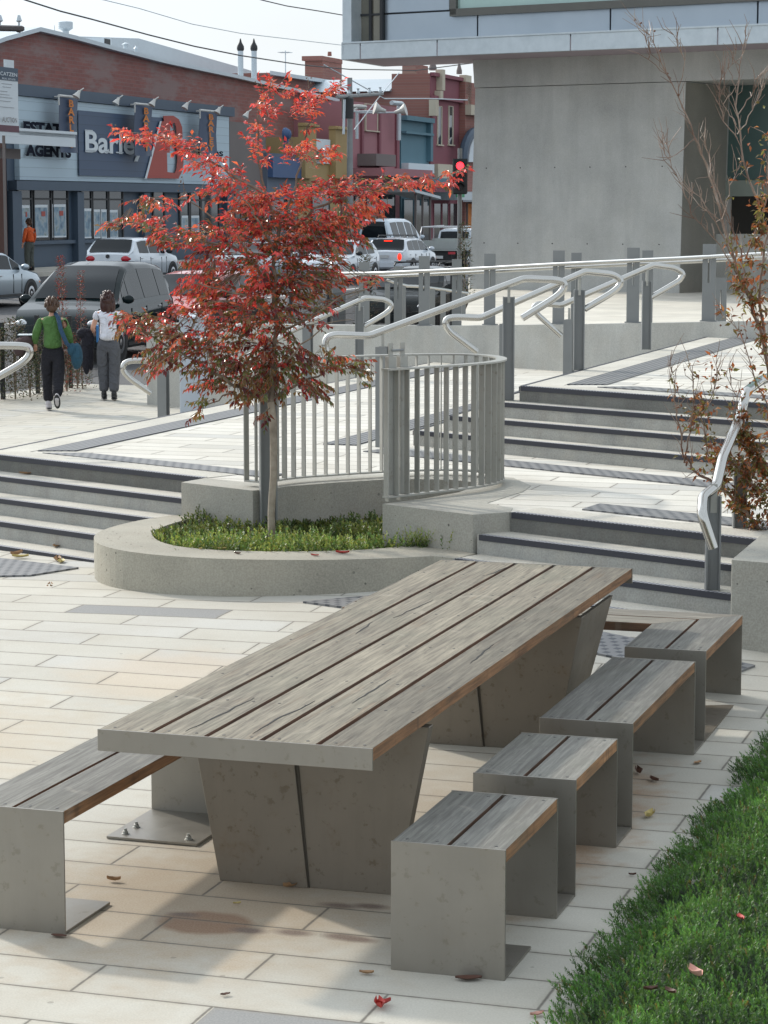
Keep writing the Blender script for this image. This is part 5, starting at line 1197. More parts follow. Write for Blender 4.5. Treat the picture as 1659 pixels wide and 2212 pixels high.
def car(typ, label, x, D, head, col, zoff=0., extras=(), brake=False, ref=None, sc_=1., name='parked_car'):
    T = TYPES[typ]; Wd = T['W']; bt = T['bt']; px = V(x, 600, D); z = ROAD(px.x, px.y)+zoff
    t = thing(name, label, 'car' if typ != 'van' else 'van', (px.x, px.y, z), 'cars along the street', rot=R(90-head)); t.scale = (sc_,)*3
    pm_ = col if not isinstance(col, tuple) else paint('car_paint', col)
    xs = sorted(set([b[0] for b in bt]+[lerp(bt[0][0], bt[-1][0], i/22) for i in range(23)]))
    hw = Wd/2; x0, x1 = bt[0][0], bt[-1][0]; prof = []
    for q in xs:
        bz, tz = interp(bt, q, 1), interp(bt, q, 2)
        e = min((q-x0)/.35, (x1-q)/.75, 1.); wf = hw*(.80+.20*math.sqrt(max(0, 1-(1-e)**2)))
        gh = max(0, tz-bz); wr = wf-.05-.30*gh; zb = .20+.10*(1-min(1, e))
        prof.append([(q, 0, zb), (q, wf*.90, zb), (q, wf*.985, zb+.14), (q, wf, min(bz*.62+.1, bz-.02)), (q, wf*.985, bz-.05), (q, wf-.045, bz), (q, lerp(wf-.045, wr, .5), bz+gh*.5), (q, wr+.02, bz+gh*.90), (q, wr-.06, bz+gh*.985), (q, wr*.55, tz+.012), (q, 0, tz+.02)])
    n = len(prof[0]); vs = []; fs = []
    for r_ in prof: vs += r_+[(a, -b, c) for a, b, c in r_[1:-1]][::-1]
    m = 2*n-2
    for i in range(len(prof)-1):
        for j in range(m): fs.append([i*m+j, (i+1)*m+j, (i+1)*m+(j+1) % m, i*m+(j+1) % m])
    fs += [list(range(m)), list(range((len(prof)-1)*m, len(prof)*m))[::-1]]
    mb = MB(); mb.add(vs, fs); body = obj('body', mb, pm_, t, smooth=True, local=True)
    def sy(q, u):                                       # point on the side glass at station q, height share u
        bz, tz = interp(bt, q, 1), interp(bt, q, 2); e = min((q-x0)/.35, (x1-q)/.75, 1.); wf = hw*(.80+.20*math.sqrt(max(0, 1-(1-e)**2))); gh = max(0, tz-bz); wr = wf-.05-.30*gh
        w_ = lerp(wf-.045, lerp(wf-.045, wr, .5), u/.5) if u < .5 else lerp(lerp(wf-.045, wr, .5), wr+.02, (u-.5)/.4)
        return w_, bz+gh*u
    for sd in (1, -1):
        for a, b in T['side']:
            mb = MB(); k = 6; vs = []
            for i in range(k+1):
                q = lerp(a, b, i/k)
                for u in (.08, .45, .84):
                    w_, zz = sy(q, u)
                    for o_ in (.006, -.02): vs.append((q, sd*(w_+o_), zz))
            f2 = []
            for i in range(k):
                for j in range(2):
                    o_ = i*6+j*2; fq = [o_, o_+6, o_+8, o_+2]; f2.append(fq if sd < 0 else fq[::-1])
            mb.add(vs, f2); obj('window', mb, M['cglass'], t, local=True, smooth=True)
        mb = MB(); q = T['ws'][1]-.22; w_, zz = sy(q, .1); mb.ell((q, sd*(w_+.13), zz+.07), (.07, .12, .085), 10, 6); obj('mirror', mb, pm_ if typ != 'hatch' else M['blackp'], t, local=True, smooth=True)
    for (a, b), nm_ in ((T['ws'], 'windscreen'), (T['rw'], 'rear_window')):
        mb = MB(); k = 7; vs = []
        for i in range(k+1):
            q = lerp(a, b, i/k); 
            if nm_ == 'windscreen': q = lerp(a+.04, b-.04, i/k)
            bz, tz = interp(bt, q, 1), interp(bt, q, 2); w_, _z = sy(q, .88); w_ -= .10
            for y_ in (-1, -.55, 0, .55, 1): vs.append((q+(0.008 if nm_ == 'windscreen' else -.008), y_*w_, tz+.020-(.012 if abs(y_) == 1 else .0)+.014))
        mb.add(vs, [[i*5+j, (i+1)*5+j, (i+1)*5+j+1, i*5+j+1] for i in range(k) for j in range(4)]); obj(nm_, mb, M['cglass'], t, local=True, smooth=True)
    for wx in T['wx']:
        for sd in (1, -1):
            r_ = .31 if typ in ('hatch', 'wagon', 'sedan') else .35
            mb = MB(); mb.lathe((wx, sd*(hw-.19), r_), [(r_+.07, 0), (r_+.07, .205)], 22, ax=(0, sd, 0)); obj('wheel_arch', mb, M['blackp'], t, local=True)
            mb = MB(); mb.lathe((wx, sd*(hw-.20), r_), [(r_*.6, 0), (r_*.97, .02), (r_, .06), (r_, .17), (r_*.95, .215), (r_*.66, .22)], 22, ax=(0, sd, 0)); wh = obj('wheel', mb, M['tyre'], t, local=True, smooth=True)
            mb = MB(); mb.lathe((wx, sd*(hw+.012), r_), [(r_*.66, 0), (r_*.6, .012), (r_*.2, .004), (r_*.1, .02)], 14, ax=(0, sd, 0)); rr = obj('rim', mb, M['rim'], wh, local=True, smooth=True); rr.location = (0, 0, 0)
    # lamps, bumpers, plate
    if typ != 'ute':
        zr = interp(bt, x0+.05, 1)
        for sd in (1, -1):
            zl = zr-.12 if typ not in ('van',) else .9
            mb = MB(); yy = sd*(hw*.80-.10); mb.ell((x0+.09, yy, zl-(.0 if typ != 'wagon' else .06)), (.14, .19 if typ != 'wagon' else .10, .12 if typ != 'wagon' else .17), 12, 8); obj('tail_light', mb, M['brake'] if brake else M['tail'], t, local=True, smooth=True)
        mb = MB(); mb.box(x0-.04, x0+.1, -hw*.80, hw*.80, .30, .52); obj('bumper', mb, pm_, t, local=True, bevel=.05)
        mb = MB(); mb.box(x0-.055, x0-.03, -.18, .18, zr-.22 if typ == 'wagon' else .60, zr-.11 if typ == 'wagon' else .71); obj('number_plate', mb, M['plate'], t, local=True)
    zf_ = interp(bt, x1-.12, 1)
    for sd in (1, -1):
        mb = MB(); mb.ell((x1-.20, sd*(hw*.74), zf_-.06), (.19, .16, .085), 12, 8); obj('headlight', mb, M['head'], t, local=True, smooth=True)
        mb = MB(); mb.ell((x1-.30, sd*(hw*.90), zf_-.08), (.10, .06, .05), 8, 6); obj('indicator', mb, M['indic'], t, local=True, smooth=True)
    mb = MB(); mb.box(x1-.1, x1+.03, -hw*.78, hw*.78, .26, .48); obj('bumper', mb, pm_, t, local=True, bevel=.04)
    for sd in (1, -1):
        mb = MB(); hb = MB()
        for i_, (a, b) in enumerate(T['side']):
            for q in ((b+.04,) if i_ else (a-.04, b+.04)):
                if -1.5 < q < 1.05: mb.box(q-.008, q+.008, sd*hw-.03 if sd > 0 else sd*hw-.003, sd*hw+.003 if sd > 0 else sd*hw+.03, .34, interp(bt, q, 1)-.09)
            if b-a > .5: hb.ell((a+.10, sd*(hw-.0), interp(bt, a, 1)-.14), (.09, .022, .018), 8, 6)
        mb.box(-hw*1.0, hw*1.0, sd*hw-.03 if sd > 0 else sd*hw-.006, sd*hw+.006 if sd > 0 else sd*hw+.03, .26, .32)
        obj('door_gap', mb, M['blackp'], t, local=True)
        if hb.v: obj('door_handle', hb, M['rim'], t, local=True, smooth=True)
    mb = MB(); mb.box(x1-.05, x1+.035, -hw*.45, hw*.45, .50, .60); obj('grille', mb, M['blackp'], t, local=True)
    if 'rack' in extras:
        mb = MB()
        for sd in (1, -1): mb.tube([(-1.4, sd*.52, 1.46), (-1.3, sd*.52, 1.52), (.1, sd*.52, 1.52), (.2, sd*.52, 1.46)], .018, 6)
        for q in (-1.1, -.1): mb.tube([(q, -.6, 1.535), (q, .6, 1.535)], .018, 6)
        obj('roof_rack', mb, M['blackp'], t, local=True)
    if 'badge' in extras:
        mb = MB(); mb.lathe((x0+.0, 0, .90), [(.065, 0), (.065, .02), (.045, .025)], 16, ax=(-1, 0, .2)); obj('badge', mb, M['blackp'], t, local=True)
    if 'stop' in extras:
        mb = MB(); q = T['rw'][1]-.02; mb.box(q-.09, q-.03, -.16, .16, interp(bt, q-.06, 2)+.03, interp(bt, q-.06, 2)+.07); obj('brake_light', mb, M['brake'], t, local=True)
    if typ == 'ute':
        mb = MB(); mb.box(-2.6, -.42, -.93, .93, .82, .90); mb.box(-2.6, -2.56, -.93, .93, .88, 1.22); mb.box(-2.56, -.46, .89, .93, .88, 1.22); mb.box(-2.56, -.46, -.93, -.89, .88, 1.22); mb.box(-.46, -.42, -.93, .93, .88, 1.3); obj('tray', mb, plain('tray_alloy', (.40, .43, .42), .5, .4), t, local=True)
        mb = MB()
        for sd in (1, -1): mb.tube([(-2.5, sd*.85, 1.2), (-2.35, sd*.85, 1.55), (-2.2, sd*.85, 1.78), (.9, sd*.8, 1.82)], .025, 6); mb.tube([(-.5, sd*.85, 1.2), (-.5, sd*.85, 1.8)], .025, 6)
        mb.tube([(-.5, -.85, 1.8), (-.5, .85, 1.8)], .025, 6); mb.tube([(-2.2, -.85, 1.78), (-2.2, .85, 1.78)], .025, 6); obj('ladder_rack', mb, M['rim'], t, local=True)
        mb = MB(); mb.box(-2.5, 2.0, -.5, .5, .35, .8); obj('chassis', mb, M['blackp'], t, local=True)
        for sd in (1, -1): mb = MB(); mb.box(-2.62, -2.59, sd*.55-.15, sd*.55+.15, .68, .78); obj('tail_light', mb, M['tail'], t, local=True)
        mb = MB(); mb.box(-2.63, -2.6, -.18, .18, .5, .62); obj('number_plate', mb, M['plate'], t, local=True)
    return t
white_p = paint('white_car_paint', (.62, .68, .74), .1); silver_p = paint('silver_car_paint', (.42, .50, .56), .5); dark_p = paint('black_car_paint', (.010, .018, .020), .0)
car('hatch', 'white hatchback seen from behind, parked by the estate agents', 288, 79, 17, white_p, extras=('badge',))
car('mpv', 'dark shiny people carrier facing the camera behind the fence and pedestrians', 208, 46, 192, dark_p)
car('sedan', 'silver car whose nose comes in at the left edge behind the fence', -52, 62, 17.5, silver_p)
car('wagon', 'silver white station wagon with red brake lights on and roof bars', 868, 93, 17.5, white_p, extras=('rack', 'stop'), brake=True)
car('van', 'white van with side windows just beyond the braking wagon', 842, 107, 17.5, paint('van_paint', (.55, .64, .72), 0))
car('ute', 'tray-back utility with a pipe rack, half hidden by the pier', 985, 101, 17.5, paint('ute_paint', (.5, .56, .62), .1))
car('wagon', 'black station wagon with a sky-bright roof behind the slotted posts', 905, 57, 196, dark_p, extras=('rack',), sc_=1.05, zoff=-.0)
car('hatch', 'pale blue-white small car seen between the tree and the braking wagon', 735, 84, 197, white_p)
car('sedan', 'silver sedan glimpsed through the middle of the red tree', 560, 80, 18, silver_p)
car('sedan', 'maroon sedan glimpsed high behind the red tree trunk', 612, 100, 18, paint('maroon_car', (.20, .03, .04), .2))
car('hatch', 'small red car nosing out behind the black people carrier', 425, 51, 196, paint('red_car', (.55, .10, .09), .1))

# ------------------------------------------------------------------ people
def skin_mesh(name, nodes, edges, mat, parent, sub=2):
    """nodes: list of (x,y,z,r[,r2]); root first"""
    me = bpy.data.meshes.new(name); me.from_pydata([n[:3] for n in nodes], edges, []); o = bpy.data.objects.new(name, me); COL.objects.link(o)
    sk = o.modifiers.new('skin', 'SKIN'); sk.use_smooth_shade = True; sk.branch_smoothing = .6
    if not me.skin_vertices: 
        bm = bmesh.new(); bm.from_mesh(me); bm.verts.layers.skin.verify(); bm.to_mesh(me); bm.free()
    for i, n in enumerate(nodes):
        sv = me.skin_vertices[0].data[i]; sv.radius = (n[3], n[4] if len(n) > 4 else n[3]); sv.use_root = (i == 0)
    ss = o.modifiers.new('sub', 'SUBSURF'); ss.levels = sub; ss.render_levels = sub
    dg = bpy.context.evaluated_depsgraph_get(); dg.update(); m2 = bpy.data.meshes.new_from_object(o.evaluated_get(dg)); bpy.data.objects.remove(o)
    m2.materials.clear(); m2.materials.append(mat); m2.name = name; m2.polygons.foreach_set('use_smooth', [True]*len(m2.polygons))
    r = bpy.data.objects.new(name, m2); COL.objects.link(r); r.parent = parent; return r
M['skin'] = plain('skin', (.55, .30, .21), .55, 0, .06)
def chain(N, E, start, pts):
    p = start
    for q in pts: N.append(q); E.append((p, len(N)-1)); p = len(N)-1
    return p
rnd_h = random.Random(5)
def person(label, loc, head, h, ft, arms, hair, top, legs_m, shoe, long_hair=False, step=.26, sleeve='long', wide=1.):
    """local frame: +x forward, +y left.  ft: (left, right) foot forward offsets; arms: per side [elbow, wrist]"""
    k = h/1.65; t = thing('person', label, 'person', loc, rot=R(90-head)); t.scale = (k,)*3
    s = lambda y: y*wide
    knee = [(ft[0]*.45+.03, .085, .47), (ft[1]*.45+.03, -.085, .47)]; ank = [(ft[0], .08, .09+max(0, -ft[0]-.12)*.55), (ft[1], -.08, .09+max(0, -ft[1]-.12)*.55)]
    N = [(0, 0, .92, .11, .08)]; E = []
    tor = chain(N, E, 0, [(.01, 0, 1.05, .10, .07), (.015, 0, 1.20, .105, .075), (.01, 0, 1.32, .09, .065), (.015, 0, 1.42, .046, .046), (.025, 0, 1.47, .048, .05), (.035, 0, 1.53, .075, .085), (.035, 0, 1.60, .065, .08)])
    ch = 3
    for i, sd in ((0, 1), (1, -1)):
        chain(N, E, 0, [(.0, sd*.085, .84, .085), (*knee[i], .06), (*ank[i], .038), (ank[i][0]+.10, ank[i][1], ank[i][2]-.045, .035)])
        el, wr = arms[i]; sh = (0., sd*s(.16), 1.335)
        w_ = chain(N, E, ch, [(*sh, .042), (*el, .040), (*wr, .028)])
        d_ = (Vector(wr)-Vector(el)).normalized(); pm__ = Vector(wr)+d_*.05; up = Vector((0, 0, 1)); sdv = d_.cross(up); sdv = sdv.normalized() if sdv.length > .1 else Vector((1, 0, 0))
        pi_ = chain(N, E, w_, [(*pm__, .030)])
        for f, ln in ((-1.5, .060), (-.5, .075), (.5, .070), (1.5, .055)):
            a_ = pm__+sdv*(.016*f)+d_*.02; chain(N, E, pi_, [(*a_, .011), (*(a_+d_*ln*.5+up*-.012), .009), (*(a_+d_*ln*.9+up*-.03), .008)])
        a_ = pm__-d_*.02+sdv*(.035*-sd); chain(N, E, pi_, [(*a_, .011), (*(a_+d_*.03+sdv*(.012*-sd)), .009)])
    b = skin_mesh('body', N, E, M['skin'], t)
    # face
    mb = MB(); mb.ell((.12, 0, 1.545), (.018, .014, .022), 8, 6); mb.ell((.035, .088, 1.545), (.018, .012, .03), 8, 6); mb.ell((.035, -.088, 1.545), (.018, .012, .03), 8, 6); obj('face_features', mb, M['skin'], t, local=True, smooth=True)
    # clothes
    N = [(0, 0, .90, .20, .155)]; E = []
    chain(N, E, 0, [(0, 0, 1.0, .185, .145), (.01, 0, 1.10, .175, .14), (.015, 0, 1.22, .19, .145), (.01, 0, 1.33, .18, .13), (.012, 0, 1.41, .085, .08)])
    for i, sd in ((0, 1), (1, -1)):
        el, wr = arms[i]; sh = (0., sd*s(.165), 1.355)
        if sleeve == 'long': chain(N, E, 4, [(*sh, .082), (*el, .062), (*[lerp(a, b_, .93) for a, b_ in zip(el, wr)], .042)])
        else: chain(N, E, 4, [(*sh, .082), (*[lerp(a, b_, .55) for a, b_ in zip(sh, el)], .070)])
    skin_mesh('top', N, E, top, t)
    N = [(0, 0, 1.0, .16, .125)]; E = [];
    chain(N, E, 0, [(-.01, 0, .88, .175, .145)])
    for i, sd in ((0, 1), (1, -1)):
        a = ank[i]; kn = knee[i]
        chain(N, E, 1, [(-.01, sd*.095, .78, .120), (kn[0], kn[1], kn[2], .095), (lerp(kn[0], a[0], .5), a[1], lerp(kn[2], a[2], .5), .090), (a[0]-.01, a[1], a[2]+.02, .080)])
    skin_mesh('trousers', N, E, legs_m, t)
    for i in (0, 1):
        a = ank[i]; tilt = -1.0 if ft[i] < -.12 else 0
        rot = Matrix.Rotation(R(55)*-tilt if tilt else 0, 3, 'Y'); mb = MB()
        mb.ell((a[0]+.045 if not tilt else a[0], a[1], a[2]-.04 if not tilt else a[2]-.03), (.135, .048, .052), 14, 8, rot=rot)
        mb.ell((a[0]-.03, a[1], a[2]+.005), (.055, .045, .055), 10, 6); sh_ = obj('shoe', mb, shoe[0], t, local=True, smooth=True)
        mb = MB(); mb.ell((a[0]+.045 if not tilt else a[0]-.022, a[1], a[2]-.078 if not tilt else a[2]-.045), (.138, .05, .018), 14, 6, rot=rot); obj('sole', mb, shoe[1], sh_, local=True, smooth=True)
    mb = MB(); mb.ell((.015, 0, 1.575), (.108, .098, .105), 18, 12); mb.ell((-.03, 0, 1.53), (.08, .088, .085), 16, 10)
    if long_hair:
        for q in range(9):
            a = lerp(-1, 1, q/8); mb.ell((-.055+.03*abs(a), a*.085, 1.46-.02*math.sin(q*2.1)), (.045, .035, .125), 10, 8)
    for q in range(26):
        a = rnd_h.uniform(1.2, 5.1); b_ = rnd_h.uniform(-.3, 1.3); rr_ = .098; mb.ell((.005+math.cos(a)*math.cos(b_)*rr_*1.05, math.sin(a)*math.cos(b_)*rr_, 1.57+math.sin(b_)*rr_), (.03, .022, .035), 7, 5)
    hr = obj('hair', mb, hair, t, local=True, smooth=True)
    return t
def cloth(name, col, rough=.9):
    t = NT(name); p = t.obc(); f = t.noise(p, 7, 4, .6, .5); return t.fin(t.mix(f, c3(col, .8), c3(col, 1.15)), rough, 0, t.bump(t.noise(p, 7, 3, .6, 1.2), 1., .06))
hairm = plain('brown_hair', (.07, .035, .02), .45, 0, .4, 30); hair2 = plain('dark_hair', (.045, .015, .012), .35, 0, .4, 30)
ft_ = P(113, 884, -.28)
gw = person('person in a green jumper and black trousers walking away with a blue shoulder bag', (ft_.x+.02, ft_.y, -.285), -3, 1.58, (.06, -.30),
            [[(-.02, .25, 1.10), (.14, .27, .97)], [(-.03, -.25, 1.10), (.08, -.27, .93)]], hairm, cloth('green_knit', (.075, .17, .045)), cloth('black_cloth', (.012, .012, .018)), (plain('white_shoe', (.5, .48, .5), .6), M['blackp']), wide=1.0)
mb = MB(); k_ = []
mb.tube([(.09, .06, 1.36), (-.0, -.05, 1.43), (-.12, -.10, 1.38), (-.175, -.14, 1.2), (-.17, -.22, 1.0), (-.12, -.30, .92)], [.02, .03, .034, .034, .034, .02], 8)
bag = thing('shoulder_bag', 'blue cloth shoulder bag on the green-jumpered walker', 'bag', gw.location, rot=gw.rotation_euler.z); bag.scale = gw.scale
obj('strap', mb, cloth('blue_bag', (.03, .075, .14)), bag, local=True, smooth=True)
mb = MB(); mb.ell((-.06, -.36, .80), (.15, .09, .20), 16, 12); mb.ell((-.09, -.30, .90), (.12, .08, .1), 12, 8); obj('bag_body', mb, cloth('blue_bag_body', (.02, .075, .12)), bag, local=True, smooth=True)
j = thing('coat', 'dark brown coat carried over the left arm of the green-jumpered walker', 'coat', gw.location, rot=gw.rotation_euler.z); j.scale = gw.scale
mb = MB(); mb.ell((.12, .40, 1.02), (.16, .13, .09), 14, 8); mb.ell((.08, .50, .93), (.12, .10, .14), 14, 8); mb.ell((.10, .36, .90), (.08, .07, .20), 12, 8); obj('coat_cloth', mb, cloth('brown_coat', (.07, .045, .045)), j, local=True, smooth=True)
mb = MB(); mb.box(.05, .30, .22, .52, 1.105, 1.118); setp(obj('papers', mb, M['white'], None, local=False, base=Vector((0, 0, 0))), 'white papers held on the folded coat at the left', 'papers')
pp_ = bpy.data.objects['papers']; pp_.location = gw.location; pp_.rotation_euler = gw.rotation_euler; pp_.scale = gw.scale
ft_ = P(243, 862, -.28)
ww = person('person in a white short-sleeved top and grey trousers walking away with a dark coat', (ft_.x-.05, ft_.y, -.285), -4, 1.60, (.05, -.06),
            [[(.0, .24, 1.10), (.18, .22, 1.04)], [(.06, -.22, 1.12), (.22, -.16, 1.02)]], hair2, cloth('white_tee', (.72, .73, .80)), cloth('grey_trousers', (.10, .105, .12)), (M['blackp'], M['blackp']), long_hair=True, sleeve='short')
j = thing('coat', 'long black coat hanging from the arm of the white-topped walker', 'coat', ww.location, rot=ww.rotation_euler.z); j.scale = ww.scale
mb = MB(); mb.ell((.15, .33, .88), (.09, .11, .22), 14, 10); mb.ell((.10, .35, .64), (.05, .07, .26), 14, 10); mb.ell((.14, .28, .66), (.06, .05, .22), 12, 8); mb.ell((.13, .41, .70), (.03, .05, .20), 12, 8); mb.ell((.16, .40, 1.02), (.10, .10, .09), 12, 8); obj('coat_cloth', mb, cloth('black_coat', (.012, .012, .02)), j, local=True, smooth=True)
mb = MB(); mb.box(.12, .32, .16, .19, .88, 1.14); fo = obj('folder', mb, plain('blue_folder', (.03, .2, .5), .5), None, base=Vector((0, 0, 0))); fo.location = ww.location; fo.rotation_euler = ww.rotation_euler; fo.scale = ww.scale; setp(fo, 'bright blue folder held by the white-topped walker', 'folder')
om = on(36.9, 62)
person('person in an orange jacket standing at the shop window across the road', (om.x, om.y, .43), 300, 1.76, (.02, -.04),
       [[(-.02, .27, 1.10), (.05, .26, .88)], [(-.02, -.27, 1.10), (.05, -.26, .88)]], hairm, cloth('orange_jacket', (.70, .12, .03)), cloth('khaki_trousers', (.09, .10, .09)), (M['blackp'], M['blackp']), wide=1.0)
# ------------------------------------------------------------------ foliage helpers
def leafmat(name, rough=.25, trans=.42, coat=.0):
    t = NT(name); at_ = t.n('ShaderNodeAttribute'); at_.attribute_name = 'Col'; c = at_.outputs['Color']
    c = t.mix(t.noise(t.pos(), 60, 2), t.mix(1., c, (.75, .75, .75, 1), 'MULTIPLY'), t.mix(1., c, (1.2, 1.2, 1.2, 1), 'MULTIPLY'))
    t.l(c, t.b.inputs['Base Color']); t.b.inputs['Roughness'].default_value = rough; t.b.inputs['Specular IOR Level'].default_value = .6
    tr = t.n('ShaderNodeBsdfTranslucent'); t.l(t.mix(1., c, (1.25, 1.1, .9, 1), 'MULTIPLY'), tr.inputs['Color'])
    mx_ = t.n('ShaderNodeMixShader'); mx_.inputs[0].default_value = trans; t.l(t.b.outputs[0], mx_.inputs[1]); t.l(tr.outputs[0], mx_.inputs[2]); t.l(mx_.outputs[0], t.out.inputs['Surface'])
    return t.mat
M['leaf'] = leafmat('red_leaf'); M['leaf_o'] = leafmat('autumn_leaf', .35, .4); M['leaf_s'] = leafmat('shrub_leaf', .6, .25); M['leaf_g'] = leafmat('green_needle', .5, .35)
bk_m = NT('bark'); _p = bk_m.pos(); M['bark'] = bk_m.fin(bk_m.ramp(bk_m.noise(_p, 14, 5, .6), [(.3, (.10, .075, .055)), (.6, (.25, .20, .15)), (.8, (.36, .31, .24))]), .8, 0, bk_m.bump(bk_m.noise(_p, 40, 3), .4, .004))
bk_m = NT('trunk_bark'); _p = bk_m.pos(); M['trunk'] = bk_m.fin(bk_m.ramp(bk_m.noise(_p, 11, 5, .6), [(.3, (.20, .165, .125)), (.55, (.33, .28, .22)), (.8, (.45, .40, .32))]), .75, 0, bk_m.bump(bk_m.noise(_p, 40, 3), .3, .003))
bk_m = NT('pale_twig'); _p = bk_m.pos(); M['twig'] = bk_m.fin(bk_m.ramp(bk_m.noise(_p, 5, 4, .6), [(.35, (.13, .07, .045)), (.6, (.30, .22, .17)), (.8, (.5, .46, .4))]), .5)
rnd = random.Random(11)
def leaf(mb, p, d, up, L, Wd, col, fold=.25, droop=.15):
    d = d.normalized(); s = d.cross(up)
    if s.length < 1e-3: s = d.orthogonal()
    s.normalize(); n = s.cross(d).normalized()
    a = p; b = p+d*L*.45-n*droop*L*.15; c_ = p+d*L-n*droop*L
    l1 = b+s*Wd*.5+n*fold*Wd; r1 = b-s*Wd*.5+n*fold*Wd
    mb.add([a, l1, c_, b, r1], [[0, 3, 1], [1, 3, 2], [0, 4, 3], [4, 2, 3]], 0, col)
def rv(s=1.): return Vector((rnd.gauss(0, s), rnd.gauss(0, s), rnd.gauss(0, s)))

# ------------------------------------------------------------------ the red tree
YT = 16.25
def T(x, y, dy=0.): return V(x, y, YT+dy)
base = T(589, 1172)
tree = thing('tree', 'young red-leaved tree growing in the curved planter', 'tree', (base.x, base.y, .3))
mb = MB()
def limb(mb, pts, r0, r1, n=8):
    ps = []
    for i in range(len(pts)-1):
        a, b = pts[i], pts[i+1]
        for k in range(4): ps.append(a.lerp(b, k/4)+rv(.006)*(1 if 0 < i+k else 0))
    ps.append(pts[-1]); m = len(ps)-1
    mb.tube(ps, [lerp(r0, r1, (i/m)**.8) for i in range(m+1)], n); return ps
mb.tube([T(589, 1190), T(587, 1150), T(586, 1110), T(588, 1070), T(591, 1030), T(591, 960), T(590, 910), T(585, 868)], [.029, .026, .025, .025, .025, .025, .026, .024], 12); obj('trunk', mb, M['trunk'], tree, smooth=True)
BR_ = [([(585, 870, 0), (590, 780, .05), (598, 700, .0), (590, 600, -.05), (600, 500, 0), (570, 410, .05), (556, 330, .05), (558, 240, 0), (585, 190, 0)], .022),
 ([(583, 868, 0), (520, 838, -.15), (440, 795, -.25), (370, 750, -.3), (300, 712, -.3), (250, 690, -.3)], .015),
 ([(583, 865, 0), (500, 850, .1), (440, 875, .15), (412, 900, .2)], .009), ([(584, 862, 0), (650, 825, .15), (720, 795, .25), (795, 800, .3)], .013),
 ([(598, 700, 0), (540, 640, -.3), (450, 620, -.5), (395, 600, -.6)], .011), ([(595, 650, 0), (640, 565, .2), (700, 520, .35), (780, 495, .5), (820, 470, .5)], .013),
 ([(590, 600, 0), (500, 530, -.2), (400, 520, -.3), (300, 480, -.35), (222, 480, -.4)], .012), ([(603, 520, 0), (680, 450, .1), (760, 418, .1), (860, 395, .1), (940, 385, .05), (1015, 367, 0)], .012),
 ([(572, 420, 0), (500, 375, .0), (430, 330, -.1), (340, 290, -.1), (255, 285, -.15)], .010), ([(600, 505, 0), (640, 400, .1), (655, 310, .15), (675, 240, .15), (722, 185, .2)], .011),
 ([(598, 720, 0), (660, 690, -.3), (740, 640, -.5), (850, 604, -.7)], .010), ([(587, 880, 0), (570, 895, -.1), (573, 915, -.15)], .004),
 ([(595, 640, 0), (540, 560, .3), (480, 480, .4), (400, 430, .4), (300, 425, .3)], .010), ([(593, 690, 0), (620, 640, .5), (660, 600, .8), (720, 560, .9)], .010),
 ([(590, 760, 0), (520, 720, .5), (460, 700, .7), (380, 660, .8)], .009), ([(600, 560, 0), (560, 480, -.4), (530, 430, -.6), (500, 400, -.6)], .009), ([(590, 800, 0), (640, 760, -.4), (700, 700, -.6), (760, 690, -.6)], .009)]
mb = MB(); segs = []
for pts, r_ in BR_:
    ps = limb(mb, [T(*p) for p in pts], r_, .0022, 7); segs += ps
obj('branch', mb, M['bark'], tree, smooth=True)
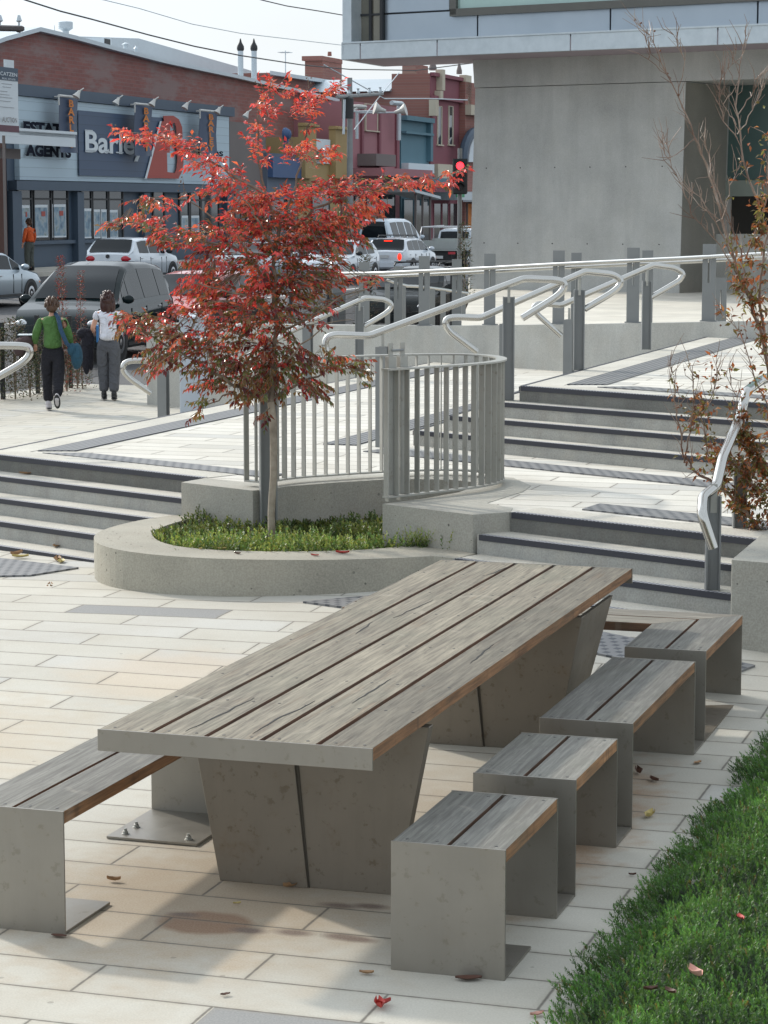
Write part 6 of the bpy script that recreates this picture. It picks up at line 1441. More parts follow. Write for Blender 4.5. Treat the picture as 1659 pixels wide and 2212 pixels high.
BL = [(722, 183, 26, 12, 1), (690, 206, 42, 16, 1), (655, 240, 38, 20, 1), (595, 195, 40, 18, 1), (568, 240, 30, 26, 1), (552, 295, 26, 32, 1), (560, 340, 30, 16, .8),
 (290, 290, 40, 14, 1), (350, 298, 48, 20, 1.1), (405, 318, 42, 22, 1.1), (450, 350, 46, 20, 1), (490, 385, 50, 22, 1), (650, 322, 34, 18, 1), (705, 338, 34, 18, 1), (620, 330, 22, 14, .8), (668, 288, 14, 20, .5),
 (535, 430, 60, 28, 1), (610, 440, 70, 36, 1.1), (700, 410, 60, 26, 1), (775, 405, 60, 22, 1), (850, 392, 46, 16, 1), (905, 395, 40, 16, 1), (955, 388, 36, 16, 1), (1000, 370, 18, 7, 1.2),
 (455, 420, 60, 16, .5), (310, 438, 34, 14, .8), (345, 440, 36, 16, .8), (285, 478, 46, 14, .9), (235, 482, 26, 9, .9), (330, 485, 44, 22, 1), (380, 512, 55, 26, 1.1), (450, 520, 60, 34, 1.1), (520, 490, 60, 40, 1.1),
 (590, 510, 80, 50, 1.1), (670, 490, 66, 42, 1.1), (745, 462, 58, 34, 1.1), (800, 440, 40, 20, 1), (490, 565, 90, 28, 1), (590, 580, 66, 46, 1), (690, 560, 60, 36, .9), (770, 520, 30, 20, .7), (700, 520, 60, 30, .8),
 (435, 612, 55, 28, 1.1), (500, 640, 66, 34, 1.1), (570, 650, 50, 44, 1), (650, 620, 60, 30, 1), (715, 600, 60, 22, 1), (790, 603, 44, 9, 1), (690, 650, 50, 24, .8), (610, 680, 70, 28, .9),
 (420, 665, 56, 26, .9), (500, 700, 62, 32, 1), (290, 690, 44, 20, 1), (335, 708, 56, 28, 1.1), (410, 735, 70, 32, 1.1), (270, 705, 24, 12, 1), (480, 750, 60, 28, .9), (590, 730, 56, 36, .8), (690, 700, 14, 22, .5),
 (335, 765, 36, 20, 1), (318, 800, 32, 16, .9), (370, 775, 40, 22, .9), (460, 785, 70, 34, 1), (560, 790, 70, 36, 1), (650, 785, 50, 28, 1), (715, 780, 50, 24, 1), (770, 790, 26, 20, 1), (790, 820, 10, 24, .5),
 (520, 830, 80, 24, .9), (620, 830, 60, 24, .9), (690, 838, 36, 22, .9), (560, 860, 60, 16, .8), (450, 835, 40, 18, .8), (428, 870, 28, 12, .6), (425, 900, 18, 12, .8), (572, 902, 12, 20, .9), (640, 762, 36, 18, .8)]
def leafcol(y, x):
    h = (y-180)/700.; r_ = rnd.random(); g = rnd.gauss(1, .14)
    pr = .93-sstep((h-.12)/.78)*.84
    if 560 < y < 720 and x < 600: pr += .30
    if y < 420: pr += .08
    if rnd.random() < pr:
        c = (.66, .08, .07) if r_ < .50 else ((.68, .17, .08) if r_ < .80 else (.38, .04, .04))
    else:
        c = (.24, .07, .04) if r_ < .32 else ((.19, .12, .045) if r_ < .66 else ((.13, .15, .045) if r_ < .88 else (.14, .03, .035)))
    return (c[0]*g, c[1]*g, c[2]*g)
lm = MB(); tw = MB(); sl_ = [p for p in segs]
for (x, y, rx, ry, dn) in BL:
    n = max(3, int(rx*ry*math.pi*dn/150))
    for _ in range(n):
        a = rnd.uniform(0, 2*math.pi); q = math.sqrt(rnd.random())
        px_, py_ = x+math.cos(a)*rx*q*.92, y+math.sin(a)*ry*q*.9
        near = min(segs, key=lambda s_: (s_-T(px_, py_)).length_squared if True else 0)
        dy = (near.y-YT)+rnd.gauss(0, .20)
        c = T(px_, py_, dy); dirv = (c-near); out = (c-T(595, 620)); out.z *= .4
        dv = (dirv.normalized()*.6+out.normalized()*.8+rv(.35)+Vector((0, 0, -.10))).normalized()
        tl = rnd.uniform(.07, .15); st = c-dv*tl*.5
        tw.tube([near.lerp(st, .55) if (near-st).length < .45 else st-dv*.08, st, st+dv*tl], [.0028, .002, .001], 4, cap=False)
        k = rnd.randint(6, 10); colbase = leafcol(py_+rnd.gauss(0, 25), px_)
        for i in range(k):
            f = i/(k-1); pos = st+dv*tl*f; side = dv.cross(Vector((0, 0, 1))).normalized()*(1 if i % 2 else -1)
            ld = (dv*(.5+.6*f)+side*(1.0-.7*f)+rv(.28)+Vector((0, 0, -.38-.25*(py_ > 760)))).normalized()
            col = colbase if rnd.random() < .7 else leafcol(py_, px_)
            leaf(lm, pos, ld, Vector((0, 0, 1))+rv(.45), rnd.uniform(.035, .060), rnd.uniform(.016, .026), col, .22, rnd.uniform(.05, .35))
# a few bare fruiting twig tips standing out of the crown
for (x, y) in ((555, 180), (243, 268), (665, 165), (735, 168), (800, 800), (742, 545), (560, 230), (398, 410), (395, 385), (630, 300)):
    a = T(x+rnd.uniform(-8, 8), y+25); b = T(x, y)
    tw.tube([a, b], [.002, .001], 4)
    for i in range(5): p_ = a.lerp(b, .4+.15*i)+rv(.012); tw.ell(p_, (.006, .006, .006), 5, 3)
obj('twig', tw, M['bark'], tree); obj('crown', lm, M['leaf'], tree)
print('leaves', len(lm.f)//4)

# ------------------------------------------------------------------ the thin twiggy tree at the right
YR = 14.75
rt = thing('tree', 'thin half-bare tree with orange and green leaves in the right planter', 'tree', (V(1700, 1200, YR).x, YR, .6))
def T2(x, y, dy=0): return V(x, y, YR+dy)
rb = [([(1705, 1260, 0), (1655, 1170, 0), (1612, 1110, 0), (1560, 1055, -.05), (1500, 1018, -.1), (1478, 985, -.1), (1465, 900, -.1), (1452, 830, -.1), (1448, 780, -.12)], .016),
 ([(1478, 1000, -.1), (1492, 930, -.15), (1500, 860, -.15), (1490, 790, -.18)], .006), ([(1560, 1055, 0), (1530, 980, .1), (1515, 900, .1), (1545, 830, .1), (1548, 770, .1)], .006),
 ([(1720, 1230, .1), (1690, 1050, .1), (1672, 900, .1), (1655, 760, .1), (1620, 650, .05), (1585, 560, 0), (1560, 470, 0), (1535, 380, 0), (1500, 290, -.05), (1465, 210, -.05), (1420, 110, -.1), (1375, 45, -.1)], .017),
 ([(1655, 760, .1), (1640, 640, .15), (1655, 500, .2), (1610, 350, .2), (1590, 230, .2), (1598, 140, .2), (1610, 60, .2)], .011),
 ([(1585, 560, 0), (1545, 480, -.1), (1515, 425, -.1), (1490, 415, -.1)], .005), ([(1600, 610, 0), (1555, 530, -.15), (1500, 470, -.2), (1480, 425, -.2)], .005),
 ([(1620, 650, .05), (1600, 540, .2), (1560, 440, .2), (1530, 345, .2), (1522, 300, .2)], .007), ([(1560, 470, 0), (1580, 400, -.1), (1596, 360, -.1)], .004), ([(1610, 560, 0), (1660, 420, .0), (1665, 300, 0)], .006),
 ([(1500, 300, 0), (1450, 340, -.1), (1435, 300, -.1)], .003), ([(1560, 480, 0), (1470, 400, -.05), (1438, 330, -.05), (1432, 300, 0)], .003), ([(1465, 210, -.05), (1480, 130, -.1), (1455, 75, -.1)], .003), ([(1450, 170, -.05), (1405, 130, -.1), (1395, 80, -.1)], .003),
 ([(1590, 270, .2), (1562, 230, .2), (1565, 170, .2)], .004), ([(1593, 300, .2), (1560, 260, .2), (1553, 200, .2), (1562, 150, .2)], .004), ([(1593, 290, .2), (1625, 240, .2), (1645, 190, .2)], .004), ([(1592, 250, .2), (1622, 210, .2), (1638, 165, .2)], .004), ([(1590, 200, .2), (1575, 150, .2), (1590, 110, .2)], .003),
 ([(1690, 1050, .1), (1640, 980, .0), (1600, 930, .0), (1590, 860, 0), (1575, 800, 0)], .007), ([(1672, 900, .1), (1630, 820, .1), (1600, 720, .1), (1560, 680, .1)], .006), ([(1700, 1150, 0), (1650, 1080, -.1), (1610, 1020, -.1), (1560, 985, -.15)], .007)]
mb = MB(); tips = []; allp = []
for pts, r_ in rb:
    ps = limb(mb, [T2(*p) for p in pts], r_, .0018, 7); tips.append(ps); allp += ps
for ps in tips:                                        # fine side twigs
    for i in range(4, len(ps)):
        for _ in range(2 if rnd.random() < .75 else 1):
            q = ps[i]; 
            d = ((ps[i]-ps[i-1]).normalized()+rv(.45)+Vector((0, 0, .25))).normalized(); L_w = rnd.uniform(.05, .17); mid = q+d*L_w*.5+rv(.008); e = q+d*L_w+rv(.02)+Vector((0, 0, .02))
            mb.tube([q, mid, e], [.0026, .002, .0010], 4, cap=False)
obj('branch', mb, M['twig'], rt, smooth=True)
lm = MB()
RL = [(1655, 260, 8, 60, .25), (1600, 330, 8, 60, .15), (1590, 640, 26, 40, .4), (1640, 860, 20, 40, .5), (1650, 330, 14, 50, .3), (1600, 520, 24, 30, .35), (1470, 880, 12, 40, .35), (1550, 960, 26, 30, .5), (1590, 960, 50, 40, .9), (1560, 1090, 40, 30, .6), (1625, 1020, 40, 60, 1.0), (1650, 470, 20, 60, .8), (1648, 700, 20, 60, .6), (1600, 1000, 55, 90, 1.1), (1640, 1080, 50, 80, 1.1), (1640, 940, 30, 60, 1), (1660, 1160, 30, 50, 1), (1540, 1010, 46, 26, .5), (1500, 905, 28, 30, .6), (1515, 880, 24, 36, .7), (1478, 985, 22, 18, .25), (1575, 905, 30, 40, .6), (1545, 820, 14, 30, .6), (1500, 790, 12, 30, .4), (1455, 830, 12, 30, .35),
 (1630, 440, 24, 30, .2), (1645, 530, 26, 60, .6), (1650, 620, 30, 60, .8), (1600, 600, 26, 40, .5), (1640, 400, 18, 20, .5), (1560, 640, 20, 24, .3), (1655, 760, 20, 60, .5), (1600, 700, 30, 30, .3)]
for (x, y, rx, ry, dn) in RL:
    for _ in range(int(rx*ry*math.pi*dn/27)):
        a = rnd.uniform(0, 6.283); q = math.sqrt(rnd.random()); xx, yy = x+math.cos(a)*rx*q, y+math.sin(a)*ry*q
        c = T2(xx, yy, rnd.gauss(0, .12)); n_ = min(allp, key=lambda s_: (s_-c).length_squared)
        if (n_-c).length > .06: c = n_.lerp(c, .06/(n_-c).length*rnd.uniform(.4, 1))
        r_ = rnd.random(); col = (.38, .12, .04) if r_ < .18 else ((.20, .08, .035) if r_ < .42 else ((.13, .11, .035) if r_ < .76 else ((.45, .20, .06) if r_ < .86 else (.22, .22, .06))))
        leaf(lm, c, ((c-n_)*6+rv(.5)+Vector((-.2, 0, -.1))).normalized(), Vector((0, 0, 1))+rv(.6), rnd.uniform(.028, .055), rnd.uniform(.014, .024), col, .25, .3)
for _ in range(70):
    q = rnd.choice(tips[rnd.choice([0, 1, 2, 3, 20])]); c = q+rv(.02); g = MB()
    lm.add(*(lambda m: (m.v, m.f))(MB().ell(c, (.007, .007, .007), 6, 4)), 0, (.20, .09, .05))
obj('crown', lm, M['leaf_o'], rt)

# ------------------------------------------------------------------ needle-leaved ground cover, bottom right
def sprig(mb, p, d, L, n, ll, lw, col, tipcol):
    for i in range(n):
        f = (i+.5)/n; q = p+d*L*f; a = i*2.4+rnd.random(); s = d.orthogonal().normalized(); u = d.cross(s)
        o_ = (s*math.cos(a)+u*math.sin(a)); ld = (o_*(.9-.45*f)+d*(.45+.8*f)).normalized(); w_ = ld.cross(Vector((rnd.random()-.5, rnd.random()-.5, 1))).normalized()*lw*.5
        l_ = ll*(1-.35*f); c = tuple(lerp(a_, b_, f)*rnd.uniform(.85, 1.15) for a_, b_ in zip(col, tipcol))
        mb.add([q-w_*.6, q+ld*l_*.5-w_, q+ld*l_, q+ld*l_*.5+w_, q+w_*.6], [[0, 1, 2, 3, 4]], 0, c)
gce = [P(1700, 1545), P(1659, 1602), P(1600, 1665), P(1560, 1730), P(1500, 1790), P(1450, 1850), P(1400, 1925), P(1330, 1985), P(1300, 2060), P(1240, 2110), P(1200, 2180), P(1172, 2225), P(1120, 2300), P(1080, 2400), P(1000, 2900)]
def edge_x(y):
    for a, b in zip(gce, gce[1:]):
        if b.y <= y <= a.y: return lerp(b.x, a.x, (y-b.y)/(a.y-b.y))
    return 1e9
def mound(d, x, y): return .02+.16*sstep(d/.5)+.05*mn.noise(Vector((x*2.6, y*2.6, 0)))+.025*mn.noise(Vector((x*7, y*7, 3)))
mb = MB(); bs = MB(); cnt = 0
for yi in range(int((gce[0].y-6.6)/.12)):
    y = 6.6+yi*.12; ex = edge_x(y)
    if ex > 50: continue
while cnt < 19500:
    y = rnd.uniform(6.2, 11.7); ex = edge_x(y)
    if ex > 50: continue
    ex += .10*mn.noise(Vector((0, y*4., 2)))+.05*mn.noise(Vector((0, y*13., 7)))
    d = rnd.random()**1.1*1.6; x = ex+d
    if x/y > .185 and rnd.random() < .5: continue
    if d < .05 and rnd.random() < .5: continue
    # skip those the camera could only see edge-on far beyond the frame, keep a margin for side views
    z = mound(d, x, y)+rnd.uniform(-.05, .012); cl_ = mn.noise(Vector((x*3.5, y*3.5, 9)))
    lean = Vector((-1 if d < .18 else rnd.uniform(-.8, .6), rnd.uniform(-.8, .3), 0))*rnd.uniform(.2, 1.0)
    dr = (Vector((0, 0, 1.)) + lean + rv(.25)).normalized(); L = rnd.uniform(.025, .055)
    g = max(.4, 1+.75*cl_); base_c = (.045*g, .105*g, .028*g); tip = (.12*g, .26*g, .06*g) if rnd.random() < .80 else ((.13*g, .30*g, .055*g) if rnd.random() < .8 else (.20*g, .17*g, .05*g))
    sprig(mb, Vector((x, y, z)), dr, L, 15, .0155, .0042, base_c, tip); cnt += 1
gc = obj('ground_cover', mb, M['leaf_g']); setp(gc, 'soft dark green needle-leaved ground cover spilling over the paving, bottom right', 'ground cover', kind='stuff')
mb = MB(); n_ = 46; vs = []; cols_ = 16
ys = [lerp(5.8, gce[0].y-.02, i/n_) for i in range(n_+1)]; ys = [y for y in ys if edge_x(y) < 50]
for y in ys:
    ex = edge_x(y)
    for j in range(cols_+1): d = j/cols_*1.6+.05; vs.append((ex+d, y, mound(d, ex+d, y)-.055 if j else -.02))
mb.add(vs, [[i*(cols_+1)+j, i*(cols_+1)+j+1, (i+1)*(cols_+1)+j+1, (i+1)*(cols_+1)+j] for i in range(len(ys)-1) for j in range(cols_)])
struct('garden_soil', mb, plain('leafy_soil', (.018, .035, .012), .95, 0, .5, 30, .5), smooth=True)

# herbs in the curved planter
def inside(p, poly):
    c = False; n = len(poly); j = n-1
    for i in range(n):
        if (poly[i][1] > p[1]) != (poly[j][1] > p[1]) and p[0] < (poly[j][0]-poly[i][0])*(p[1]-poly[i][1])/(poly[j][1]-poly[i][1])+poly[i][0]: c = not c
        j = i
    return c
pit = pi_poly = smooth_poly(PI_)+[(.58, 15.46), (-.0, 16.1)]+[(x, y) for x, y in NOTCH[:-1]][::-1]
mb = MB(); cnt = 0
while cnt < 2600:
    x, y = rnd.uniform(-1.65, .45), rnd.uniform(15.45, 17.2)
    if not inside((x, y), pit): continue
    if (x-base.x)**2+(y-base.y)**2 < .01: continue
    hgt = .05+.09*max(0, mn.noise(Vector((x*3, y*3, 5)))+.5)+.05*(y < 15.9)
    dr = (Vector((0, 0, 1))+rv(.4)+Vector((0, -.2, 0))).normalized(); g = 1+.35*mn.noise(Vector((x*4, y*4, 1)))
    L = hgt*rnd.uniform(.7, 1.2)
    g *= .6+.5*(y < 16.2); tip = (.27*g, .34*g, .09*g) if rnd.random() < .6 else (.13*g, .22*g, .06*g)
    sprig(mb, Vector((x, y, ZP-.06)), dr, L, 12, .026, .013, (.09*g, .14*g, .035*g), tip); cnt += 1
for (x, y) in ((.22, 15.76), (.25, 15.78), (.18, 15.8), (.28, 15.74), (.15, 15.75)):
    for _ in range(10): sprig(mb, Vector((x+rnd.gauss(0, .03), y-.02+rnd.gauss(0, .02), ZP)), (Vector((.3, -.3, 1))+rv(.3)).normalized(), rnd.uniform(.06, .15), 12, .025, .007, (.06, .12, .03), (.32, .40, .10))
setp(obj('ground_cover', mb, M['leaf_g']), 'yellow-green low herbs filling the curved planter round the red tree', 'ground cover', kind='stuff')

# ------------------------------------------------------------------ fence with mesh panels and the plants along it
def fence(label, e, s0, s1, n, h, zb):
    t = thing('fence', label, 'fence', SE((s0+s1)/2, e, zb))
    for i in range(n+1):
        s = lerp(s0, s1, i/n); mb = MB(); mb.obox(SE(s, e, zb-.3), AX*.055, BX*.055, (0, 0, h+.3+(.06 if i % 2 else 0))); obj('fence_post', mb, M['blackp'], t)
    for i in range(n):
        a = lerp(s0, s1, i/n); b = lerp(s0, s1, (i+1)/n); mb = MB(); k = int((b-a)/.05)
        for j in range(k+1): mb.obox(SE(lerp(a, b, j/k), e+.03, zb+.1), AX*.005, BX*.005, (0, 0, h-.2))
        for j in range(9): mb.obox(SE(a, e+.036, zb+.1+(h-.2)*j/8), AX*(b-a), BX*.006, (0, 0, .006))
        obj('mesh_panel', mb, M['blackp'], t)
    return t
fence('black post and wire mesh fence behind the two walking women', 16.55, 25.5, 36.3, 9, 1.16, -.3)
fence('black wire mesh fence in front of the dark wagon, seen through the slotted posts', 14.9, 41, 60, 9, 1.35, -.3)
def shrub(name, label, p, h, w, n, cols, group, ll=.045, lw=.02, col_tree=True):
    t = thing(name, label, 'shrub', p, group); mb = MB(); lm = MB()
    for k in range(3 if not col_tree else 1):
        q = Vector(p); e = q+Vector((rnd.gauss(0, .03), 0, h*rnd.uniform(.85, 1))); mb.tube([q, q.lerp(e, .5)+rv(.02), e], [.012, .008, .003], 5)
    for _ in range(n):
        f = rnd.random()**.8; r_ = w*(1-.65*f)*math.sqrt(rnd.random()); a = rnd.uniform(0, 6.283)
        c = Vector(p)+Vector((math.cos(a)*r_, math.sin(a)*r_, h*f)); g = rnd.uniform(.75, 1.2); cc = rnd.choice(cols)
        leaf(lm, c, Vector((math.cos(a), math.sin(a), .7))+rv(.4), Vector((0, 0, 1)), rnd.uniform(.6, 1.2)*ll, rnd.uniform(.7, 1.2)*lw, tuple(x*g for x in cc))
    obj('stem', mb, M['bark'], t); obj('foliage', lm, M['leaf_s'], t); return t
redc = [(.25, .04, .03), (.14, .05, .03), (.10, .08, .03), (.32, .05, .04)]; grc = [(.04, .07, .025), (.08, .09, .04), (.03, .045, .02), (.14, .09, .05)]
G1 = 'young plants along the mesh fence'
def fp(x, D): p = V(x, 700, D); return Vector((p.x, D, -.32))
shrub('columnar_shrub', 'tall thin reddish shrub between the green-jumpered walker and the dark car', fp(133, 37.6), 2.15, .17, 900, redc, G1)
shrub('columnar_shrub', 'slimmer reddish shrub just right of the tallest one at the fence', fp(176, 38.3), 1.9, .13, 600, redc, G1)
for i, (x, D, h, w, n, l) in enumerate(((-8, 36, 1.1, .42, 900, 'grey-green bush at the very left behind the steel loop'), (30, 36.2, 1.25, .42, 1000, 'loose bush between the first fence posts at the left'), (62, 36.6, .9, .40, 900, 'low dark bush just left of the green-jumpered walker'), (92, 37.0, 1.0, .40, 800, 'bush behind the legs of the green-jumpered walker'), (142, 37.8, .95, .36, 800, 'bush with rusty leaves between the two walkers'), (165, 38.4, .7, .30, 600, 'small bush beside the black coat'))):
    shrub('shrub', l, fp(x, D), h, w, n, grc if i not in (4,) else redc+grc, G1, .05, .028, False)
for i, (x, l) in enumerate(((712, 'dark shrub behind the mesh fence left of the grey pillar'), (790, 'shrub with light flecks right of the grey pillar'), (1003, 'tall dark shrub against the left edge of the pier'))):
    p = V(x, 700, 50 if i < 2 else 44); shrub('shrub', l, Vector((p.x, p.y, -.3)), 1.9 if i < 2 else 2.6, .35 if i < 2 else .28, 900, grc, 'dark shrubs beyond the ramp', .06, .03, False)
p = V(792, 700, 49); 

# ------------------------------------------------------------------ fallen leaves
def fallen(name, label, x, y, z, size, col, curl=.5, rot=None, group=None):
    p = P(x, y, z); p.z += .004; mb = MB(); a = rnd.uniform(0, 6.28) if rot is None else rot; d = Vector((math.cos(a), math.sin(a), 0)); s = Vector((-d.y, d.x, 0)); n = 7; vs = []
    for i in range(n+1):
        f = i/n; w_ = math.sin(math.pi*min(.98, f*.92+.05))**.8*size*.24; zc_ = size*curl*.13*(2*f-1)**2
        for u in (-1, -.5, 0, .5, 1): vs.append(p+d*(f-.5)*size+s*u*w_+Vector((0, 0, zc_+size*curl*.22*u*u+.001+rnd.uniform(0, .0015))))
    vs2 = [v+Vector((0, 0, .0008)) for v in vs]; m = len(vs); fs = []
    for i in range(n):
        for j in range(4): o_ = i*5+j; fs += [[o_, o_+1, o_+6, o_+5], [m+o_, m+o_+5, m+o_+6, m+o_+1]]
    mb.add(vs+vs2, fs); key = 'fallen_%s' % name
    if key not in M: M[key] = plain(key, col, .6, 0, .35, 60)
    o = obj('fallen_leaf', mb, M[key], smooth=True); setp(o, label, 'leaf', group or 'fallen leaves'); return o
TAN = (.34, .20, .10); CR = (.60, .52, .38); RD = (.42, .04, .03); BR2 = (.10, .045, .03); YL = (.52, .42, .16)
z2 = lambda x, y, ox, oy, k: (ox+x/k, oy+y/k)
LV = [('red', 'bright red fallen leaf lying alone on the paving at the bottom centre', 820, 2178, 0, .075, RD, 1.), ('red', 'second bright red leaf touching the bottom centre one', 828, 2172, 0, .055, RD, .9),
 ('tan', 'tan leaf on the paving left of the nearest stool bench', 792, 2106, 0, .05, TAN, .6), ('brown', 'small brown leaf in the left half of the front paving', 487, 2152, 0, .035, BR2, .4),
 ('brown', 'brown leaf stuck at the foot of the left bench leg', 127, 2025, 0, .06, BR2, .2), ('brown', 'long dark leaf against the foot of the nearest stool bench', 1012, 2118, 0, .09, (.13, .05, .04), .3),
 ('tan', 'curled brown leaf on the paving between the left bench and the table leg', 246, 1905, 0, .055, BR2, .9), ('cream', 'small cream leaf on the paving in front of the table leg', 512, 1955, 0, .03, YL, .6), ('tan', 'crumpled tan leaf at the foot of the near table leg', 628, 1918, 0, .07, (.2, .15, .09), .8),
 ('yellow', 'pale yellow leaf right of the second bench', 1403, 1766, 0, .085, YL, .9), ('brown', 'curled dark brown leaf beside the leg of the third bench', 1380, 1672, 0, .07, BR2, 1.2), ('brown', 'dark leaf right of the curled brown one', 1413, 1688, 0, .07, BR2, .6), ('tan', 'flat tan leaf on the paving near the ground cover, beyond the third bench', 1507, 1650, 0, .06, TAN, .3), ('brown', 'small red-brown leaf between the second bench and the ground cover', 1366, 1893, 0, .03, BR2, .8),
 ('cream', 'crumpled cream leaf on the studded strip behind the table', 1320, 1385, .04, .08, CR, 1.), ('tan', 'tan leaf far right on the paving by the right planter', 1640, 1378, .05, .06, TAN, .6),
 ('tan', 'curled tan leaf on the paving in front of the left steps', 108, 1277, .03, .12, TAN, 1.2), ('cream', 'white and pink leaf in front of the curved planter', 460, 1346, .02, .11, CR, 1.2), ('cream', 'cream leaf on the paving left of the dark slab', 337, 1319, .03, .07, CR, .7), ('cream', 'pale leaf at the far left middle of the paving', 140, 1447, 0, .10, CR, .5), ('cream', 'pale leaf on the tan slabs left of the table edge', 510, 1393, .01, .10, CR, .6), ('cream', 'tiny pale leaf right of the one at the left middle', 168, 1438, 0, .04, CR, .4), ('brown', 'small dark leaf right of the cream one by the planter', 484, 1310, .03, .05, BR2, .8), ('brown', 'small brown leaf below the curled tan one', 100, 1316, .02, .05, TAN, .5), ('tan', 'little tan leaf under the left table corner paving', 235, 1322, .02, .06, TAN, .5),
 ('red', 'dark red leaf at the foot of the curved planter', 562, 1288, .09, .09, (.45, .06, .06), .6), ('red', 'red leaf right of it at the planter foot', 617, 1286, .09, .06, RD, .5), ('red', 'red leaf close to the studded strip by the planter', 704, 1287, .1, .07, RD, .5), ('red', 'red leaf at the tip of the studded strip', 652, 1308, .08, .06, RD, .4), ('red', 'pink-red leaf lying on the studded strip', 755, 1298, .1, .07, (.5, .12, .1), .5), ('red', 'red leaf beyond the strip next to the planter', 768, 1299, .1, .05, RD, .5),
 ('red', 'red leaf on the rim of the curved planter, right side', 680, 1202, ZP, .06, RD, .5), ('red', 'pair-sized red leaf on the planter rim right of the first', 740, 1197, ZP, .09, RD, .6), ('brown', 'brown leaf on the planter rim below the trunk', 513, 1198, ZP, .05, BR2, .7), ('cream', 'cream leaf on the planter rim left of the trunk', 480, 1188, ZP, .06, CR, .6), ('cream', 'white pebble-like leaf on the planter rim at left', 433, 1188, ZP, .035, CR, 1.), ('red', 'red leaf on the step edge right of the planter', 1060, 1198, ZP, .06, RD, .4),
 ('tan', 'tan leaf lying on the second left step', 57, 1025, Z1-.125, .11, TAN, .5), ('tan', 'tan leaf on the lowest left step', 121, 1182, Z1-.5, .11, TAN, .5), ('tan', 'tan leaf at the foot of the left steps', 36, 1200, .07, .12, TAN, .8), ('cream', 'cream leaf just below the left steps', 44, 1205, .07, .12, CR, .5), ('tan', 'twin tan leaf under the lowest left step', 124, 1212, .07, .12, TAN, .7), ('cream', 'cream leaf next to the lowest left step', 132, 1216, .07, .12, CR, .5), ('tan', 'leaf on the studded strip at the left edge', 30, 1243, .06, .08, TAN, .5),
 ('pink', 'pale pink leaf lying on the ground cover', 1502, 2110, .24, .075, (.55, .30, .24), 1.), ('red', 'dark red leaf half sunk in the ground cover, right', 1600, 1987, .23, .05, RD, .6), ('brown', 'rusty leaf in the ground cover near the bottom', 1448, 2148, .22, .05, (.25, .06, .04), .8), ('brown', 'rust-coloured leaf left of it in the ground cover', 1405, 2142, .2, .045, (.2, .06, .03), .8), ('pink', 'pinkish leaf at the edge of the ground cover, bottom', 1160, 2196, .0, .05, (.5, .3, .22), .6)]
for nm_, lb, x, y, z, sz, cc, cu_ in LV: fallen(nm_, lb, x, y, z, sz, cc, cu_)
# ------------------------------------------------------------------ camera, sky, sun
cam = bpy.data.cameras.new('camera'); co = bpy.data.objects.new('camera', cam); COL.objects.link(co); sc.camera = co
co.location = (0, 0, HC); co.rotation_euler = (math.pi/2-PITCH, 0, 0)
cam.sensor_fit = 'VERTICAL'; cam.sensor_height = 36; cam.lens = FPX/2212*36; cam.clip_start = .1; cam.clip_end = 4000
SAZ, SEL = -43., 31.
w = bpy.data.worlds.new('World'); sc.world = w; w.use_nodes = True; nt_ = w.node_tree; bg = nt_.nodes['Background']
sky = nt_.nodes.new('ShaderNodeTexSky'); sky.sky_type = 'NISHITA'; sky.sun_disc = False; sky.sun_elevation = R(SEL); sky.sun_rotation = R(SAZ)
sky.air_density = 1.3; sky.dust_density = 3.; sky.altitude = 50
tc = nt_.nodes.new('ShaderNodeTexCoord'); mp = nt_.nodes.new('ShaderNodeMapping'); mp.inputs['Scale'].default_value = (1, 1, 3.2)
nz = nt_.nodes.new('ShaderNodeTexNoise'); nz.inputs['Scale'].default_value = 2.2; nz.inputs['Detail'].default_value = 7; nz.inputs['Roughness'].default_value = .6
rp_ = nt_.nodes.new('ShaderNodeValToRGB'); rp_.color_ramp.elements[0].position = .30; rp_.color_ramp.elements[1].position = .62
rp_.color_ramp.elements[0].color = (.7, .7, .7, 1)
mx = nt_.nodes.new('ShaderNodeMix'); mx.data_type = 'RGBA'
nt_.links.new(tc.outputs['Generated'], mp.inputs[0]); nt_.links.new(mp.outputs[0], nz.inputs['Vector']); nt_.links.new(nz.outputs['Fac'], rp_.inputs[0])
nt_.links.new(rp_.outputs[0], mx.inputs[0]); nt_.links.new(sky.outputs[0], mx.inputs[6]); mx.inputs[7].default_value = (8.1, 8.9, 9.7, 1)
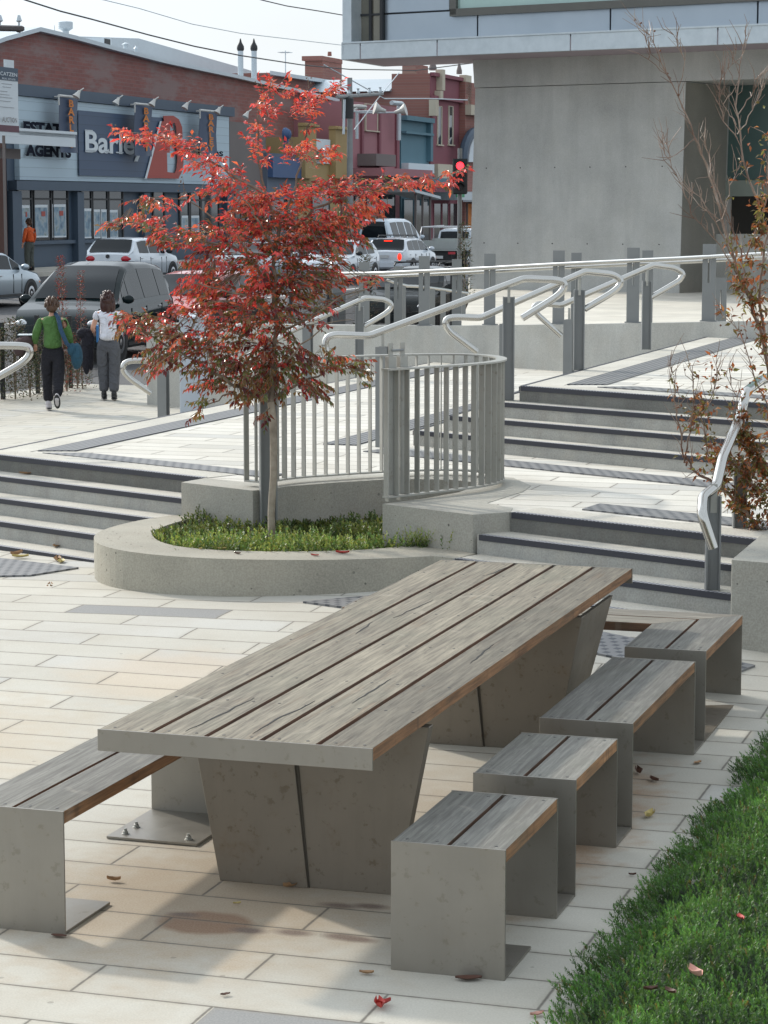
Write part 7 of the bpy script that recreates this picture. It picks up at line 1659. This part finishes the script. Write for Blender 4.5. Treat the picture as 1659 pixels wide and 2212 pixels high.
# brighter veil of thin cloud round the sun
gd_ = nt_.nodes.new('ShaderNodeVectorMath'); gd_.operation = 'DOT_PRODUCT'; gd_.inputs[1].default_value = (math.sin(R(SAZ))*math.cos(R(SEL)), math.cos(R(SAZ))*math.cos(R(SEL)), math.sin(R(SEL)))
nt_.links.new(tc.outputs['Generated'], gd_.inputs[0])
m1 = nt_.nodes.new('ShaderNodeMath'); m1.operation = 'MAXIMUM'; m1.inputs[1].default_value = 0; nt_.links.new(gd_.outputs['Value'], m1.inputs[0])
m2 = nt_.nodes.new('ShaderNodeMath'); m2.operation = 'POWER'; m2.inputs[1].default_value = 14; nt_.links.new(m1.outputs[0], m2.inputs[0])
m3 = nt_.nodes.new('ShaderNodeMath'); m3.operation = 'MULTIPLY_ADD'; m3.inputs[1].default_value = 3.5; m3.inputs[2].default_value = 1.; nt_.links.new(m2.outputs[0], m3.inputs[0])
vm = nt_.nodes.new('ShaderNodeVectorMath'); vm.operation = 'SCALE'; nt_.links.new(mx.outputs[2], vm.inputs[0]); nt_.links.new(m3.outputs[0], vm.inputs['Scale'])
nt_.links.new(vm.outputs[0], bg.inputs['Color']); bg.inputs['Strength'].default_value = .117
sl = bpy.data.lights.new('sun', 'SUN'); so_ = bpy.data.objects.new('sun', sl); COL.objects.link(so_)
sl.energy = 2.75; sl.angle = R(2.2); sl.color = (1., .93, .82)
d = Vector((math.sin(R(SAZ))*math.cos(R(SEL)), math.cos(R(SAZ))*math.cos(R(SEL)), math.sin(R(SEL))))
so_.rotation_euler = d.to_track_quat('Z', 'Y').to_euler(); so_.location = d*60
vs_ = sc.view_settings; sc.display_settings.display_device = 'sRGB'; vs_.view_transform = 'Standard'; vs_.look = 'None'; vs_.exposure = -.03; vs_.gamma = 1
sc.cycles.max_bounces = 6; sc.cycles.diffuse_bounces = 3; sc.cycles.glossy_bounces = 3; sc.cycles.transparent_max_bounces = 6; sc.cycles.volume_bounces = 0
sc.cycles.use_denoising = True; sc.cycles.sample_clamp_indirect = 6
